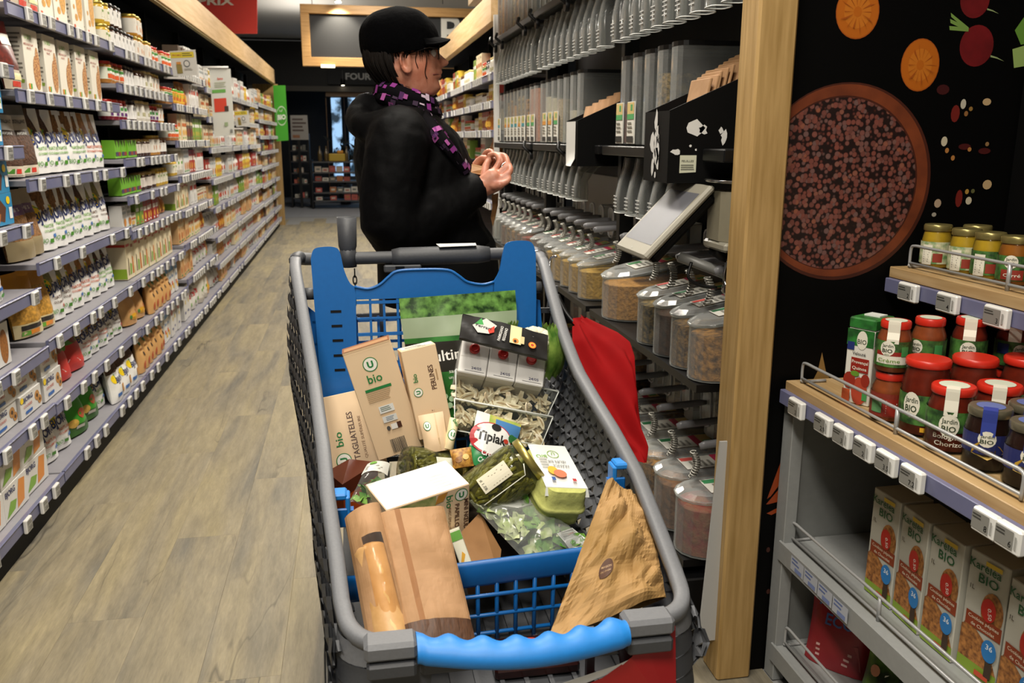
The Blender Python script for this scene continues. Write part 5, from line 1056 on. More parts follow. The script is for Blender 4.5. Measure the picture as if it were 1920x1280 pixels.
for k in range(12): m.box((-.03+k*.042, 1.6, ZB+.003), (.008, .9, .006), CARTD)
m.build('basket_floor', ca)
m = MB()
for k in range(9): m.box((-.08+k*.07, 2.03, .68), (.012, .014, .56), CARTD)
for k in range(5): m.box((.17, 2.03, .42+k*.12), (.6, .012, .012), CARTD)
m.build('back_grille', ca)
# front end: corner ribs, grip, panels
m = MB()
for s, cx, cy in ((-1, .02, 1.19), (1, .44, 1.19)):
    for k in range(5):
        z = .585-k*.036; pts = [Vector((cx+s*(.066+.003*k)*math.sin(t), cy-(.066+.003*k)*math.cos(t), z)) for t in [PI/2*(1-q/8) for q in range(9)]]
        pts = [Vector((cx+s*(.066+.003*k), cy+.05, z+.008))]+pts+[Vector((cx-s*.07, cy-.068, z))]
        vs = [p+Vector((0, 0, .014)) for p in pts]+[p-Vector((0, 0, .018))+Vector((s*.004, -.004, 0)) for p in pts]; n = len(pts)
        m.add(vs, [(i, i+1, n+i+1, n+i) for i in range(n-1)], CARTG if k == 0 else CARTD, smooth=True)
    m.build('corner_ribs', ca); m = MB()
m = MB()
for s, x in ((-1, .03), (1, .41)):
    y = 1.112 if s < 0 else 1.107
    m.box((x, y, .606), (.076, .044, .028), CARTG, bev=.006).box((x, y-.014, .578), (.07, .02, .024), CARTD, bev=.004)
m.box((.22, 1.118, .570), (.30, .03, .03), CARTD, bev=.006); m.build('grip_mounts', ca)
GL, GR_ = Vector((.066, 1.097, .606)), Vector((.372, 1.088, .606)); m = MB()
def grip(u, v):
    a = 2*PI*v; p = GL.lerp(GR_, u); bow = math.sin(PI*u)*.022; r1 = .026; r2 = .0195
    wv = .0035*math.cos(u*2*PI*6.5)*max(0, math.cos(a-.6)); e = 1 if .02 < u < .98 else .93
    return (p.x, p.y-bow+(r1*e+wv)*math.cos(a), p.z-.006*math.sin(PI*u)+(r2*e)*math.sin(a)+wv)
m.grid(grip, 60, 16, BLUEG)
for u in (0, 1): m.add([grip(u, k/16) for k in range(16)], [tuple(range(16))], BLUEG)
m.build('front_grip', ca)
REDAD = mat('advert_red', 'a3181c', .4, var=.08, scale=6); WHT = C('c9c9c6')
m = MB(); zt = .565; fy = 1.098
m.add([(.24, fy-.003, .43), (.462, fy, .43), (.460, fy+.02, .588), (.405, fy+.006, .58), (.385, fy, .555), (.34, fy-.003, .528), (.24, fy-.003, .495)], [tuple(range(7))], REDAD)
m.add([(.02, fy+.003, .43), (.30, fy+.003, .43), (.30, fy+.003, .512), (.02, fy+.003, .49)], [(0, 1, 2, 3)], REDAD)
m.add([(.03, fy+.001, .487), (.16, fy+.001, .492), (.30, fy, .53), (.36, fy-.001, .545), (.38, fy-.001, .552), (.36, fy-.001, .535), (.27, fy, .505), (.16, fy, .475), (.03, fy, .475)], [tuple(range(9))], WHT)
m.build('advert_panel', ca)
m = MB(); m.box((.08, 1.13, .545), (.012, .012, .09), CARTD).box((.33, 1.13, .545), (.012, .012, .09), CARTD).box((.21, 1.13, .45), (.46, .02, .08), CARTD); m.build('front_frame', ca)
# handle at the far end
hz = 1.028; m = MB()
m.tube(smoothpath([(Ls[-1].x, 2.06, 1.03), (-.128, 2.09, 1.034), (-.10, 2.105, hz), (.1, 2.105, hz), (.41, 2.105, hz+.004), (.435, 2.092, 1.036), (Rs[-1].x, 2.06, 1.032)], 6), .0155, CARTD, n=10); m.build('handle_bar', ca)
m = MB(); m.tube([(.09, 2.105, hz+.001), (.11, 2.105, hz+.001), (.30, 2.105, hz+.003), (.33, 2.105, hz+.003)], [.018, .0225, .0225, .018], CARTD, n=12)
m.box((.115, 2.095, hz-.026), (.09, .02, .018), CARTD, bev=.003).box((.108, 2.084, hz-.022), (.022, .004, .005), BLACK); m.build('coin_lock', ca)
m = MB(); m.lathe([(.0185, .02), (.0215, .03), (.0235, .098), (.0215, .098), (.0195, .035)], CARTD, T(-.014, 2.10, hz), 20, caps=False).tube([(-.014, 2.10, hz-.02), (-.014, 2.10, hz+.03)], [.02, .019], CARTD, n=12); m.build('torch_holder', ca)
m = MB()
for k in range(5):
    pts = [Vector((0, .0045*math.cos(t), .011*math.sin(t))) for t in [2*PI*q/10 for q in range(10)]]
    m.tube([Rz(90*(k % 2)) @ p + Vector((.0, 2.095, hz-.035-k*.017)) for p in pts], .0017, CHROME if 0 else BLACK, n=5, closed=True)
m.build('coin_chain', ca)
for s in (-1, 1):
    x = -.118 if s < 0 else .435
    m = MB().tube([(x-s*.0, 1.985, .965), (x-s*.03, 1.985, .965)], .014, CARTD, n=10); m.build('hinge_pin', ca)
# blue seat flap: a plane leaning slightly away
PP = Vector((.15, 1.96, .82)); PN = Vector((0, -1, .11)).normalized(); PU = Vector((1, 0, 0)); PV = PN.cross(PU).normalized()
if PV.z < 0: PV = -PV
def p2(x, y): d = onp(x, y, PP, PN)-PP; return d.dot(PU), d.dot(PV)
PM = Matrix(((PU.x, PV.x, PN.x, PP.x), (PU.y, PV.y, PN.y, PP.y), (PU.z, PV.z, PN.z, PP.z), (0, 0, 0, 1)))
m = MB(); th = .01
lt = smoothpath([(*p2(*q), 0) for q in ((583, 485), (588, 468), (602, 463), (626, 463), (637, 472), (645, 505), (656, 530), (667, 538))], 4)
m.prism([(p.x, p.y) for p in lt]+[p2(668, 600), p2(672, 840), p2(611, 840)], th, BLUE, PM)
rt = smoothpath([(*p2(*q), 0) for q in ((923, 530), (935, 508), (943, 470), (952, 454), (985, 451), (998, 458), (1003, 475))], 4)
m.prism([p2(915, 840), p2(922, 600)]+[(p.x, p.y) for p in rt]+[p2(1004, 560), p2(1000, 840)], th, BLUE, PM)
tb = smoothpath([(*p2(*q), 0) for q in ((665, 537), (690, 541), (712, 533), (728, 519), (745, 508), (790, 505), (838, 506), (858, 516), (875, 528), (903, 533), (925, 528))], 4)
m.prism([p2(925, 553), p2(668, 561)][::-1]+[(p.x, p.y) for p in tb[::-1]], th, BLUE, PM)
m.tube([PM @ Vector((p.x, p.y, th)) for p in tb], .0035, BLUE, n=6)
a0, b0 = p2(668, 561); a1, b1_ = p2(925, 840)
for k in range(1, 10):
    x = a0+(a1-a0)*k/10; m.box((x, (b0+b1_)/2, th/2), (.0055, b0-b1_, th*.8), BLUE, PM)
for k in range(0, 10):
    y = b0-(b0-b1_)*(k+.2)/10; m.box(((a0+a1)/2, y, th/2), (a1-a0, .0045 if k % 2 else .007, th), BLUE, PM)
sp = m.build('seat_flap', ca)
for y in (583, 610, 637, 665, 692):
    u, v = p2(630+(y-583)*.07, y); MB().box((u, v, th+.0004), (.024, .0055, .0012), BLACK, PM).build('slot', sp)
m = MB(); PM2 = PM @ T(0, 0, -.03); o2 = [(-.245, -.30), (-.262, .02), (-.272, .06), (-.272, .115), (-.262, .12), (-.24, .1), (.27, .12), (.285, .115), (.29, .03), (.27, -.30)]
m.prism(o2[:6]+[(-.215, -.30)], .008, BLUE, PM2); m.prism([(.235, -.30), (.25, .1)]+o2[6:], .008, BLUE, PM2)
for k in range(6): m.box((0, .08-k*.05, .004), (.5, .006, .008), BLUE, PM2)
for k in range(9): m.box((-.2+k*.05, -.06, .004), (.006, .3, .008), BLUE, PM2)
m.build('seat_back', ca)
# blue divider hooked on the rims
m = MB(); DL, DR = Vector((-.04, 1.43, .70)), Vector((.462, 1.43, .715))
bl, br = Vector((.02, 1.425, .528)), Vector((.415, 1.43, .545))
sweep(m, [bl-Vector((.06, 0, 0)), bl, bl.lerp(br, .5), br, br+Vector((.02, 0, 0))], .014, .05, BLUE, lambda i: Vector((0, 1, 0)))
for k in range(12):
    p = bl.lerp(br, k/11); m.tube([p, Vector((p.x*.97+.006, 1.42, .402))], .0042, BLUE, n=6)
for z in (.487, .447, .41):
    m.tube([(bl.x, 1.421, z), (br.x, 1.424, z+.012)], .0042, BLUE, n=6)
for A_, B_, s in ((DL, bl, -1), (DR, br, 1)):
    m.tube(smoothpath([A_+Vector((-s*.012, 0, -.03)), A_+Vector((-s*.025, -.003, -.09)), B_+Vector((0, 0, 0))], 5), .009, BLUE, n=6)
m.build('divider_basket', ca)
for s, x, z in ((-1, -.043, .70), (1, .467, .722)):
    m = MB(); m.box((x, 1.43, z+.008), (.030, .034, .012), BLUEG, bev=.003).box((x-s*.016, 1.43, z-.022), (.008, .034, .06), BLUEG, bev=.002).box((x-s*.006, 1.415, z-.03), (.02, .006, .035), BLUE, bev=.002).box((x-s*.0225, 1.43, z-.03), (.006, .018, .02), BLUE); m.build('rim_clip', ca)
# chassis
m = MB(); CH_ = mat('chassis_black', '161719', .4)
for x in (-.02, .43): m.tube(smoothpath([(x, 2.0, .42), (x, 1.95, .2), (x, 1.7, .14), (x, 1.2, .14)], 5), .013, CH_, n=8)
m.tube([(-.02, 1.2, .14), (.43, 1.2, .14)], .013, CH_, n=8); m.tube([(.2, 1.75, .14), (.2, 1.7, .40)], .013, CH_, n=8); m.tube([(-.02, 1.75, .14), (.43, 1.75, .14)], .013, CH_, n=8); m.build('chassis', ca)
for x, y in ((-.02, 1.25), (.43, 1.25), (-.02, 1.95), (.43, 1.95)):
    wl = MB().lathe([(.02, -.014), (.05, -.014), (.055, -.008), (.055, .008), (.05, .014), (.02, .014)], mat('wheel_grey', '2c2c2e', .6), T(x, y, .056) @ Ry(90), 16).build('wheel', ca)
    MB().box((x-.02, y, .095), (.004, .03, .09), CHROME).box((x+.02, y, .095), (.004, .03, .09), CHROME).build('fork', wl)
m = MB(); m.tube(smoothpath([(-.058, 1.33, .50), (-.070, 1.32, .47), (-.066, 1.24, .30), (-.04, 1.22, .2)], 5), .006, CHROME, n=6).box((-.06, 1.3, .37), (.03, .03, .05), BLACK, bev=.006); m.build('side_bracket', ca)
rg = [Vector((.437+.028*math.cos(t)*.9, 2.03-.005*math.sin(t), 1.018+.030*math.sin(t))) for t in [2*PI*k/24 for k in range(24)]]
rgo = tag(MB().tube(rg, .0018, CHROME, n=6, closed=True).build('steel_ring'), 'thin steel ring looped round the right end of the trolley rim', 'ring')
rc = MB(); rc.add([(.205, 2.085, 1.0535), (.295, 2.085, 1.0555), (.298, 2.125, 1.0565), (.2, 2.125, 1.0565)], [(0, 1, 2, 3)], C('dcdcd8')); rc.add([(.205, 2.085, 1.0525), (.295, 2.085, 1.0545), (.298, 2.125, 1.0555), (.2, 2.125, 1.0555)], [(3, 2, 1, 0)], C('dcdcd8')); tag(rc.build('receipt'), 'white slip of paper lying on the trolley handle', 'paper')
# red garment on a hanger on the right side
hg = thing('coat_hanger', 'black hanger hooked on the trolley rim, holding the red shirt', 'hanger', ID)
HM = BLACK; MB().tube(smoothpath([(.462, 1.93, .955), (.478, 1.90, .915), (.505, 1.86, .885), (.545, 1.80, .868), (.57, 1.72, .83)], 6), [.006]*25, HM, n=8).build('shoulder_bar', hg)
MB().tube(smoothpath([(.462, 1.93, .955), (.452, 1.96, .985), (.458, 1.99, 1.03), (.468, 1.97, 1.04)], 5), .003, CHROME, n=6).build('hook', hg)
RED = mat('red_fabric', '7d0508', .85, var=.12, scale=14, bump=.08, spec=.1)
m = MB(); OUT = []
prof = [((1092, 590), (1075, 612)), ((1125, 607), (1078, 640)), ((1155, 622), (1090, 680)), ((1178, 640), (1105, 720)), ((1190, 668), (1125, 762)), ((1196, 720), (1146, 800)), ((1197, 770), (1165, 828)), ((1201, 815), (1188, 850)), ((1200, 860), (1192, 864))]
DY = [1.86, 1.82, 1.78, 1.74, 1.70, 1.66, 1.63, 1.6, 1.58]
def red_(u, v, back=0):
    t = v*(len(prof)-1); i = min(len(prof)-2, int(t)); f = t-i
    def P(k):
        a, b = prof[k]; pa = on(*a, 1, DY[k]); pb = on(*b, 1, DY[k]-.05); return pb.lerp(pa, u)
    p = P(i).lerp(P(i+1), f); fold = .010*math.sin(u*9+v*4)*math.sin(PI*u)+.006*math.sin(u*17-v*9)+.02*math.sin(PI*u)
    return p+Vector((.35, -.93, .1))*(fold if not back else fold-.03*math.sin(PI*u)-.004)
m.grid(lambda u, v: red_(u, v), 26, 40, RED); m.grid(lambda u, v: red_(1-u, v, 1), 14, 24, RED)
tag(m.build('red_shirt'), 'red fabric garment hanging outside the right trolley wall', 'garment')
# ------------------------------------------------------------------ groceries in the trolley
def qf(px, yt, yb, dyr=0.0):              # frame from four photo corners TL TR BR BL at reasoned depths
    P = [on(*px[0], 1, yt), on(*px[1], 1, yt+dyr), on(*px[2], 1, yb+dyr), on(*px[3], 1, yb)]
    u = ((P[1]-P[0])+(P[2]-P[3])); v = ((P[0]-P[3])+(P[1]-P[2])); w = u.length/2; h = v.length/2; u.normalize(); v = (v-u*v.dot(u)).normalized()
    c = sum(P, Vector())/4; return fr_(c-u*w/2-v*h/2, u, v), w, h
def fr_(p, u, v):
    u = Vector(u).normalized(); v = Vector(v); v = (v-u*v.dot(u)).normalized(); n = u.cross(v); p = Vector(p)
    return Matrix(((u.x, v.x, n.x, p.x), (u.y, v.y, n.y, p.y), (u.z, v.z, n.z, p.z), (0, 0, 0, 1)))
XY = planeS((0, 0, 0), (1, 0, 0), (0, 1, 0))
def gbox(name, label, cat, M, w, h, d, m, items, e=.0012, top=None, side=None):
    r = thing(name, label, cat, M); MB().box((w/2, h/2, -d/2), (w, h, d), m, bev=e).build('box', r)
    q = MB(); prints(q, XY, items)
    if top: prints(q, planeS((0, h, 0), (1, 0, 0), (0, 0, -1)), top)
    if side: prints(q, planeS((w, 0, 0), (0, 0, -1), (0, 1, 0)), side)
    q.build('front_print', r); return r
UG, BRN, TXT = C('1f7a3c'), C('4a2a1c'), C('6b5a45')
def ulogo(u, v, r, ang=0): return [('disc', UG, u, v, r, r, 24), ('disc', C('eeeadf'), u, v, r*.88, r*.88, 24), ('text', UG, 'U', u-(0 if not ang else -r*.42 if ang > 0 else r*.42), v-(r*.42 if not ang else 0), r*1.2, None, ang, .05)]
MA = fr_((.0342, 1.7333, .6486), (.963, .0025, .27), (-.27, .0072, .963)); w, h = .10, .243
gbox('pasta_box', 'tall beige pasta box with a round green logo, standing open at the top', 'box', MA, w, h, .042, CARD, ulogo(.047, .205, .0155)+[('text', UG, 'bio', .047, .166, .026, .03), ('rect', UG, .02, .149, .075, .155, 6, 1), ('lines', C('b59a75'), .02, .124, .072, .147, 6), ('rect', C('dfe0dc'), .035, .097, .066, .113, 2, 1), ('lines', C('6a7a6a'), .038, .1, .063, .111, 3), ('rect', C('d9dad6'), .036, .076, .066, .09, 2, 1), ('lines', C('7a8a9a'), .043, .078, .062, .088, 3), ('rect', C('e8e6e0'), .048, .058, .061, .07, 1, 1), ('rect', BRN, .061, .058, .07, .071, 1, 1), ('disc', C('4a4a4a'), .042, .063, .004, .005), ('bars', C('3a3a3a'), .036, .008, .068, .038), ('rect', C('c9a97f'), .0, .2415, .1, .243, 2, 1)],
     top=[('rect', C('8c5a34'), .0, .0, .1, .042, 2, 1), ('rect', C('b0855a'), .004, .004, .096, .03, 2, 1)])
MBx = fr_((.1113, 1.7137, .746), (.977, .1283, .170), (-.18, .0692, .981)) @ T(0, -.05, 0)
gbox('pasta_box', 'slim beige box marked PERLINES behind the small kraft packs', 'box', MBx, .074, .192, .042, CARD, [('text', BRN, 'PERLINES', .058, .125, .015, .052, 90), ('lines', C('b0906a'), .062, .10, .066, .15, 1)]+ulogo(.018, .10, .0095, 90)+[('text', UG, 'bio', .022, .131, .014, .018, 90), ('text', BRN, '> :', .04, .054, .006)], top=[('rect', C('efe6d6'), .004, .004, .07, .038, 2, 1), ('lines', C('9a9a8a'), .012, .01, .06, .028, 4), ('text', C('6a6a6a'), '2025', .046, .006, .009)])
MC, wc, hc = qf([(595, 749), (668, 733), (700, 862), (622, 880)], 1.86, 1.80)
MC = MC @ T(0, -.03, 0)
gbox('pasta_box', 'beige TAGLIATELLES box leaning at the left wall of the trolley', 'box', MC, wc+.03, hc+.032, .045, CARD, [('text', BRN, 'TAGLIATELLES', .066, .092, .018, .105, 90), ('text', C('8a6a4a'), 'QUALITÉ SUPÉRIEURE', .082, .085, .0085, .1, 90), ('text', UG, 'bio', .036, .09, .023, .032, 90)]+ulogo(.03, .042, .017, 90))
# large green pouch
MF, wf, hf = qf([(748, 568), (974, 545), (982, 790), (770, 805)], 1.90, 1.85)
FOL = mat('foliage_print', '6a9a48', .3, var=.7, scale=52, c2='16350f'); GRN = mat('pouch_green', '2f7a2c', .3, var=.5, scale=16, c2='14441a'); PALE = mat('pouch_band', '93a386', .35, var=.1, scale=10); POB = C('1c1a14', .3)
fr2 = thing('pet_food_pouch', 'large glossy green pouch leaning on the blue seat flap', 'pouch', MF); S = pouchS(wf, hf*1.02, .04, 3, wr=.004, top=1.0, lean=0)
m = MB(); Q = Matrix(((0, 1, 0, wf/2), (0, 0, 1, 0), (1, 0, 0, -.022), (0, 0, 0, 1)))
zf = zsplit((.30, mat('pouch_green')), (.44, GRN), (.64, POB), (.685, GRN), (.83, PALE), (1, FOL))
pouch(m, S, wf, hf*1.02, zf, 14, 26, Q); m.build('pouch', fr2)
q = MB(); SFp = lambda u, v, e: Q @ S(u, v, e+.0006, 1)
prints(q, SFp, [('text', C('e0e0da'), 'ultima', -.022, hf*.525, .034, .105, 4), ('disc', C('b5522a'), .02, hf*.625, .012, .012, 16), ('text', C('c9c9c2'), 'ADULTE', .055, hf*.60, .012, .05), ('text', C('c0c4b8'), 'santé comme', -.0, hf*.42, .012, .085), ('text', C('c0c4b8'), 'une alimentation', -.0, hf*.375, .01, .09)]+[('disc', C('a9c9a0'), x, y*hf, .007, .007, 8) for x, y in ((-.07, .28), (-.05, .24), (-.068, .2), (-.04, .17), (-.06, .12), (-.03, .26), (-.035, .22), (-.05, .08))]); q.build('front_print', fr2)
# cauliflower
cp = on(1000, 662, 1, 1.84); cf = thing('cauliflower', 'cauliflower in green leaves behind the black cheese pack', 'cauliflower', T(*cp))
m = MB(); rnd = random.Random(4); CUR = mat('cauliflower_curd', 'e3dfc4', .7, var=.15, scale=60, bump=.5)
for k in range(46):
    a = rnd.uniform(0, 2*PI); b = rnd.uniform(.15, 1)*PI/2; r = .052; c = Vector((r*math.cos(a)*math.cos(b), r*math.sin(a)*math.cos(b), r*math.sin(b)*.9)); R0 = rnd.uniform(.011, .017)
    m.lathe([(.001, -R0), (R0*.7, -R0*.7), (R0, 0), (R0*.7, R0*.7), (.001, R0)], CUR, T(*c), 8, caps=False)
m.lathe([(.001, -.05), (.04, -.035), (.052, 0), (.04, .03), (.001, .045)], CUR, n=14); m.build('curd', cf)
LFG = mat('cauliflower_leaf', '8aa84a', .55, var=.5, scale=30, c2='3f6a1f')
for k in range(11):
    a = -1.0+3.6*k/10; m = MB(); hgt = rnd.uniform(.05, .085)
    m.grid(lambda u, v: Vector(((.058+.022*math.sin(v*2.2)-.02*v*v)*math.cos(a+(u-.5)*(.75-.3*v)), (.058+.022*math.sin(v*2.2)-.02*v*v)*math.sin(a+(u-.5)*(.75-.3*v)), -.045+v*hgt*1.35+.006*math.sin(u*14))), 6, 6, LFG); m.build('leaf', cf)
q = MB(); q.grid(lambda u, v: Vector((-.034+.03*u, -.058-.012*math.sin(PI*u), .012+.045*v-.004*u)), 3, 3, C('e6e6e2')); prints(q, lambda u, v, e: Vector((-.034+u, -.066-e, .015+v)), [('lines', C('8a9ac0'), .006, .012, .024, .03, 3)]); q.build('paper_tag', cf)
# milk three-pack
MG, wg, hg_ = qf([(868, 634), (1032, 660), (1013, 728), (857, 693)], 1.82, 1.77, -.02)
gp = thing('milk_pack', 'shrink wrapped pack of three white cartons with red caps', 'pack', MG); WC = mat('milk_carton', 'e6e4e0', .35, var=.05, scale=8)
for k in range(3):
    x0 = wg/3*k; c = MB().box((x0+wg/6, hg_*.5, -.05), (wg/3-.0015, hg_*.98, .1), WC, bev=.002).build('carton', gp)
    q = MB(); prints(q, XY, [('rect', C('c2bfb8'), x0+.002, hg_*.46, x0+wg/3-.003, hg_*.472, 2, 1), ('text', C('4a4a6a'), '24/05', x0+wg/6+.008, hg_*.14, .0085, .026), ('rect', C('7a7a7a'), x0+.015, hg_*.08, x0+wg/3-.006, hg_*.092, 1, 1)]); q.build('date_print', c)
    MB().lathe([(.0115, 0), (.0115, .004), (.0105, .0075), (.007, .0085), (.006, .0075)], C('b5221f', .35), T(x0+wg/6-.002, hg_*.70, .001), 20).build('cap', c)
m = MB().box((wg/2, hg_/2, -.05), (wg+.004, hg_+.006, .104), clear('shrink_film', 'ffffff', .02, .06, .25), bev=.004); m.build('shrink_wrap', gp)
# cheese pack
MH, wh_, hh_ = qf([(873, 598), (1028, 642), (1015, 678), (849, 642)], 1.805, 1.755, -.01)
MH = MH @ T(0, 0, .012)
hp = thing('cheese_pack', 'black wedge pack of parmesan lying on the milk cartons', 'cheese', MH); BK = mat('cheese_film_black', '1d1c1c', .35, var=.2, scale=30)
m = MB(); m.grid(lambda u, v: (wh_*u, hh_*v*(.98+.06*math.sin(u*3)), .006+.005*math.sin(PI*u)*math.sin(PI*v)+.0012*math.sin(u*25+v*9)), 18, 8, BK); m.grid(lambda u, v: (wh_*(1-u), hh_*v, -.001), 2, 2, BK)
m.add([(0, 0, .006), (wh_, 0, .006), (wh_, 0, -.001), (0, 0, -.001)], [(0, 1, 2, 3)], BK).add([(0, hh_, .006), (wh_, hh_, .006), (wh_, hh_, -.001), (0, hh_, -.001)], [(3, 2, 1, 0)], BK); m.build('film_pack', hp)
q = MB(); SH = lambda u, v, e: Vector((u, v, .0125+e))
prints(q, SH, [('poly', C('c9c9c2'), [(.022, hh_*.55), (.05, hh_*.95), (.075, hh_*.75), (.06, hh_*.35), (.035, hh_*.3)]), ('poly', C('3f9a4a'), [(.026, hh_*.6), (.04, hh_*.92), (.046, hh_*.66)]), ('poly', C('c23a2a'), [(.056, hh_*.5), (.07, hh_*.72), (.07, hh_*.45), (.06, hh_*.36)]), ('text', C('1f1f1f'), 'Ferrari', .046, hh_*.52, .011, .04, -4), ('text', C('d9d9d4'), 'PARMIGIANO', .087, hh_*.47, .009, .042, 82), ('text', C('d9d9d4'), 'REGGIANO', .097, hh_*.47, .009, .036, 82), ('rect', C('d9cf9e'), .105, hh_*.2, .130, hh_*.92, 3, 2), ('disc', C('c9823a'), .118, hh_*.32, .007, .007, 12), ('disc', C('2a1a12'), .117, hh_*.3, .003, .004), ('rect', C('c9b98a'), .128, hh_*.25, .137, hh_*.55, 1, 1), ('disc', C('d9722a'), .155, hh_*.3, .0085, .0085, 16), ('disc', C('e0c04a'), .155, hh_*.3, .006, .006, 12), ('disc', C('b5402a'), .155, hh_*.3, .004, .004, 10)]); q.build('front_print', hp)
# mushroom trays
MUSH = mat('mushroom_white', 'efe6d2', .7, var=.2, scale=70, c2='cdbb98'); MUSD = mat('mushroom_gill', 'b59a74', .7, var=.3, scale=90)
TRAY = clear('tray_clear', 'f2f4ee', .05, .08, .4)
def mtray(label, px, yt, yb, dyr, dep, seed):
    M, w, h = qf(px, yt, yb, dyr); r = thing('mushroom_tray', label, 'tray', M); m = MB()
    ins = .16; T4 = [(0, h, 0), (w, h, 0), (w*(1-ins*.3), 0, -.01), (w*ins*.3, 0, -.01)]
    vs = [(-.004, h+.004, 0), (w+.004, h+.004, 0), (w*.93, 0, 0), (w*.03, 0, 0), (w*.02, h*.95, -dep), (w*.98, h*.95, -dep), (w*.92, h*.08, -dep), (w*.05, h*.08, -dep)]
    m.add(vs, [(0, 1, 2, 3), (4, 7, 6, 5), (0, 4, 5, 1), (1, 5, 6, 2), (2, 6, 7, 3), (3, 7, 4, 0)], TRAY); m.tube([vs[0], vs[1]], .0022, C('d9dcd6'), n=5).tube([vs[0], vs[3], vs[2], vs[1]], .0014, C('d0d4ce'), n=5); m.build('tray', r)
    rn = random.Random(seed)
    for k in range(58):
        u = rn.uniform(.05, .93); v = rn.uniform(.08, .84); z = -rn.uniform(.005, dep*.85); s = rn.uniform(.015, .023); MM = T(u*w, v*h, z) @ Rz(rn.uniform(0, 360)) @ Rx(rn.uniform(-50, 50)) @ Ry(rn.uniform(-50, 50))
        q = MB(); o = [(s*math.cos(t), s*.62*math.sin(t)) for t in [PI*q_/7 for q_ in range(8)]]+[(-s*.3, -.001), (-s*.22, -s*.8), (s*.22, -s*.8), (s*.3, -.001)]
        q.prism(o, .0028, MUSH, MM); q.add([MM @ Vector((x*.75, y*.6+.001, .0031)) for x, y in o[1:7]], [tuple(range(6))], MUSD); q.build('mushroom_slice', r)
    return r
mtray('clear tray of sliced mushrooms under the white cartons', [(860, 698), (1052, 738), (1030, 784), (846, 744)], 1.79, 1.755, -.02, .055, 1)
mtray('lower clear tray of sliced mushrooms behind the croutons bag', [(850, 750), (1048, 788), (1012, 834), (852, 806)], 1.745, 1.71, -.02, .04, 2)
# small kraft pasta packs
def spack(label, px, yt, yb, items, d=.03, m_=None):
    M, w, h = qf(px, yt, yb); r = thing('pasta_pack', label, 'pack', M); S = pouchS(w, h, d, len(label), wr=.0025, top=1.02, lean=0); Q = Matrix(((0, 1, 0, w/2), (0, 0, 1, 0), (1, 0, 0, -d/2), (0, 0, 0, 1)))
    m = MB(); pouch(m, S, w, h, lambda u, v: m_ or CARD, 8, 8, Q); m.build('paper_pack', r); q = MB(); prints(q, lambda u, v, e: Q @ S(u, v, e+.0006, 1), items); q.build('front_print', r); return r
def ulogo2(u, v, r): return [('disc', UG, u, v, r*.8, r, 20), ('disc', C('eeeadf'), u, v, r*.7, r*.88, 20), ('text', UG, 'U', u, v-r*.4, r*1.1, None, 0, .05)]
spack('small beige paper pack with round logo under the PERLINES box', [(783, 778), (833, 768), (842, 842), (798, 850)], 1.695, 1.66, ulogo2(-.012, .055, .010)+[('rect', C('d2b48a'), .006, .0, .009, .08, 1, 3)])
spack('narrow cream pack with green writing beside the small beige pack', [(838, 772), (856, 790), (862, 838), (842, 846)], 1.69, 1.66, ulogo2(0, .03, .012)+[('text', UG, 'bio', 0, .055, .013, .016, -50)], .03, C('e3d3a8'))
nb = spack('yellow brown snack pack peeking out beside the croutons bag', [(845, 842), (885, 835), (888, 872), (848, 878)], 1.64, 1.62, [('disc', C('8a5a24'), -.008, .016, .008, .006), ('disc', C('e0c27a'), .008, .02, .007, .006)], .02, mat('snack_print', 'c9963f', .5, var=.6, scale=110, c2='7a4a1a'))
# croutons bag
ML, wl_, hl_ = qf([(908, 766), (988, 792), (962, 890), (872, 862)], 1.69, 1.635)
lb = thing('crouton_bag', 'green and white croutons bag between the jars and the mushroom trays', 'bag', ML); S = pouchS(wl_, hl_, .04, 31, wr=.0008, top=1.04, lean=0); Q = Matrix(((0, 1, 0, wl_/2), (0, 0, 1, 0), (1, 0, 0, -.03), (0, 0, 0, 1)))
TG = C('2c8a4c', .35); TWH = C('e2e2de', .35); FLD = mat('field_print', '8fb04a', .4, var=.4, scale=40, c2='c9c06a'); SKY = C('4a7fb5')
m = MB(); pouch(m, S, wl_, hl_, lambda u, v: TG if v < .36 else (TWH if u < .26+.9*(1-v)*.2 else (SKY if v > .72 and u > .45 and v < .93 else (C('2f7a3a') if u > .86 and v < .9 else FLD))) if v > .36 else TG, 14, 18, Q); m.build('pouch', lb)
q = MB(); prints(q, lambda u, v, e: Q @ S(u, v, e*2.5+.004, 1), [('disc', C('b5222a'), -.012, hl_*.53, .047, .035, 24), ('disc', TWH, -.012, hl_*.535, .0445, .032, 24), ('text', CB, 'Tipiak', -.012, hl_*.47, .028, .068, 0, .03), ('disc', CB, -.006, hl_*.76, .011, .008, 12), ('text', C('e6e6e2'), 'Croûtons', .0, hl_*.2, .016, .055, 0, .03), ('text', C('e6e6e2'), 'Croustillants', .0, hl_*.07, .014, .06, 0, .03), ('disc', C('2f6a3a'), .032, hl_*.64, .008, .009), ('disc', C('b53a2a'), .02, hl_*.55, .006, .005)]); q.build('front_print', lb)
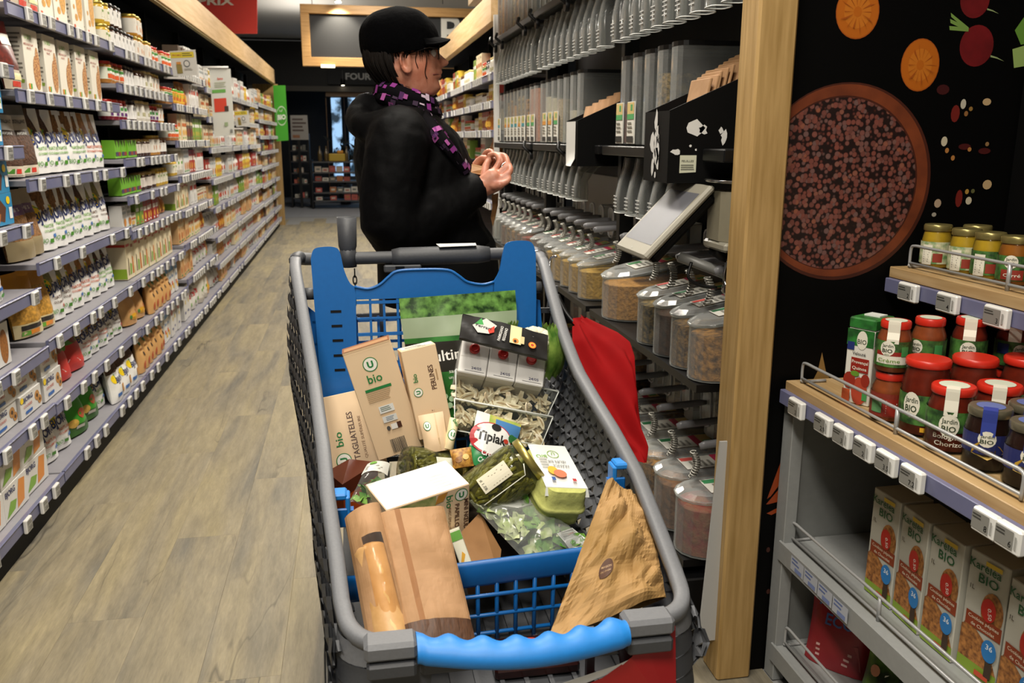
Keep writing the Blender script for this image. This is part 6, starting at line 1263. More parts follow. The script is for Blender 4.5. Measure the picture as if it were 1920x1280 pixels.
# jars of beans
BEAN = mat('green_bean', '8a8428', .4, var=.35, scale=60, c2='5f5c1c')
def bjar(label, base, axis, R_, H_, seed, lid=True, labang=0.0, labitems=None):
    ax = Vector(axis).normalized(); up = Vector((0, 0, 1)); u = ax.cross(up).normalized(); v = u.cross(ax); p = Vector(base)
    M = Matrix(((u.x, v.x, ax.x, p.x), (u.y, v.y, ax.y, p.y), (u.z, v.z, ax.z, p.z), (0, 0, 0, 1))); r = thing('bean_jar', label, 'jar', M)
    MB().lathe([(R_*.7, .002), (R_*.93, .002), (R_, .012), (R_, H_*.72), (R_*.96, H_*.80), (R_*.80, H_*.90), (R_*.80, H_-.012)], clear('bean_glass', 'eef0e2', .12, .04, .85, '5a5c48'), n=28).build('glass', r)
    if lid: MB().lathe([(R_*.86, H_-.016), (R_*.9, H_-.014), (R_*.9, H_-.002), (R_*.86, H_), (R_*.7, H_-.001)], mat('bean_lid', 'a89a55', .3, .7), n=28).build('lid', r)
    m = MB(); rn = random.Random(seed)
    m.lathe([(R_*.7, .012), (R_*.82, .02), (R_*.82, H_*.72), (R_*.55, H_*.84)], mat('bean_brine', '55501a', .4, var=.4, scale=50), n=20)
    for k in range(260):
        a = rn.uniform(0, 2*PI); z = rn.uniform(.014, H_*.78); rr = R_*.86; t = rn.uniform(-.6, .6); L_ = rn.uniform(.010, .02); d = Vector((-math.sin(a)*math.sin(t), math.cos(a)*math.sin(t), math.cos(t)))*L_; c = Vector((rr*math.cos(a), rr*math.sin(a), z))
        if (c+d).z > H_*.84 or (c-d).z < .01: d *= .4
        m.tube([c-d, c+d], .0042, BEAN, n=5)
    for k in range(40):
        a = rn.uniform(0, 2*PI); rr = R_*.75*rn.random()**.5; t = rn.uniform(0, PI); d = Vector((math.cos(t), math.sin(t), 0))*.012; c = Vector((rr*math.cos(a), rr*math.sin(a), .0105)); m.tube([c-d, c+d], .0042, BEAN, n=5)
    m.build('green_beans', r, kind='stuff')
    q = MB(); prints(q, cylS(R_*1.004, ID, labang), labitems or []); q.build('paper_label', r); return r
lc = on(998, 858, 1, 1.585); _ax = (_R @ Vector((.80, -.58, .06))).normalized(); H_ = .148
LBI = [('rect', C('d6d0b8'), -.016, .03, .018, .095, 6, 2), ('lines', C('8a8268'), -.012, .05, .014, .09, 6), ('rect', C('e0dcc8'), -.016, .024, .018, .034, 4, 1), ('text', C('4a4a3a'), '85.1', .0, .026, .008, .02, 90)]
bjar('big jar of green beans lying with its gold lid toward the egg box', lc-_ax*H_, _ax, .054, H_, 3, True, 0, None)
# the printed strip on the upper side of the jar is placed facing the camera
_J = [o for o in bpy.data.objects if o.name.startswith('bean_jar')][-1]; vc = (_J.matrix_world.inverted() @ Vector((0, 0, CH))); aj = math.atan2(vc.y, vc.x)
q = MB(); prints(q, cylS(.0544, ID, aj+.25), [('rect', C('d6d0b8'), -.017, .035, .017, .100, 6, 2), ('lines', C('8a8268'), -.013, .055, .012, .095, 6), ('text', C('4a4a3a'), '85.1 lt', .0, .039, .008, .028)]); q.build('price_strip', _J)
q = MB(); q.tube([cylS(.0546, ID, aj-.35)(0, z, 0) for z in (.02, .05, .1, .118)]+[cylS(.0546, ID, aj-.35)(.02, .128, 0)], .0011, C('e2e2d2'), n=4); q.build('seam', _J, kind='stuff')
l2 = on(757, 878, 1, 1.66); _ax2 = (_R @ Vector((.86, .14, .48))).normalized()
bjar('second bean jar lying on its side behind the white bottomed pasta box', l2, _ax2, .047, .13, 8, True)
_J2 = [o for o in bpy.data.objects if o.name.startswith('bean_jar')][-1]; vc = (_J2.matrix_world.inverted() @ Vector((0, 0, CH))); aj = math.atan2(vc.y, vc.x)
q = MB(); prints(q, cylS(.0475, ID, aj), [('rect', C('d9dccb'), -.03, .052, .03, .088, 6, 2), ('rect', C('7fa04a'), -.02, .056, .0, .066, 2, 1), ('lines', C('8a8a78'), -.02, .07, .02, .085, 2)]); q.build('paper_label', _J2)
# box lying with its pale bottom up
MD = fr_((.0396, 1.4553, .6595), (.9253, .3705, .081), (-.379, .907, .185)); wd_, hd_, dd_ = .172, .094, .12
db = thing('pasta_box', 'pasta box lying with its white underside up, in front of the bean jars', 'box', MD); MB().box((wd_/2, hd_/2, -dd_/2), (wd_, hd_, dd_), CARD, bev=.0012).build('box', db)
q = MB(); prints(q, XY, [('rect', C('eceae6'), .0015, .0015, wd_-.0015, hd_-.0015, 2, 2), ('bars', C('b9b9b9'), .022, .025, .05, .045), ('text', C('c9c9d0'), 'FSC', .085, .03, .014), ('lines', C('d2d2d0'), .11, .012, .15, .06, 5)])
SFr = planeS((0, 0, 0), (1, 0, 0), (0, 0, 1))
prints(q, lambda u, v, e: Vector((u, -e, v)), [('rect', mat('pasta_green_print', '5f8a35', .5, var=.5, scale=40, c2='c9c07a'), .02, -.025, .10, -.003, 4, 1), ('poly', C('c98a2a'), [(.105, -.004), (.125, -.002), (.115, -.02), (.098, -.022)])])
SFx = lambda u, v, e: Vector((wd_-u, -e, v))
prints(q, SFx, [('disc', UG, .018, -.018, .014, .0135, 24), ('disc', C('eeeadf'), .018, -.018, .0122, .0118, 24), ('text', UG, 'U', .018-.0, -.0235, .016, None, 0, .05)], .0007)
prints(q, lambda u, v, e: Vector((u, -e, v)), [('text', UG, 'bio', wd_-.05, -.026, .02, .03, -90), ('text', BRN, 'MINI NŒUDS', wd_-.012, -.068, .0135, .075, -90), ('text', BRN, 'PAPILLON', wd_-.032, -.068, .0135, .065, -90), ('text', C('7a5a3a'), 'AVEC ÉPEAUTRE', wd_-.046, -.068, .008, .06, -90)], .0007)
q.build('front_print', db)
# egg box
ME = fr_((.346, 1.509, .656), (.9674, .1767, -.1813), (-.1117, .9406, .3206)); we, he = .091, .139
eb = thing('egg_box', 'pale green pulp egg box with a white printed lid', 'egg box', ME); PULP = mat('egg_pulp', 'b9bc6a', .8, var=.12, scale=60, bump=.25)
m = MB()
def egg(u, v):
    a = 2*PI*u; c, s = math.cos(a), math.sin(a); q = .38; ex = math.copysign(abs(c)**q, c); ey = math.copysign(abs(s)**q, s)
    prof = [(0.94, 0), (1.0, -.012), (1.06, -.034), (1.12, -.038), (1.12, -.043), (1.02, -.048), (.98+.05*math.cos(6*a), -.075), (.8+.05*math.cos(6*a), -.092), (.0, -.092)]
    t = v*(len(prof)-1); i = min(len(prof)-2, int(t)); f = t-i; k = prof[i][0]*(1-f)+prof[i+1][0]*f; z = prof[i][1]*(1-f)+prof[i+1][1]*f
    return (we/2+ex*k*we/2*1.04, he/2-.006+ey*k*he/2*1.1, z)
m.grid(egg, 40, 16, PULP, closed_u=True); m.add([egg(k/40, 0) for k in range(40)], [tuple(range(40))], PULP); m.build('pulp_box', eb)
q = MB(); q.add([XY(x, y, .001) for x, y in ((.0, .006), (we, .006), (we*.98, he), (.004, he))], [(0, 1, 2, 3)], C('dedfdc')); q.add([(.0, .006, .001), (we, .006, .001), (we*1.04, -.006, -.012), (-.002, -.006, -.012)], [(3, 2, 1, 0)], C('d6d8d2'))
prints(q, XY, [('text', C('7fb04a'), 'BIO', .022, .105, .014, .024, 180), ('ring', C('8ab05a'), .05, .108, .013, .012, .0015), ('text', C('7fb04a'), 'U', .05, .114, .012, None, 180), ('text', C('7a7a78'), 'ŒUFS DE', .05, .086, .009, .04, 180), ('text', C('7a7a78'), 'FRANCE', .054, .072, .009, .035, 180), ('lines', C('b5b5b0'), .012, .06, .03, .095, 4), ('disc', C('e0b040'), .03, .052, .011, .013, 16), ('disc', C('d97a5a'), .042, .042, .014, .012, 16), ('rect', C('3a5a9a'), .018, .02, .026, .03, 1, 1), ('rect', C('b53a3a'), .062, .018, .07, .026, 1, 1)], .0018); q.build('printed_lid', eb)
# salad bag
PS4 = [(877, 937), (985, 928), (1112, 1018), (1003, 1070)]
MP, wp, hp_ = qf([(1003, 1070), (877, 937), (985, 928), (1112, 1018)], 1.50, 1.50, 0)
P4 = [on(*PS4[0], 1, 1.545), on(*PS4[1], 1, 1.585), on(*PS4[2], 1, 1.50), on(*PS4[3], 1, 1.455)]
sb_ = thing('salad_bag', 'clear bag of green lettuce with a white corner label', 'bag', ID); nS = ((P4[2]-P4[3]).cross(P4[0]-P4[3])).normalized()
if nS.z < 0: nS = -nS
def sal(u, v, k=1):
    p = P4[3].lerp(P4[2], u).lerp(P4[0].lerp(P4[1], u), v); b = (math.sin(PI*u)*math.sin(PI*v))**.5*.03
    wr = .006*(noise.noise(p*55)+.6*noise.noise(p*110)) if 0 < u < 1 and 0 < v < 1 else 0
    return p+nS*(b*k+wr)
SALF = clear('salad_film', 'ffffff', .36, .16, .8, 'b5b8b2')
m = MB(); m.grid(lambda u, v: sal(u, v, 1), 20, 30, SALF); m.grid(lambda u, v: sal(1-u, v, -.9), 14, 20, SALF); m.build('film', sb_)
LET = mat('lettuce_green', '7fa84a', .5, var=.6, scale=45, c2='3f7a22'); LETW = mat('lettuce_pale', 'cfd6ae', .5, var=.3, scale=40, c2='a9bf6a')
rnd = random.Random(9)
for k in range(80):
    m = MB()
    u, v = rnd.uniform(.12, .9), rnd.uniform(.08, .9); c = sal(u, v, 0)+nS*rnd.uniform(-.015, .02)*(math.sin(PI*u)*math.sin(PI*v))**.5; s = rnd.uniform(.012, .024); a = rnd.uniform(0, 2*PI); d1 = Vector((math.cos(a), math.sin(a), rnd.uniform(-.3, .5))).normalized(); d2 = nS.cross(d1).normalized()
    mt = LETW if (u < .38 and rnd.random() < .75) or rnd.random() < .15 else LET
    m.grid(lambda i, j: c+d1*(s*(i-.5)*1.6)+d2*(s*(j-.5)*1.3)+nS*(.005*math.sin(i*7+k)*math.cos(j*6)), 4, 4, mt); m.build('lettuce_leaf', sb_)
q = MB(); SS = lambda u, v, e: sal(u, v, 1)+nS*(e+.0012)
LBW = C('d9dad6')
for a, b in (((.55, 1.0), (1.0, .74)),): q.add([SS(.02, .985, 0), SS(.98, .985, 0), SS(.93, .80, 0), SS(.5, .74, 0)], [(0, 1, 2, 3)], LBW)
q.add([SS(.62, .03, 0), SS(.97, .03, 0), SS(.97, .16, 0), SS(.97, .30, 0), SS(.62, .27, 0), SS(.62, .15, 0)], [(0, 1, 2, 5), (5, 2, 3, 4)], LBW)
prints(q, SS, [('text', C('6ab04a'), 'BIO', .72, .12, .045, .16, 180), ('text', C('8a3a2a'), 'BATAVIA', .80, .22, .025, .2, 180), ('lines', C('9a9a94'), .66, .2, .92, .27, 2)], .002); q.build('paper_label', sb_)
# smaller things down the left and middle
MN, wn, hn = qf([(612, 884), (664, 858), (706, 866), (640, 908)], 1.66, 1.60)
p4 = [on(612, 884, 1, 1.64), on(655, 860, 1, 1.70), on(708, 866, 1, 1.70), on(642, 908, 1, 1.62)]
nt_ = thing('dessert_tub', 'orange tub with a dark brown lid at the left trolley wall', 'tub', ID); BRD, ORT = C('5a2a1a', .3), C('c9561c', .4)
m = MB(); dn = Vector((0, 0, -.028)); m.add([tuple(p) for p in p4]+[tuple(p+dn) for p in p4], [(3, 2, 1, 0), (0, 1, 5, 4), (1, 2, 6, 5), (2, 3, 7, 6), (3, 0, 4, 7), (4, 5, 6, 7)], BRD); m.build('lid', nt_)
cN = sum(p4, Vector())/4; m = MB(); b0_ = [p+dn*1.02 for p in p4]; b1__ = [cN+(p-cN)*.86+Vector((0, 0, -.075)) for p in p4]
m.add([tuple(p) for p in b0_+b1__], [(0, 1, 5, 4), (1, 2, 6, 5), (2, 3, 7, 6), (3, 0, 4, 7), (4, 5, 6, 7)], ORT); m.build('tub', nt_)
so = thing('salad_box', 'clear shell box of green leaves with a white curved label at the left', 'box', ID); p4 = [on(655, 940, 1, 1.50), on(690, 870, 1, 1.61), on(735, 868, 1, 1.63), on(722, 945, 1, 1.53)]
def so_(u, v, k=1): p = p4[0].lerp(p4[3], u).lerp(p4[1].lerp(p4[2], u), v); return p+Vector((0, -.25, .97))*(.022*k*(math.sin(PI*u)*math.sin(PI*v))**.4)
m = MB(); m.grid(lambda u, v: so_(u, v), 12, 12, FILM); m.grid(lambda u, v: so_(1-u, v, -1.4), 8, 8, FILM); m.build('shell', so)
rnd = random.Random(3)
for k in range(22):
    m = MB(); c = so_(rnd.uniform(.15, .85), rnd.uniform(.05, .55), rnd.uniform(-.8, .6)); s = .014; d1 = Vector((rnd.uniform(-1, 1), rnd.uniform(-1, 1), rnd.uniform(-.3, .6))).normalized(); d2 = Vector((-d1.y, d1.x, .3)).normalized(); m.grid(lambda i, j: c+d1*s*(i-.5)*1.6+d2*s*(j-.5)+Vector((0, 0, .003*math.sin(i*6))), 3, 3, LET); m.build('salad_leaf', so)
q = MB(); q.grid(lambda u, v: so_(u*.9+.05, .55+.35*v)+Vector((0, -.001, .002)), 8, 4, C('d2d3cc')); prints(q, lambda u, v, e: so_(u, v)+Vector((0, -.001, .003+e)), [('disc', C('6aa33a'), .35, .8, .14, .05, 12), ('lines', C('8a8a80'), .15, .6, .8, .72, 3)]); q.build('paper_label', so)
q1 = thing('kraft_parcel', 'brown kraft parcel lying between the pasta box and the salad bag', 'parcel', ID); P5 = [on(862, 1000, 1, 1.50), on(900, 960, 1, 1.54), on(940, 1030, 1, 1.50), on(935, 1078, 1, 1.45), on(880, 1078, 1, 1.45)]
m = MB(); dn = Vector((0, .02, -.05)); m.add([tuple(p) for p in P5]+[tuple(p+dn) for p in P5], [(4, 3, 2, 1, 0), (0, 1, 6, 5), (1, 2, 7, 6), (2, 3, 8, 7), (3, 4, 9, 8), (4, 0, 5, 9), (5, 6, 7, 8, 9)], KRAFT); m.build('wrapping', q1)
MR, wr_, hr_ = qf([(838, 996), (858, 990), (893, 1070), (872, 1080)], 1.475, 1.44)
gbox('soup_brick', 'cream carton edge with orange print beside the kraft bag', 'carton', MR, wr_, hr_, .05, C('dfdbc4'), [('poly', C('d9a02a'), [(.004, hr_*.3), (.012, hr_*.5), (.016, hr_*.42), (.008, hr_*.26)]), ('rect', C('5f9a3a'), .0, hr_*.75, wr_, hr_*.95, 2, 1), ('disc', UG, wr_*.5, hr_*.1, .007, .007, 12)])
tr = thing('dark_tray', 'dark wrapped tray with a round orange sticker, seen through the blue divider', 'tray', T(.285, 1.34, ZB+.002)); MB().box((0, 0, .012), (.15, .1, .022), mat('dark_tray', '2a100e', .2, var=.5, scale=20), bev=.005).build('tray', tr); q = MB(); prints(q, lambda u, v, e: Vector((u, v, .0236+e)), [('disc', C('c9401f'), 0, .012, .026, .026, 20), ('text', CB, 'VBF', 0, .006, .015, .035)]); q.build('round_sticker', tr)
tag(MB().box((.19, 1.72, ZB+.079), (.32, .17, .14), mat('crate_dark', '3a2c20', .7), bev=.004).build('cardboard_crate'), 'added support crate under the groceries, coloured dark like the shaded gaps', 'crate')  # hidden support added; its dark brown stands in for shade between groceries
# bread bags and paper bag in front of the divider
def bagq(name, label, P, bulge, m, nu=10, nv=14, seed=0, wr=.004, n=None, zone=None):
    r = thing(name, label, 'bag', ID); P = [Vector(p) for p in P]; n = n or ((P[2]-P[3]).cross(P[0]-P[3])).normalized()
    if n.y > 0: n = -n
    def f(u, v, k=1):
        p = P[3].lerp(P[2], u).lerp(P[0].lerp(P[1], u), v); b = bulge*(max(0, math.sin(PI*u))**.6)*(.55+.45*math.sin(PI*min(1, v*.9+.1)))
        cr = wr*(1.2*noise.noise(Vector((u*3.2+seed, v*4.5, 0)))+.9*abs(noise.noise(Vector((u*6, v*8+seed, 2)))))
        return p+n*(b*k+cr)
    mb = MB(); mb.grid(lambda u, v: f(u, v, 1), nu*2, nv*2, m, zone=zone, smooth=False); mb.grid(lambda u, v: f(1-u, v, -1), nu, nv, m, smooth=False); mb.build('paper', r); return r, f, n
PL = [on(646, 972, 1, 1.36), on(712, 945, 1, 1.38), on(785, 1215, 1, 1.175), on(690, 1212, 1, 1.175)]
WIN = clear('bread_window', 'fdf3e0', .07, .06, .45)
r1, f1, n1 = bagq('bread_bag', 'kraft bread bag with a clear window showing a baguette', PL, .036, KRAFTL, 12, 16, 1, .0015, zone=lambda u, v: WIN if .26 < u < .74 and v < .74 else KRAFTL)
bq = thing('baguette', 'golden baguette seen through the window of the left bread bag', 'baguette', ID); CRU = mat('bread_crust', 'cfa571', .5, var=.5, scale=16, c2='b0844c', bump=.3); CRL = mat('bread_score', 'e2bf86', .7, var=.3, scale=40)
ctr = [f1(.5, v, 0)+n1*.001 for v in (.0, .1, .25, .4, .55, .66, .72)]; sp_ = smoothpath(ctr, 5); NN = len(sp_)
m = MB(); m.tube(sp_, [.031*min(1, ((NN-i)/6.0)**.5+.05) for i in range(NN)], CRU, n=14); m.build('crust', bq); q = MB()
for k in range(3):
    i0 = 2+k*7; c = sp_[i0].lerp(sp_[i0+4], .5)+n1*.0295; t = (sp_[i0+4]-sp_[i0]).normalized(); s = n1.cross(t)
    q.grid(lambda u, v: c+t*((u-.5)*.06)+s*((v-.5)*.017*math.sin(PI*u)+(u-.5)*.010)+n1*(.002*math.sin(PI*v)*math.sin(PI*u)-.0035*(abs(v-.5)*2)**2*math.sin(PI*u)-.003*(abs(u-.5)*2)**2), 8, 4, CRL)
q.build('score_mark', bq)
PR = [on(712, 962, 1, 1.355), on(832, 950, 1, 1.365), on(893, 1205, 1, 1.165), on(768, 1215, 1, 1.15)]
BRB = mat('wood_print_brown', '5a3a24', .6, var=.5, scale=60, stretch=(14, 1, 1)); KRS = C('8a5c30', .7)
r2, f2, n2 = bagq('bread_bag', 'folded plain kraft bread bag right of the baguette', PR, .014, KRAFTL, 12, 16, 5, .002, zone=lambda u, v: BRB if v < .16 else (KRS if .22 < u < .31 else KRAFTL))
KGOLD = mat('kraft_paper_gold', 'a58150', .75, var=.12, scale=10, c2='91703c', bump=.25)
PX = [on(1138, 900, 1, 1.40), on(1208, 945, 1, 1.385), on(1250, 1118, 1, 1.22), on(1022, 1212, 1, 1.155)]
r3, f3, nB = bagq('paper_bag', 'crumpled kraft paper bag with a brown oval stamp, at the right of the trolley', PX, .028, KGOLD, 14, 18, 9, .015)
oc = f3(.36, .34, 1); ou = (on(1134, 1085, 1, oc.y)-on(1105, 1130, 1, oc.y)).normalized(); ou = (ou-nB*ou.dot(nB)).normalized(); ov_ = nB.cross(ou)
q = MB(); prints(q, lambda u, v, e: f3(.36+u/.23, .34+v/.30, 1)+nB*(e+.001), [('disc', C('4a2c1a', .7), 0, 0, .0165, .021, 24), ('text', C('a5835a'), 'MAISON', 0, .002, .007, .024), ('text', C('a5835a'), 'DU PAIN', 0, -.008, .006, .022)]); q.build('oval_stamp', r3)
# ================================================================== signs and the far end of the store
def pboard(name, label, cat, px, Y, m, th=.02, items=None, S0=None):   # upright board facing the camera end of the aisle, corners TL TR BR BL
    P = [on(*p, 1, Y) for p in px]; r = thing(name, label, cat, ID); n = len(P)
    MB().add([tuple(p) for p in P]+[tuple(p+Vector((0, th, 0))) for p in P], [tuple(range(n))[::-1], tuple(range(n, 2*n))]+[(k, (k+1) % n, n+(k+1) % n, n+k) for k in range(n)], m).build('board', r)
    o, du, dv = P[3], P[2]-P[3], P[0]-P[3]; W, H = du.length, dv.length; du.normalize(); dv = dv.normalized()
    S = lambda u, v, e: o+du*(u*W)+dv*(v*H)+Vector((0, -e, 0))
    return r, S, W, H
SIGNR = mat('sign_red', 'b8291c', .5)
r, S, W, H = pboard('hanging_sign', 'red hanging sign with white PRIX lettering above the left shelving', 'sign', [(330, -60), (482, -60), (482, 63), (330, 63)], 9.5, SIGNR)
q = MB(); prints(q, S, [('text', C('c9bfae'), 'PRIX', .49, .445, .17, .44, 0, .03, 1)], .004); q.build('lettering', r)
m = MB()
for px in (345, 470): p = on(px, -60, 1, 9.51); m.tube([p, Vector((p.x, p.y, 3.2))], .004, BLACK, n=5)
m.build('hanging_wire', r, kind='stuff')
# framed blackboard
YB = 10.8; r = thing('framed_blackboard', 'black hanging board in a pale wooden frame, lit by a spotlight', 'sign', ID)
a = on(562, 8, 1, YB); b = on(567, 124, 1, YB); c = on(1010, 8, 1, YB); x0, x1, z0, z1 = a.x, c.x, b.z, a.z; fw = .10
OAKF = woodmat('oak_board_frame', 'b38c56', '98713f', 0, 8)
for lo, hi, zz0, zz1 in ((x0, x1, z1-fw, z1), (x0, x1, z0, z0+fw), (x0, x0+fw, z0+fw, z1-fw), (x1-fw, x1, z0+fw, z1-fw)): MB().box(((lo+hi)/2, YB, (zz0+zz1)/2), (hi-lo, .1, zz1-zz0), OAKF, bev=.004).build('frame_board', r)
MB().box(((x0+x1)/2, YB+.02, (z0+z1)/2), (x1-x0-fw, .03, z1-z0-fw), mat('chalkboard', '17181a', .75)).build('chalkboard', r)
def SB_(px, py): p = on(px, py, 1, YB); return p.x, p.z
SBp = lambda u, v, e: Vector((u, YB+.003-e, v))
q = MB(); its = []
for ch, px in (('V', 716), ('P', 846), ('R', 900), ('I', 945)): u, v = SB_(px, 88); its.append(('text', C('b9b7ae'), ch, u, v, .50, None, 0, .02))
prints(q, SBp, its, .002); q.build('lettering', r, kind='stuff')
p = on(615, 124, 1, YB-.06); MB().box((p.x, p.y, p.z), (.16, .03, .035), mat('lit_strip', 'fff0d0', .5, emit=1.2)).build('light_strip', r)  # small label, no lamp; its lit look is emission in the material
m = MB()
for px in (585, 830): p = on(px, 8, 1, YB); m.tube([p, Vector((p.x, p.y, 3.2))], .004, BLACK, n=5)
m.build('hanging_wire', r, kind='stuff')
lp_ = on(634, 4, 1, YB-.22); lt_ = thing('spotlight', 'small bright spotlight over the framed blackboard', 'lamp', T(*lp_))
MB().lathe([(.03, .0), (.045, .04), (.045, .16), (.03, .18)], C('d8d6d0'), n=14).build('housing', lt_); MB().lathe([(.036, -.004), (.036, .002)], mat('lamp_glow', 'fff1d8', .5, emit=14), n=14).build('bulb', lt_); MB().box((0, 0, .28), (.02, .02, .22), BLACK).build('stem', lt_)
sl_ = bpy.data.lights.new('spot', 'SPOT'); sl_.energy = 60; sl_.spot_size = math.radians(100); sl_.spot_blend = .6; sl_.color = (1, .9, .72); sl_.shadow_soft_size = .04; so_l = bpy.data.objects.new('spotlight_beam', sl_); COL.objects.link(so_l); so_l.location = lp_+Vector((0, 0, -.02)); so_l.rotation_euler = (math.radians(32), 0, 0)
# green flag
GF = mat('flag_green', '3f9e26', .5)
r, S, W, H = pboard('shelf_flag', 'green BIO flag sticking out from the far end of the left shelving', 'sign', [(512, 160), (535, 160), (541, 263), (518, 265)], 13.6, GF, .01)
q = MB(); prints(q, S, [('ring', C('c9dcc0'), .55, .45, .42, .175, .02), ('text', C('dfe8da'), 'BIO', .55, .385, .12, .66, 0, .05, 1), ('poly', C('dfe8da'), [(.5, .52), (.38, .57), (.42, .53)]), ('poly', C('dfe8da'), [(.52, .52), (.66, .59), (.6, .53)])], .004); q.build('lettering', r, kind='stuff')
YLW = C('d6c22e'); PW = mat('card_white', 'cfcec8', .5)
def promo(label, px, Y, big=True):
    r, S, W, H = pboard('promotion_card', label, 'sign', px, Y, PW, .004)
    q = MB(); prints(q, S, [('rect', YLW, .03, .72, .97, .95, 2, 1), ('text', C('b5622a'), 'PROMO', .28, .79, .1, .36, 0, .02, 1), ('lines', C('6a652a'), .5, .76, .92, .92, 2), ('disc', C('4a4f55'), .63, .48, .13, .14, 16), ('disc', PW, .63, .48, .10, .105, 12), ('rect', C('8a7a3a'), .2, .1, .42, .45, 2, 1), ('rect', C('c98a3a'), .22, .46, .40, .56, 2, 1), ('lines', C('9a9890'), .5, .2, .9, .3, 2)], .002); q.build('front_print', r)
    p = on((px[0][0]+px[1][0])/2-10, px[3][1]+3, 1, Y); MB().box((-1.03, Y, p.z+.0), (.12, .012, .012), WHITE).build('clip_arm', r); return r
promo('yellow and white promotion card on the third and fourth left bays', [(317, 96), (366, 93), (371, 141), (325, 143)], 5.75)
promo('small yellow promotion card behind the long white leaflet', [(438, 208), (466, 207), (468, 236), (443, 238)], 8.6)
r, S, W, H = pboard('hanging_leaflet', 'long white leaflet with a red square hanging from the left shelving', 'sign', [(392, 129), (432, 129), (440, 253), (402, 256)], 7.3, mat('leaflet_white', 'c6c7c0', .5), .004)
q = MB(); prints(q, S, [('rect', C('5f9a45'), .06, .64, .72, .69, 2, 1), ('rect', C('c23a22'), .12, .36, .72, .56, 2, 1), ('rect', C('3a2a22'), .6, .36, .8, .44, 1, 1), ('text', C('c23a22'), 'bio', .5, .83, .05, .26, 0, .02, 1), ('lines', C('9aa088'), .2, .71, .8, .8, 3), ('rect', C('8fa07a'), .55, .14, .72, .2, 1, 1), ('bars', C('5a5a58'), .8, .03, .93, .09)], .002); q.build('front_print', r)
p = on(370, 126, 1, 7.29); p2_ = on(428, 126, 1, 7.29); MB().tube([p, p2_], .008, WHITE, n=6).build('hanging_rod', r)
# end of the aisle: wall sign, door, racks
YW = 18.3
q = MB(); its = []; r = thing('wall_sign', 'dim white lettering over the far door', 'sign', ID); p = on(672, 149, 1, YW-.12); prints(q, planeS((p.x, YW-.13, p.z), (1, 0, 0), (0, 0, 1)), [('text', C('a9a9a6'), 'FOUR', 0, 0, .17, .5, 0, .03)]); q.build('lettering', r, kind='stuff')
MB().box((p.x, YW-.1, p.z+.05), (1.2, .05, .3), blackwall).build('sign_board', r)
dr = struct(bpy.data.objects.new('door_1', None)); COL.objects.link(dr)
def pxb(x0, y0, x1, y1, Y, d, m, nm, par, bev=.004):
    a = on(x0, y0, 1, Y); b = on(x1, y1, 1, Y); return MB().box(((a.x+b.x)/2, Y+d/2, (a.z+b.z)/2), (abs(b.x-a.x), d, abs(a.z-b.z)), m, bev=bev).build(nm, par)
OAKD = woodmat('oak_door', '7a5a34', '5e4324', 0, 8)
pxb(610, 168, 800, 183, YW, .1, OAKD, 'door_frame', dr); pxb(610, 183, 620, 372, YW, .1, OAKD, 'door_frame', dr); pxb(645, 183, 652, 372, YW, .1, C('6a4a2c'), 'door_frame', dr); pxb(770, 183, 780, 372, YW, .1, OAKD, 'door_frame', dr)
def outm():
    m = bpy.data.materials.new('daylight_outside'); m.use_nodes = True; nt = m.node_tree; b = nt.nodes['Principled BSDF']; tc = nt.nodes.new('ShaderNodeTexCoord'); n = nt.nodes.new('ShaderNodeTexNoise'); n.inputs['Scale'].default_value = 4; n.inputs['Detail'].default_value = 5
    nt.links.new(tc.outputs['Object'], n.inputs['Vector']); r_ = nt.nodes.new('ShaderNodeValToRGB'); e = r_.color_ramp.elements; e[0].position = .42; e[0].color = lin('1c2c38'); e[1].position = .55; e[1].color = lin('8fb4d8'); nt.links.new(n.outputs['Fac'], r_.inputs[0]); nt.links.new(r_.outputs[0], b.inputs['Emission Color']); b.inputs['Emission Strength'].default_value = 1.5; b.inputs['Base Color'].default_value = (.01, .01, .01, 1); return m
OUTM = outm(); pxb(620, 183, 645, 330, YW+.05, .02, OUTM, 'door_pane', dr); pxb(652, 183, 770, 330, YW+.05, .02, OUTM, 'door_pane', dr); pxb(620, 330, 770, 372, YW+.04, .04, C('20242a'), 'kick_panel', dr)
fan = mat('packs_far', 'b5a898', .6, var=.6, scale=14, c2='8a2f2a')
FARC = ['9a4438', 'b8a998', 'c9c2b4', 'a86a3a', '6a6a62', 'b5554a']
def rack(name, label, x0, x1, Y, levels, top, seed, bd):
    r = thing(name, label, 'rack', ID); rnd = random.Random(seed); a = on(x0, levels[-1], 1, Y); b = on(x1, levels[-1], 1, Y)
    for x in (a.x, b.x): MB().box((x, Y+.25, on(x0, top, 1, Y).z/2), (.03, .5, on(x0, top, 1, Y).z), BLACK).build('side_frame', r)
    for i, y in enumerate(levels):
        z = on(x0, y, 1, Y).z; MB().box(((a.x+b.x)/2, Y+.25, z), (b.x-a.x-.034, .5, .025), bd).build('shelf', r)
        n = max(4, int((b.x-a.x)/.13)); 
        for k in range(n):
            if rnd.random() < .12 or (i == 0 and n > 5): continue
            w = (b.x-a.x-.1)/n; h = rnd.uniform(.06, .115); x = a.x+.05+w*(k+.5)
            o = MB().box((0, 0, h/2), (w*.88, .2, h), C(rnd.choice(FARC))).box((0, -.1005, h*.5), (w*.5, .001, h*.35), C(rnd.choice(FARC))).build('pack', None, T(x, Y+.14, z+.0135))
            tag(o, 'small coloured pack, %s along, %s shelf down, %s far rack' % (ORD[k], ORD[i], label.split()[1]), 'pack', 'packs on the far dark racks')
    return r
rk = rack('display_rack', 'dark narrow rack under a white notice board, at the far end', 548, 583, 17.2, [283, 303, 325, 345, 372], 250, 3, mat('rack_shelf_dark', '26262a', .4))
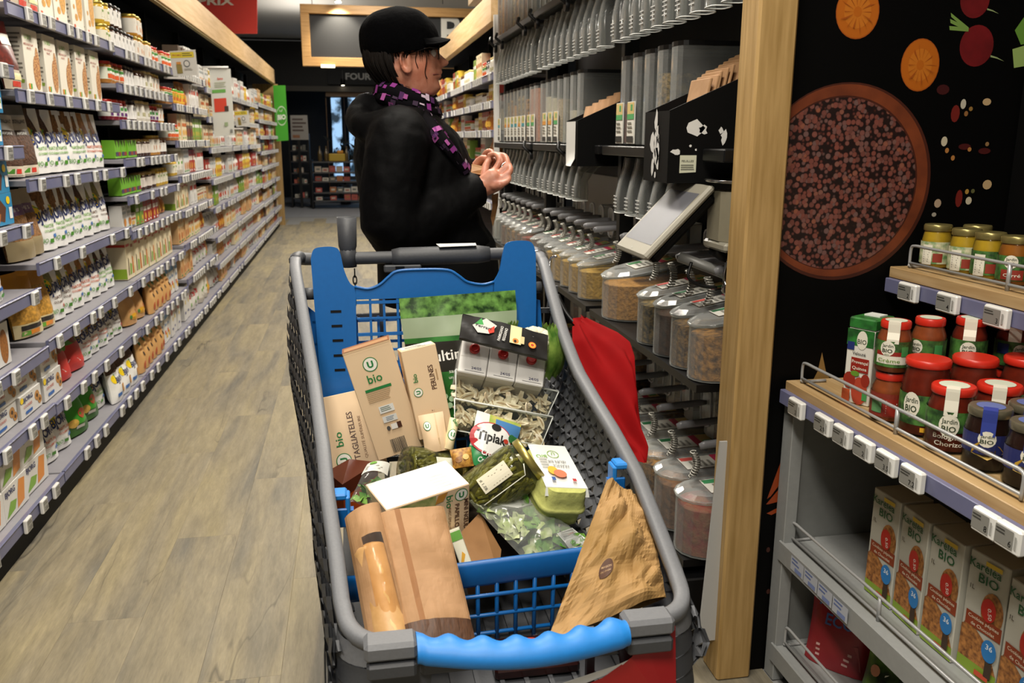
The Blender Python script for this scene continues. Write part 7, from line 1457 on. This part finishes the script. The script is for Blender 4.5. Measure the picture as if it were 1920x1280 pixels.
rack('display_rack', 'dark wide rack left of the far door, at the far end', 587, 690, 16.8, [304, 324, 341, 362, 377], 300, 4, mat('rack_shelf_steel', '4a4a4c', .3, .5))
r, S, W, H = pboard('notice_board', 'pale notice board above the narrow far rack', 'board', [(544, 216), (576, 216), (579, 262), (546, 262)], 17.1, C('8e8a84'), .03); q = MB(); prints(q, S, [('lines', C('4a3a34'), .1, .3, .9, .9, 4), ('rect', C('8a5a3a'), .1, .08, .5, .2, 1, 1)], .004); q.build('front_print', r, kind='stuff'); p = on(560, 262, 1, 17.12); MB().box((p.x, 17.12, p.z/2), (.05, .03, p.z), BLACK).build('stand_post', r)
p = on(632, 292, 1, 16.95); yb = thing('yellow_crate', 'yellow crate of goods on top of the wide far rack', 'crate', T(p.x, 17.0, on(632, 304, 1, 16.8).z+.0135)); MB().box((0, 0, .07), (.3, .2, .14), C('b5962a'), bev=.01).build('crate', yb); MB().box((.06, -.03, .17), (.12, .1, .06), C('c98a2a'), bev=.02).build('bread', yb)
for k, (px, py) in enumerate(((600, 296), (612, 297), (650, 296))):
    p = on(px, py, 1, 16.95); o = thing('glass_bottle', 'dim bottle %s along on top of the wide far rack' % ORD[k], 'bottle', T(p.x, 16.95, on(632, 304, 1, 16.8).z+.0135), 'bottles on the wide far rack'); MB().lathe([(.035, 0), (.04, .02), (.04, .16), (.014, .22), (.014, .28)], C('5a4a2c', .15), n=10).build('bottle', o)
pl = thing('tall_plant', 'dark plant silhouette in front of the far glass door', 'plant', T(*on(645, 300, 1, 17.9))); m = MB(); rnd = random.Random(2); PLM = C('0c120c')
for k in range(60):
    d = Vector((rnd.gauss(0, .11), rnd.gauss(0, .08), abs(rnd.gauss(.06, .12)))); s = Vector((rnd.gauss(0, 1), rnd.gauss(0, 1), rnd.gauss(0, 1))).normalized()*.1; t = s.orthogonal().normalized()*.035; m.add([d-s, d+t, d+s, d-t], [(0, 1, 2, 3)], PLM)
zp = pl.location.z; m.build('foliage', pl, kind='stuff'); MB().lathe([(.1, .001-zp), (.14, .4-zp), (.13, .38-zp)], C('1a1a1a'), n=12).tube([(0, 0, .3-zp), (0, 0, .1)], .02, C('20180f'), n=6).build('pot', pl)
for k, (x, y) in enumerate(((-1.3, 15.2), (1.4, 16.4))): pass
for i, (px, py, Y) in enumerate(((643, 160, 18.1),)):
    p = on(px, py, 1, Y); lt2 = thing('spotlight', 'dim spotlight over the far door', 'lamp', T(*p)); MB().lathe([(.03, 0), (.04, .03), (.04, .12)], BLACK, n=12).build('housing', lt2); MB().lathe([(.03, -.003), (.03, .001)], mat('lamp_glow'), n=12).build('bulb', lt2); MB().box((0, .0, .2), (.02, .02, .16), BLACK).build('stem', lt2)
area('far_shop_light', (-.3, 16.0, 3.0), .3, .8, 14)
# ================================================================== the woman at the bulk rack
WY = 2.5
SKIN = mat('skin', 'b98068', .5, var=.14, scale=40, c2='a5664f'); HAIR = mat('dark_hair', '120d0a', .8, var=.3, scale=60, spec=.15); JKT = mat('black_jacket', '040405', .7, var=.2, scale=22, bump=.35, spec=.09); CLO = mat('black_cloth', '030303', .85, spec=.15); CAPM = mat('black_wool', '030304', .95, var=.2, scale=90, bump=.2, spec=.04)
def Wp(px, py, Y=WY): return on(px, py, 1, Y)
def interp(tab, z):
    if z >= tab[0][0]: return tab[0][1]
    for a, b in zip(tab[:-1], tab[1:]):
        if z >= b[0]:
            t = (z-a[0])/(b[0]-a[0]); return a[1]+(b[1]-a[1])*t
    return tab[-1][1]
FRONT = [(p.z, p.x) for p in [Wp(*q) for q in ((780, 34), (800, 52), (817, 80), (822, 93), (824, 101), (834, 109), (843, 117), (839, 123), (828, 127), (828, 132), (831, 136), (825, 139.5), (829, 144), (822, 150), (824, 157), (827, 166), (818, 177), (806, 184), (788, 188))]]
SMOO = [(p.z, p.x) for p in [Wp(*q) for q in ((780, 34), (800, 52), (815, 80), (818, 100), (819, 120), (819, 140), (819, 160), (816, 175), (806, 184), (788, 188))]]
BACK = [(p.z, p.x) for p in [Wp(*q) for q in ((735, 34), (708, 52), (692, 80), (692, 110), (700, 135), (714, 155), (726, 170), (735, 188))]]
ztop, zchin = Wp(770, 32).z, Wp(790, 188).z
def head(u, v):
    z = zchin+(ztop-zchin)*v; xf, xs, xb = interp(FRONT, z), interp(SMOO, z), interp(BACK, z); a = 2*PI*u
    t = (z-zchin)/(ztop-zchin); w = .072*(math.sin(PI*min(1, .28+.62*t))**.6) if t < .9 else .072*(math.sin(PI*(.28+.62*t))**.6)*max(.15, (1-(t-.9)/.1)**.5)
    w *= .72+.28*min(1, t/.35); xc = (xs*.45+xb*.55); c, s = math.cos(a), math.sin(a)
    hx = (xs-xc) if c > 0 else (xc-xb); x = xc+hx*math.copysign(abs(c)**.85, c); y = w*math.copysign(abs(s)**.9, s)
    if c > 0: x += (xf-xs)*math.exp(-(y/(.0155 if t > .36 else .024))**2)
    e = math.exp(-((abs(y)-.031)/.014)**2-((z-Wp(815, 100).z)/.011)**2)
    if c > .3: x -= .011*e; x += .004*math.exp(-((abs(y)-.032)/.02)**2-((z-Wp(815, 112).z)/.02)**2)
    return Vector((x, WY+y, z))
bm_ = MB(); bm_.grid(head, 120, 80, SKIN, closed_u=True); bm_.add([head(k/120, 1) for k in range(120)], [tuple(range(120))], SKIN).add([head(k/120, 0) for k in range(120)], [tuple(range(120))[::-1]], SKIN)
bm_.tube([Wp(752, 235), Wp(758, 200), Wp(762, 175), Wp(764, 150)], [.062, .054, .05, .05], SKIN, n=18)
er = Wp(763, 117, WY-.068)
for sy in (-1, 1):
    ec = Vector((er.x, WY+sy*.071, er.z)); pts = [ec+Vector((-.004+.014*math.cos(t)-.004*math.sin(t), sy*(.006+.004*math.cos(t+PI)), .027*math.sin(t))) for t in [2*PI*k/16 for k in range(16)]]
    bm_.tube(pts, .0042, SKIN, n=6, closed=True); bm_.tube([ec+Vector((.004, 0, -.02)), ec+Vector((.002, sy*.004, .018))], .009, SKIN, n=8)
# torso, legs, arms under the clothes
bm_.tube([Wp(752, 245), Vector((.15, WY, 1.25)), Vector((.19, WY, 1.1)), Vector((.21, WY, .95)), Vector((.22, WY, .85))], [.09, .125, .125, .13, .11], SKIN, n=16, sy=1.25)
SH1, EL1, WR1 = Vector((.125, WY-.185, 1.30)), Wp(742, 418, 2.27), Wp(903, 352, 2.36)
SH2, EL2, WR2 = Vector((.17, WY+.185, 1.30)), Vector((.22, WY+.24, 1.09)), Wp(893, 322, 2.50)
for a, b, c, s in ((SH1, EL1, WR1, -1), (SH2, EL2, WR2, 1)):
    bm_.tube(smoothpath([Vector((.15, WY+s*.08, 1.30)), a, b, c], 5), [.065]*5+[.05]*3+[.045]*3+[.04]*2+[.034, .03, .028], SKIN, n=12)
for s in (-1, 1): bm_.tube([Vector((.22, WY+s*.08, .9)), Vector((.225, WY+s*.09, .5)), Vector((.21, WY+s*.09, .1)), Vector((.21, WY+s*.09, .07))], [.085, .058, .042, .042], SKIN, n=12); bm_.tube([Vector((.18, WY+s*.09, .055)), Vector((.3, WY+s*.1, .05)), Vector((.39, WY+s*.11, .04))], [.042, .042, .03], SKIN, n=10)
def hand(wr, kn, fingers, thumb):
    kc = sum(kn, Vector())/len(kn); bm_.tube([wr, wr.lerp(kc, .35), wr.lerp(kc, .75), kc], [.027, .031, .033, .026], SKIN, n=12, sy=.72)
    for k in kn: bm_.tube([wr.lerp(kc, .3), wr.lerp(k, .65), k], [.014, .0135, .0115], SKIN, n=8)
    for f, r0 in zip(fingers, (.0095, .0098, .0092, .0082)):
        n = len(f); bm_.tube(smoothpath(f, 3), [r0*(1.06-.3*i/(3*(n-1))) for i in range(3*(n-1)+1)], SKIN, n=8)
        bm_.lathe([(.001, -r0*.75), (r0*.55, -r0*.5), (r0*.75, 0), (r0*.55, r0*.5), (.001, r0*.75)], SKIN, T(*f[-1]), 8, caps=False)
    n = len(thumb); bm_.tube(smoothpath(thumb, 3), [.0125*(1.1-.35*i/(3*(n-1))) for i in range(3*(n-1)+1)], SKIN, n=8)
K = lambda *q: [Wp(*p) for p in q]
hand(WR1, K((928, 319, 2.385), (937, 325, 2.365), (942, 334, 2.345), (941, 346, 2.33)), [K((928, 319, 2.385), (937, 301, 2.395), (929, 289, 2.42), (917, 291, 2.435)), K((937, 325, 2.365), (951, 309, 2.37), (947, 293, 2.395), (936, 290, 2.415)), K((942, 334, 2.345), (957, 321, 2.35), (953, 307, 2.375), (942, 303, 2.395)), K((941, 346, 2.33), (954, 337, 2.335), (951, 325, 2.355), (941, 322, 2.375))], K((905, 346, 2.39), (908, 327, 2.405), (912, 309, 2.425), (918, 299, 2.435)))
hand(WR2, K((905, 300, 2.51), (908, 305, 2.53), (909, 313, 2.545), (908, 321, 2.555)), [K((905, 300, 2.51), (912, 286, 2.49), (921, 284, 2.465), (925, 290, 2.45)), K((908, 305, 2.53), (920, 292, 2.51), (928, 293, 2.485), (928, 300, 2.465)), K((909, 313, 2.545), (922, 303, 2.53), (929, 305, 2.505), (926, 311, 2.485)), K((908, 321, 2.555), (920, 315, 2.545), (926, 318, 2.52), (922, 322, 2.5))], K((893, 312, 2.485), (900, 301, 2.47), (908, 297, 2.455), (914, 299, 2.445)))
raw = bm_.build('person_raw'); md = raw.modifiers.new('r', 'REMESH'); md.mode = 'VOXEL'; md.voxel_size = .0036; md.use_smooth_shade = True
sm_ = raw.modifiers.new('s', 'SMOOTH'); sm_.factor = .5; sm_.iterations = 1
bpy.context.view_layer.update(); me = bpy.data.meshes.new_from_object(raw.evaluated_get(bpy.context.evaluated_depsgraph_get())); bpy.data.objects.remove(raw)
me.materials.clear(); me.materials.append(SKIN)
wo = link('person', me); tag(wo, 'woman in black jacket and cap reading glasses on, holding a small kraft bag', 'person')
def closed_loft(mb, rings, m, n=28, cap=True, ex=.85):   # rings: (x, y, z, hx, hy)
    vs = []
    for x, y, z, hx, hy in rings:
        for k in range(n):
            t = 2*PI*k/n; c, s = math.cos(t), math.sin(t); vs.append(Vector((x+hx*math.copysign(abs(c)**ex, c), y+hy*math.copysign(abs(s)**ex, s), z)))
    N = len(rings); mb.add(vs, [(i*n+k, i*n+(k+1) % n, (i+1)*n+(k+1) % n, (i+1)*n+k) for i in range(N-1) for k in range(n)], m, smooth=True)
    if cap: mb.add([vs[k] for k in range(n)], [tuple(range(n))[::-1]], m).add(vs[-n:], [tuple(range(n))], m)
def ring_px(l, r, y, hy, Y=WY): a, b = Wp(l, y, Y), Wp(r, y, Y); return ((a.x+b.x)/2, Y, (a.z+b.z)/2, (b.x-a.x)/2, hy)
m = MB(); R0 = [ring_px(713, 926, 452, .19), ring_px(702, 918, 440, .205), ring_px(690, 905, 420, .21), ring_px(678, 893, 385, .212), ring_px(668, 886, 345, .215), ring_px(663, 882, 305, .215), ring_px(664, 868, 268, .205), ring_px(672, 848, 240, .185), ring_px(686, 822, 220, .15), ring_px(700, 800, 206, .105), ring_px(708, 790, 196, .085)]
closed_loft(m, R0, JKT)
for a, b, c, s in ((SH1, EL1, WR1, -1), (SH2, EL2, WR2, 1)):
    pth = smoothpath([Vector((a.x+.005, WY+s*.10, 1.305)), a+Vector((0, s*.012, .0)), a.lerp(b, .5)+Vector((-.012, s*.02, 0)), b+Vector((-.008, s*.01, -.012)), b.lerp(c, .5)+Vector((0, 0, -.018)), c+(c-b).normalized()*-.01], 5)
    rr = [interp([(1, .085), (.75, .083), (.5, .078), (.38, .076), (.2, .062), (0, .043)], 1-i/(len(pth)-1)) for i in range(len(pth))]
    m.tube(pth, rr, JKT, n=16); d = (c-b).normalized(); m.tube([c-d*.03, c-d*.004], [.047, .046], JKT, n=14)
hd_ = [Wp(690, 200), Wp(676, 222, WY-.05), Wp(690, 240, WY-.13), Wp(735, 228, WY-.16), Wp(782, 218, WY-.12), Wp(800, 222, WY-.02)]
m.tube(smoothpath([Wp(800, 222, WY+.1), Wp(760, 222, WY+.16), Wp(700, 216, WY+.1)]+hd_, 5), [.02+.022*math.sin(PI*i/40) for i in range(41)], JKT, n=10)
jr = m.build('jacket_raw'); md = jr.modifiers.new('r', 'REMESH'); md.mode = 'VOXEL'; md.voxel_size = .0085; md.use_smooth_shade = True
s_ = jr.modifiers.new('s', 'SMOOTH'); s_.factor = .6; s_.iterations = 5
tx = bpy.data.textures.new('folds', 'CLOUDS'); tx.noise_scale = .05; tx.noise_depth = 2; dd = jr.modifiers.new('d', 'DISPLACE'); dd.texture = tx; dd.strength = .011; dd.mid_level = .5
bpy.context.view_layer.update(); me = bpy.data.meshes.new_from_object(jr.evaluated_get(bpy.context.evaluated_depsgraph_get())); bpy.data.objects.remove(jr); me.materials.clear(); me.materials.append(JKT); link('jacket', me, wo)
m = MB(); closed_loft(m, [ring_px(712, 934, 560, .19), ring_px(708, 934, 530, .195), ring_px(707, 931, 490, .197), ring_px(712, 926, 452, .19), ring_px(715, 920, 440, .18)], CLO)
for s in (-1, 1): m.tube([Vector((.235, WY+s*.088, .9)), Vector((.235, WY+s*.092, .5)), Vector((.22, WY+s*.095, .12)), Vector((.22, WY+s*.095, .075))], [.105, .08, .068, .068], CLO, n=14)
m.build('trousers', wo)
for s in (-1, 1): MB().lathe([(.02, 0), (.048, .004), (.05, .03), (.04, .06), (.01, .072)], C('0c0c0c'), T(.27, WY+s*.1, 0) @ Rz(s*6) @ S3(2.6, 1, 1), 16).build('shoe', wo)
# cap
cc = Wp(753, 82); m = MB()
def capf(u, v):
    a = 2*PI*u; b = (v-.2)*PI/1.6; c = max(1e-6, math.cos(b))**.75; r = Vector((.107*c*math.cos(a)-.010*v, .098*c*math.sin(a), .088*math.sin(b)))
    r *= 1+.025*math.cos(8*a)*(1-v)*c; r = Ry(-8) @ r
    nz = noise.noise(r*22)*.006; return cc+r*(1+nz*4)+Vector((-.004, 0, .006))
m.grid(capf, 48, 20, CAPM, closed_u=True); m.add([capf(k/48, 0) for k in range(48)], [tuple(range(48))[::-1]], CAPM).add([capf(k/48, 1) for k in range(48)], [tuple(range(48))], CAPM)
cp_ = m.build('cap', wo); bt = capf(0, 1); MB().lathe([(.012, -.003), (.012, .002), (.006, .006)], CAPM, T(cc.x-.01, WY, capf(.5, 1).z-.002), 12).build('button', cp_)
m = MB(); b0, b1 = Wp(800, 66), Wp(842, 63)
def brim(u, v, k=0):
    a = (u-.5)*PI*.95; x = b0.x-.02+(b1.x-b0.x+.02)*v*math.cos(a)**.8+(.0 if v else 0); y = WY+.088*math.sin(a)*(.9+.1*v); z = b0.z+.002-.010*v-.022*abs(math.sin(a))**1.6*(.5+.5*v)-k; return (x, y, z)
m.grid(lambda u, v: brim(u, v), 20, 8, CAPM); m.grid(lambda u, v: brim(1-u, v, .006), 20, 8, CAPM); m.tube([brim(k/20, 1, .003) for k in range(21)], .0032, CAPM, n=6); m.build('brim', cp_)
# hair: a shell under the cap at nape and temple, with loose strands
m = MB(); rnd = random.Random(8)
HK = HAIR
def hpt(u, v, off): p = head(u, v); c = Vector(((FRONT[8][1]+BACK[3][1])/2, WY, p.z)); d = (p-c); d.z = 0; return p+d.normalized()*off
m.grid(lambda u, v: hpt((.28+.44*u) % 1, .26+.5*v, .007+.008*math.sin(PI*v)+.003*noise.noise(Vector((u*30, v*4, 0)))), 30, 12, HAIR)
for s in (-1, 1):
    m.grid(lambda u, v: hpt((s*(.075+.13*u)) % 1, .585+.2*v, .003+.009*math.sin(PI*min(1, v+.1))*math.sin(PI*min(1, u*.9+.1))+.004*noise.noise(Vector((u*20, v*14, s)))), 12, 12, HAIR)
    for k in range(90):
        u = .5+s*rnd.uniform(0, .285); u0 = u % 1; v0 = rnd.uniform(.66, .74); ln = rnd.uniform(.36, .62) if abs(u-.5) < .2 else rnd.uniform(.12, .3)
        pts = [hpt((u0+rnd.uniform(-.012, .012)*t) % 1, v0-ln*t, .004+.012*math.sin(PI*min(1, t*1.1))) for t in (0, .3, .6, 1)]
        m.tube(smoothpath(pts, 3), [.006*(1-.75*i/9) for i in range(10)], HAIR, n=5)
    for k in range(16):
        u = s*rnd.uniform(.14, .2); pts = [hpt(u % 1, .70-.2*t*rnd.uniform(.6, 1), .004+.006*t) for t in (0, .5, 1)]; m.tube(smoothpath(pts, 3), [.0035*(1-.7*i/6) for i in range(7)], HAIR, n=4)
m.tube(smoothpath([Wp(795, 82, WY-.07), Wp(800, 110, WY-.068), Wp(797, 135, WY-.062), Wp(801, 148, WY-.06)], 4), .0012, HAIR, n=4); m.tube(smoothpath([Wp(786, 84, WY-.072), Wp(779, 110, WY-.072), Wp(784, 128, WY-.07)], 4), .001, HAIR, n=4); m.build('hair', wo)
for s in (-1, 1):
    MB().lathe([(.001, -.011), (.008, -.0085), (.0115, 0), (.008, .0085), (.001, .011)], C('cfc8c0', .2), T(Wp(809, 102).x, WY+s*.031, Wp(809, 102).z), 12, caps=False).build('eye', wo)
m = MB(); GLB = mat('glasses_black', '0d0b0b', .25)
for s in (-1, 1):
    c = Vector((Wp(821, 100).x, WY+s*.033, Wp(821, 99).z)); m.tube([c+Vector((-.004*abs(math.cos(t)), .025*math.cos(t), .019*math.sin(t))) for t in [2*PI*k/20 for k in range(20)]], .0022, GLB, n=6, closed=True)
    m.add([c+Vector((-.004*abs(math.cos(t)), .024*math.cos(t), .018*math.sin(t))) for t in [2*PI*k/20 for k in range(20)]], [tuple(range(20))], clear('spectacle_lens', 'ffffff', .06, .03, .5)); m.tube([c+Vector((-.003, s*.025, .006)), c+Vector((-.03, s*.043, .007)), Vector((er.x+.004, WY+s*.078, er.z+.022))], .0019, GLB, n=5)
m.tube([Vector((Wp(822, 98).x, WY-.009, Wp(822, 98).z)), Vector((Wp(823, 96).x, WY+.009, Wp(823, 96).z))], .0018, GLB, n=5); m.build('spectacles', wo)
m = MB(); p = head(0, (Wp(822, 139.5).z-zchin)/(ztop-zchin))
m.tube([head((k/40-.05*0) % 1, (Wp(822, 139.5).z-zchin)/(ztop-zchin))+Vector((.0005, 0, -.0006*abs(k))) for k in (-4, -3, -2, -1, 0, 1, 2, 3, 4)], .0016, C('7a3f38'), n=5); m.build('lips', wo)
# scarf
SCF = mat('scarf_black', '08060a', .9, spec=.1); dash = [C('7a2476', .8), C('9a4a8c', .8), C('b5a3b3', .8), C('451650', .8), C('2a1230', .8)]
sc_ = MB().build('scarf', wo); m = MB(); qd = MB(); rnd = random.Random(12)
def ribbon(pts, rx, ry, n=10):
    P = smoothpath(pts, 6); m.tube(P, [rx]*len(P), SCF, n=n, sy=ry/rx)
    for i in range(2, len(P)-2):
        t = (P[i+1]-P[i-1]).normalized()
        for k in range(3):
            a = rnd.uniform(0, 2*PI); up = Vector((0, 0, 1)); u = (up-t*up.dot(t)).normalized(); v = t.cross(u); d = (u*math.cos(a)*rx+v*math.sin(a)*ry); nn_ = d.normalized(); c = P[i]+d*1.02+nn_*.0008+t*rnd.uniform(-.01, .01); s = nn_.cross(t)
            l, w = rnd.uniform(.005, .008), rnd.uniform(.004, .011); qd.add([c-t*l-s*w, c+t*l-s*w, c+t*l+s*w, c-t*l+s*w], [(0, 1, 2, 3)], rnd.choice(dash))
ncx = Wp(757, 190).x
ribbon([Vector((ncx+.062*math.cos(a)+.008, WY+.075*math.sin(a), Wp(757, 186).z-.020*math.cos(a)-.0)) for a in [PI*.35-2*PI*k/9 for k in range(10)]], .026, .03)
ribbon([Vector((ncx+.07*math.cos(a)+.01, WY+.08*math.sin(a), Wp(757, 200).z-.022*math.cos(a))) for a in [PI*.2-2*PI*k/9 for k in range(9)]], .022, .026)
ribbon([Wp(785, 205, WY-.09), Wp(806, 232, WY-.16), Wp(826, 258, WY-.19), Wp(846, 284, WY-.19), Wp(862, 306, WY-.17), Wp(872, 326, WY-.15)], .012, .02)
bpy.data.objects.remove(sc_); sc_ = m.build('scarf', wo); qd.build('woven_dashes', sc_, kind='stuff')
MB().tube([Wp(947, 309, 2.365)+Vector((.009*math.cos(t), .010*math.sin(t)*.5, .004*math.cos(t)+.009*math.sin(t)*.7)) for t in [2*PI*k/14 for k in range(14)]], .0015, CHROME, n=5, closed=True).build('finger_ring', wo)
MB().box(tuple(Wp(715, 432, WY-.205)), (.008, .004, .016), C('c9c6be')).build('jacket_tag', wo)
kb = thing('paper_bag', 'small kraft bag held open in the hands of the woman', 'bag', ID); m = MB()
P = [Wp(878, 306, 2.43), Wp(915, 314, 2.42), Wp(905, 328, 2.40), Wp(877, 322, 2.38)]; P_ = [Wp(880, 306, 2.50), Wp(918, 312, 2.49)]
m.add(P+P_, [(0, 1, 2, 3), (4, 5, 1, 0)], KRAFT); m.add([p+Vector((0, .002, -.002)) for p in P], [(3, 2, 1, 0)], KRAFT); m.build('paper', kb)
m = MB(); tl = [Wp(922, 366, 2.40), Wp(934, 362, 2.40), Wp(933, 385, 2.41), Wp(929, 405, 2.41), Wp(924, 424, 2.41), Wp(920, 408, 2.41), Wp(923, 388, 2.40)]; m.add(tl, [(0, 1, 2, 6), (6, 2, 3, 5), (5, 3, 4)], KRAFT); m.add([p+Vector((.003, .012, 0)) for p in tl], [(6, 2, 1, 0), (5, 3, 2, 6), (4, 3, 5)], KRAFT); m.build('hanging_tail', kb)
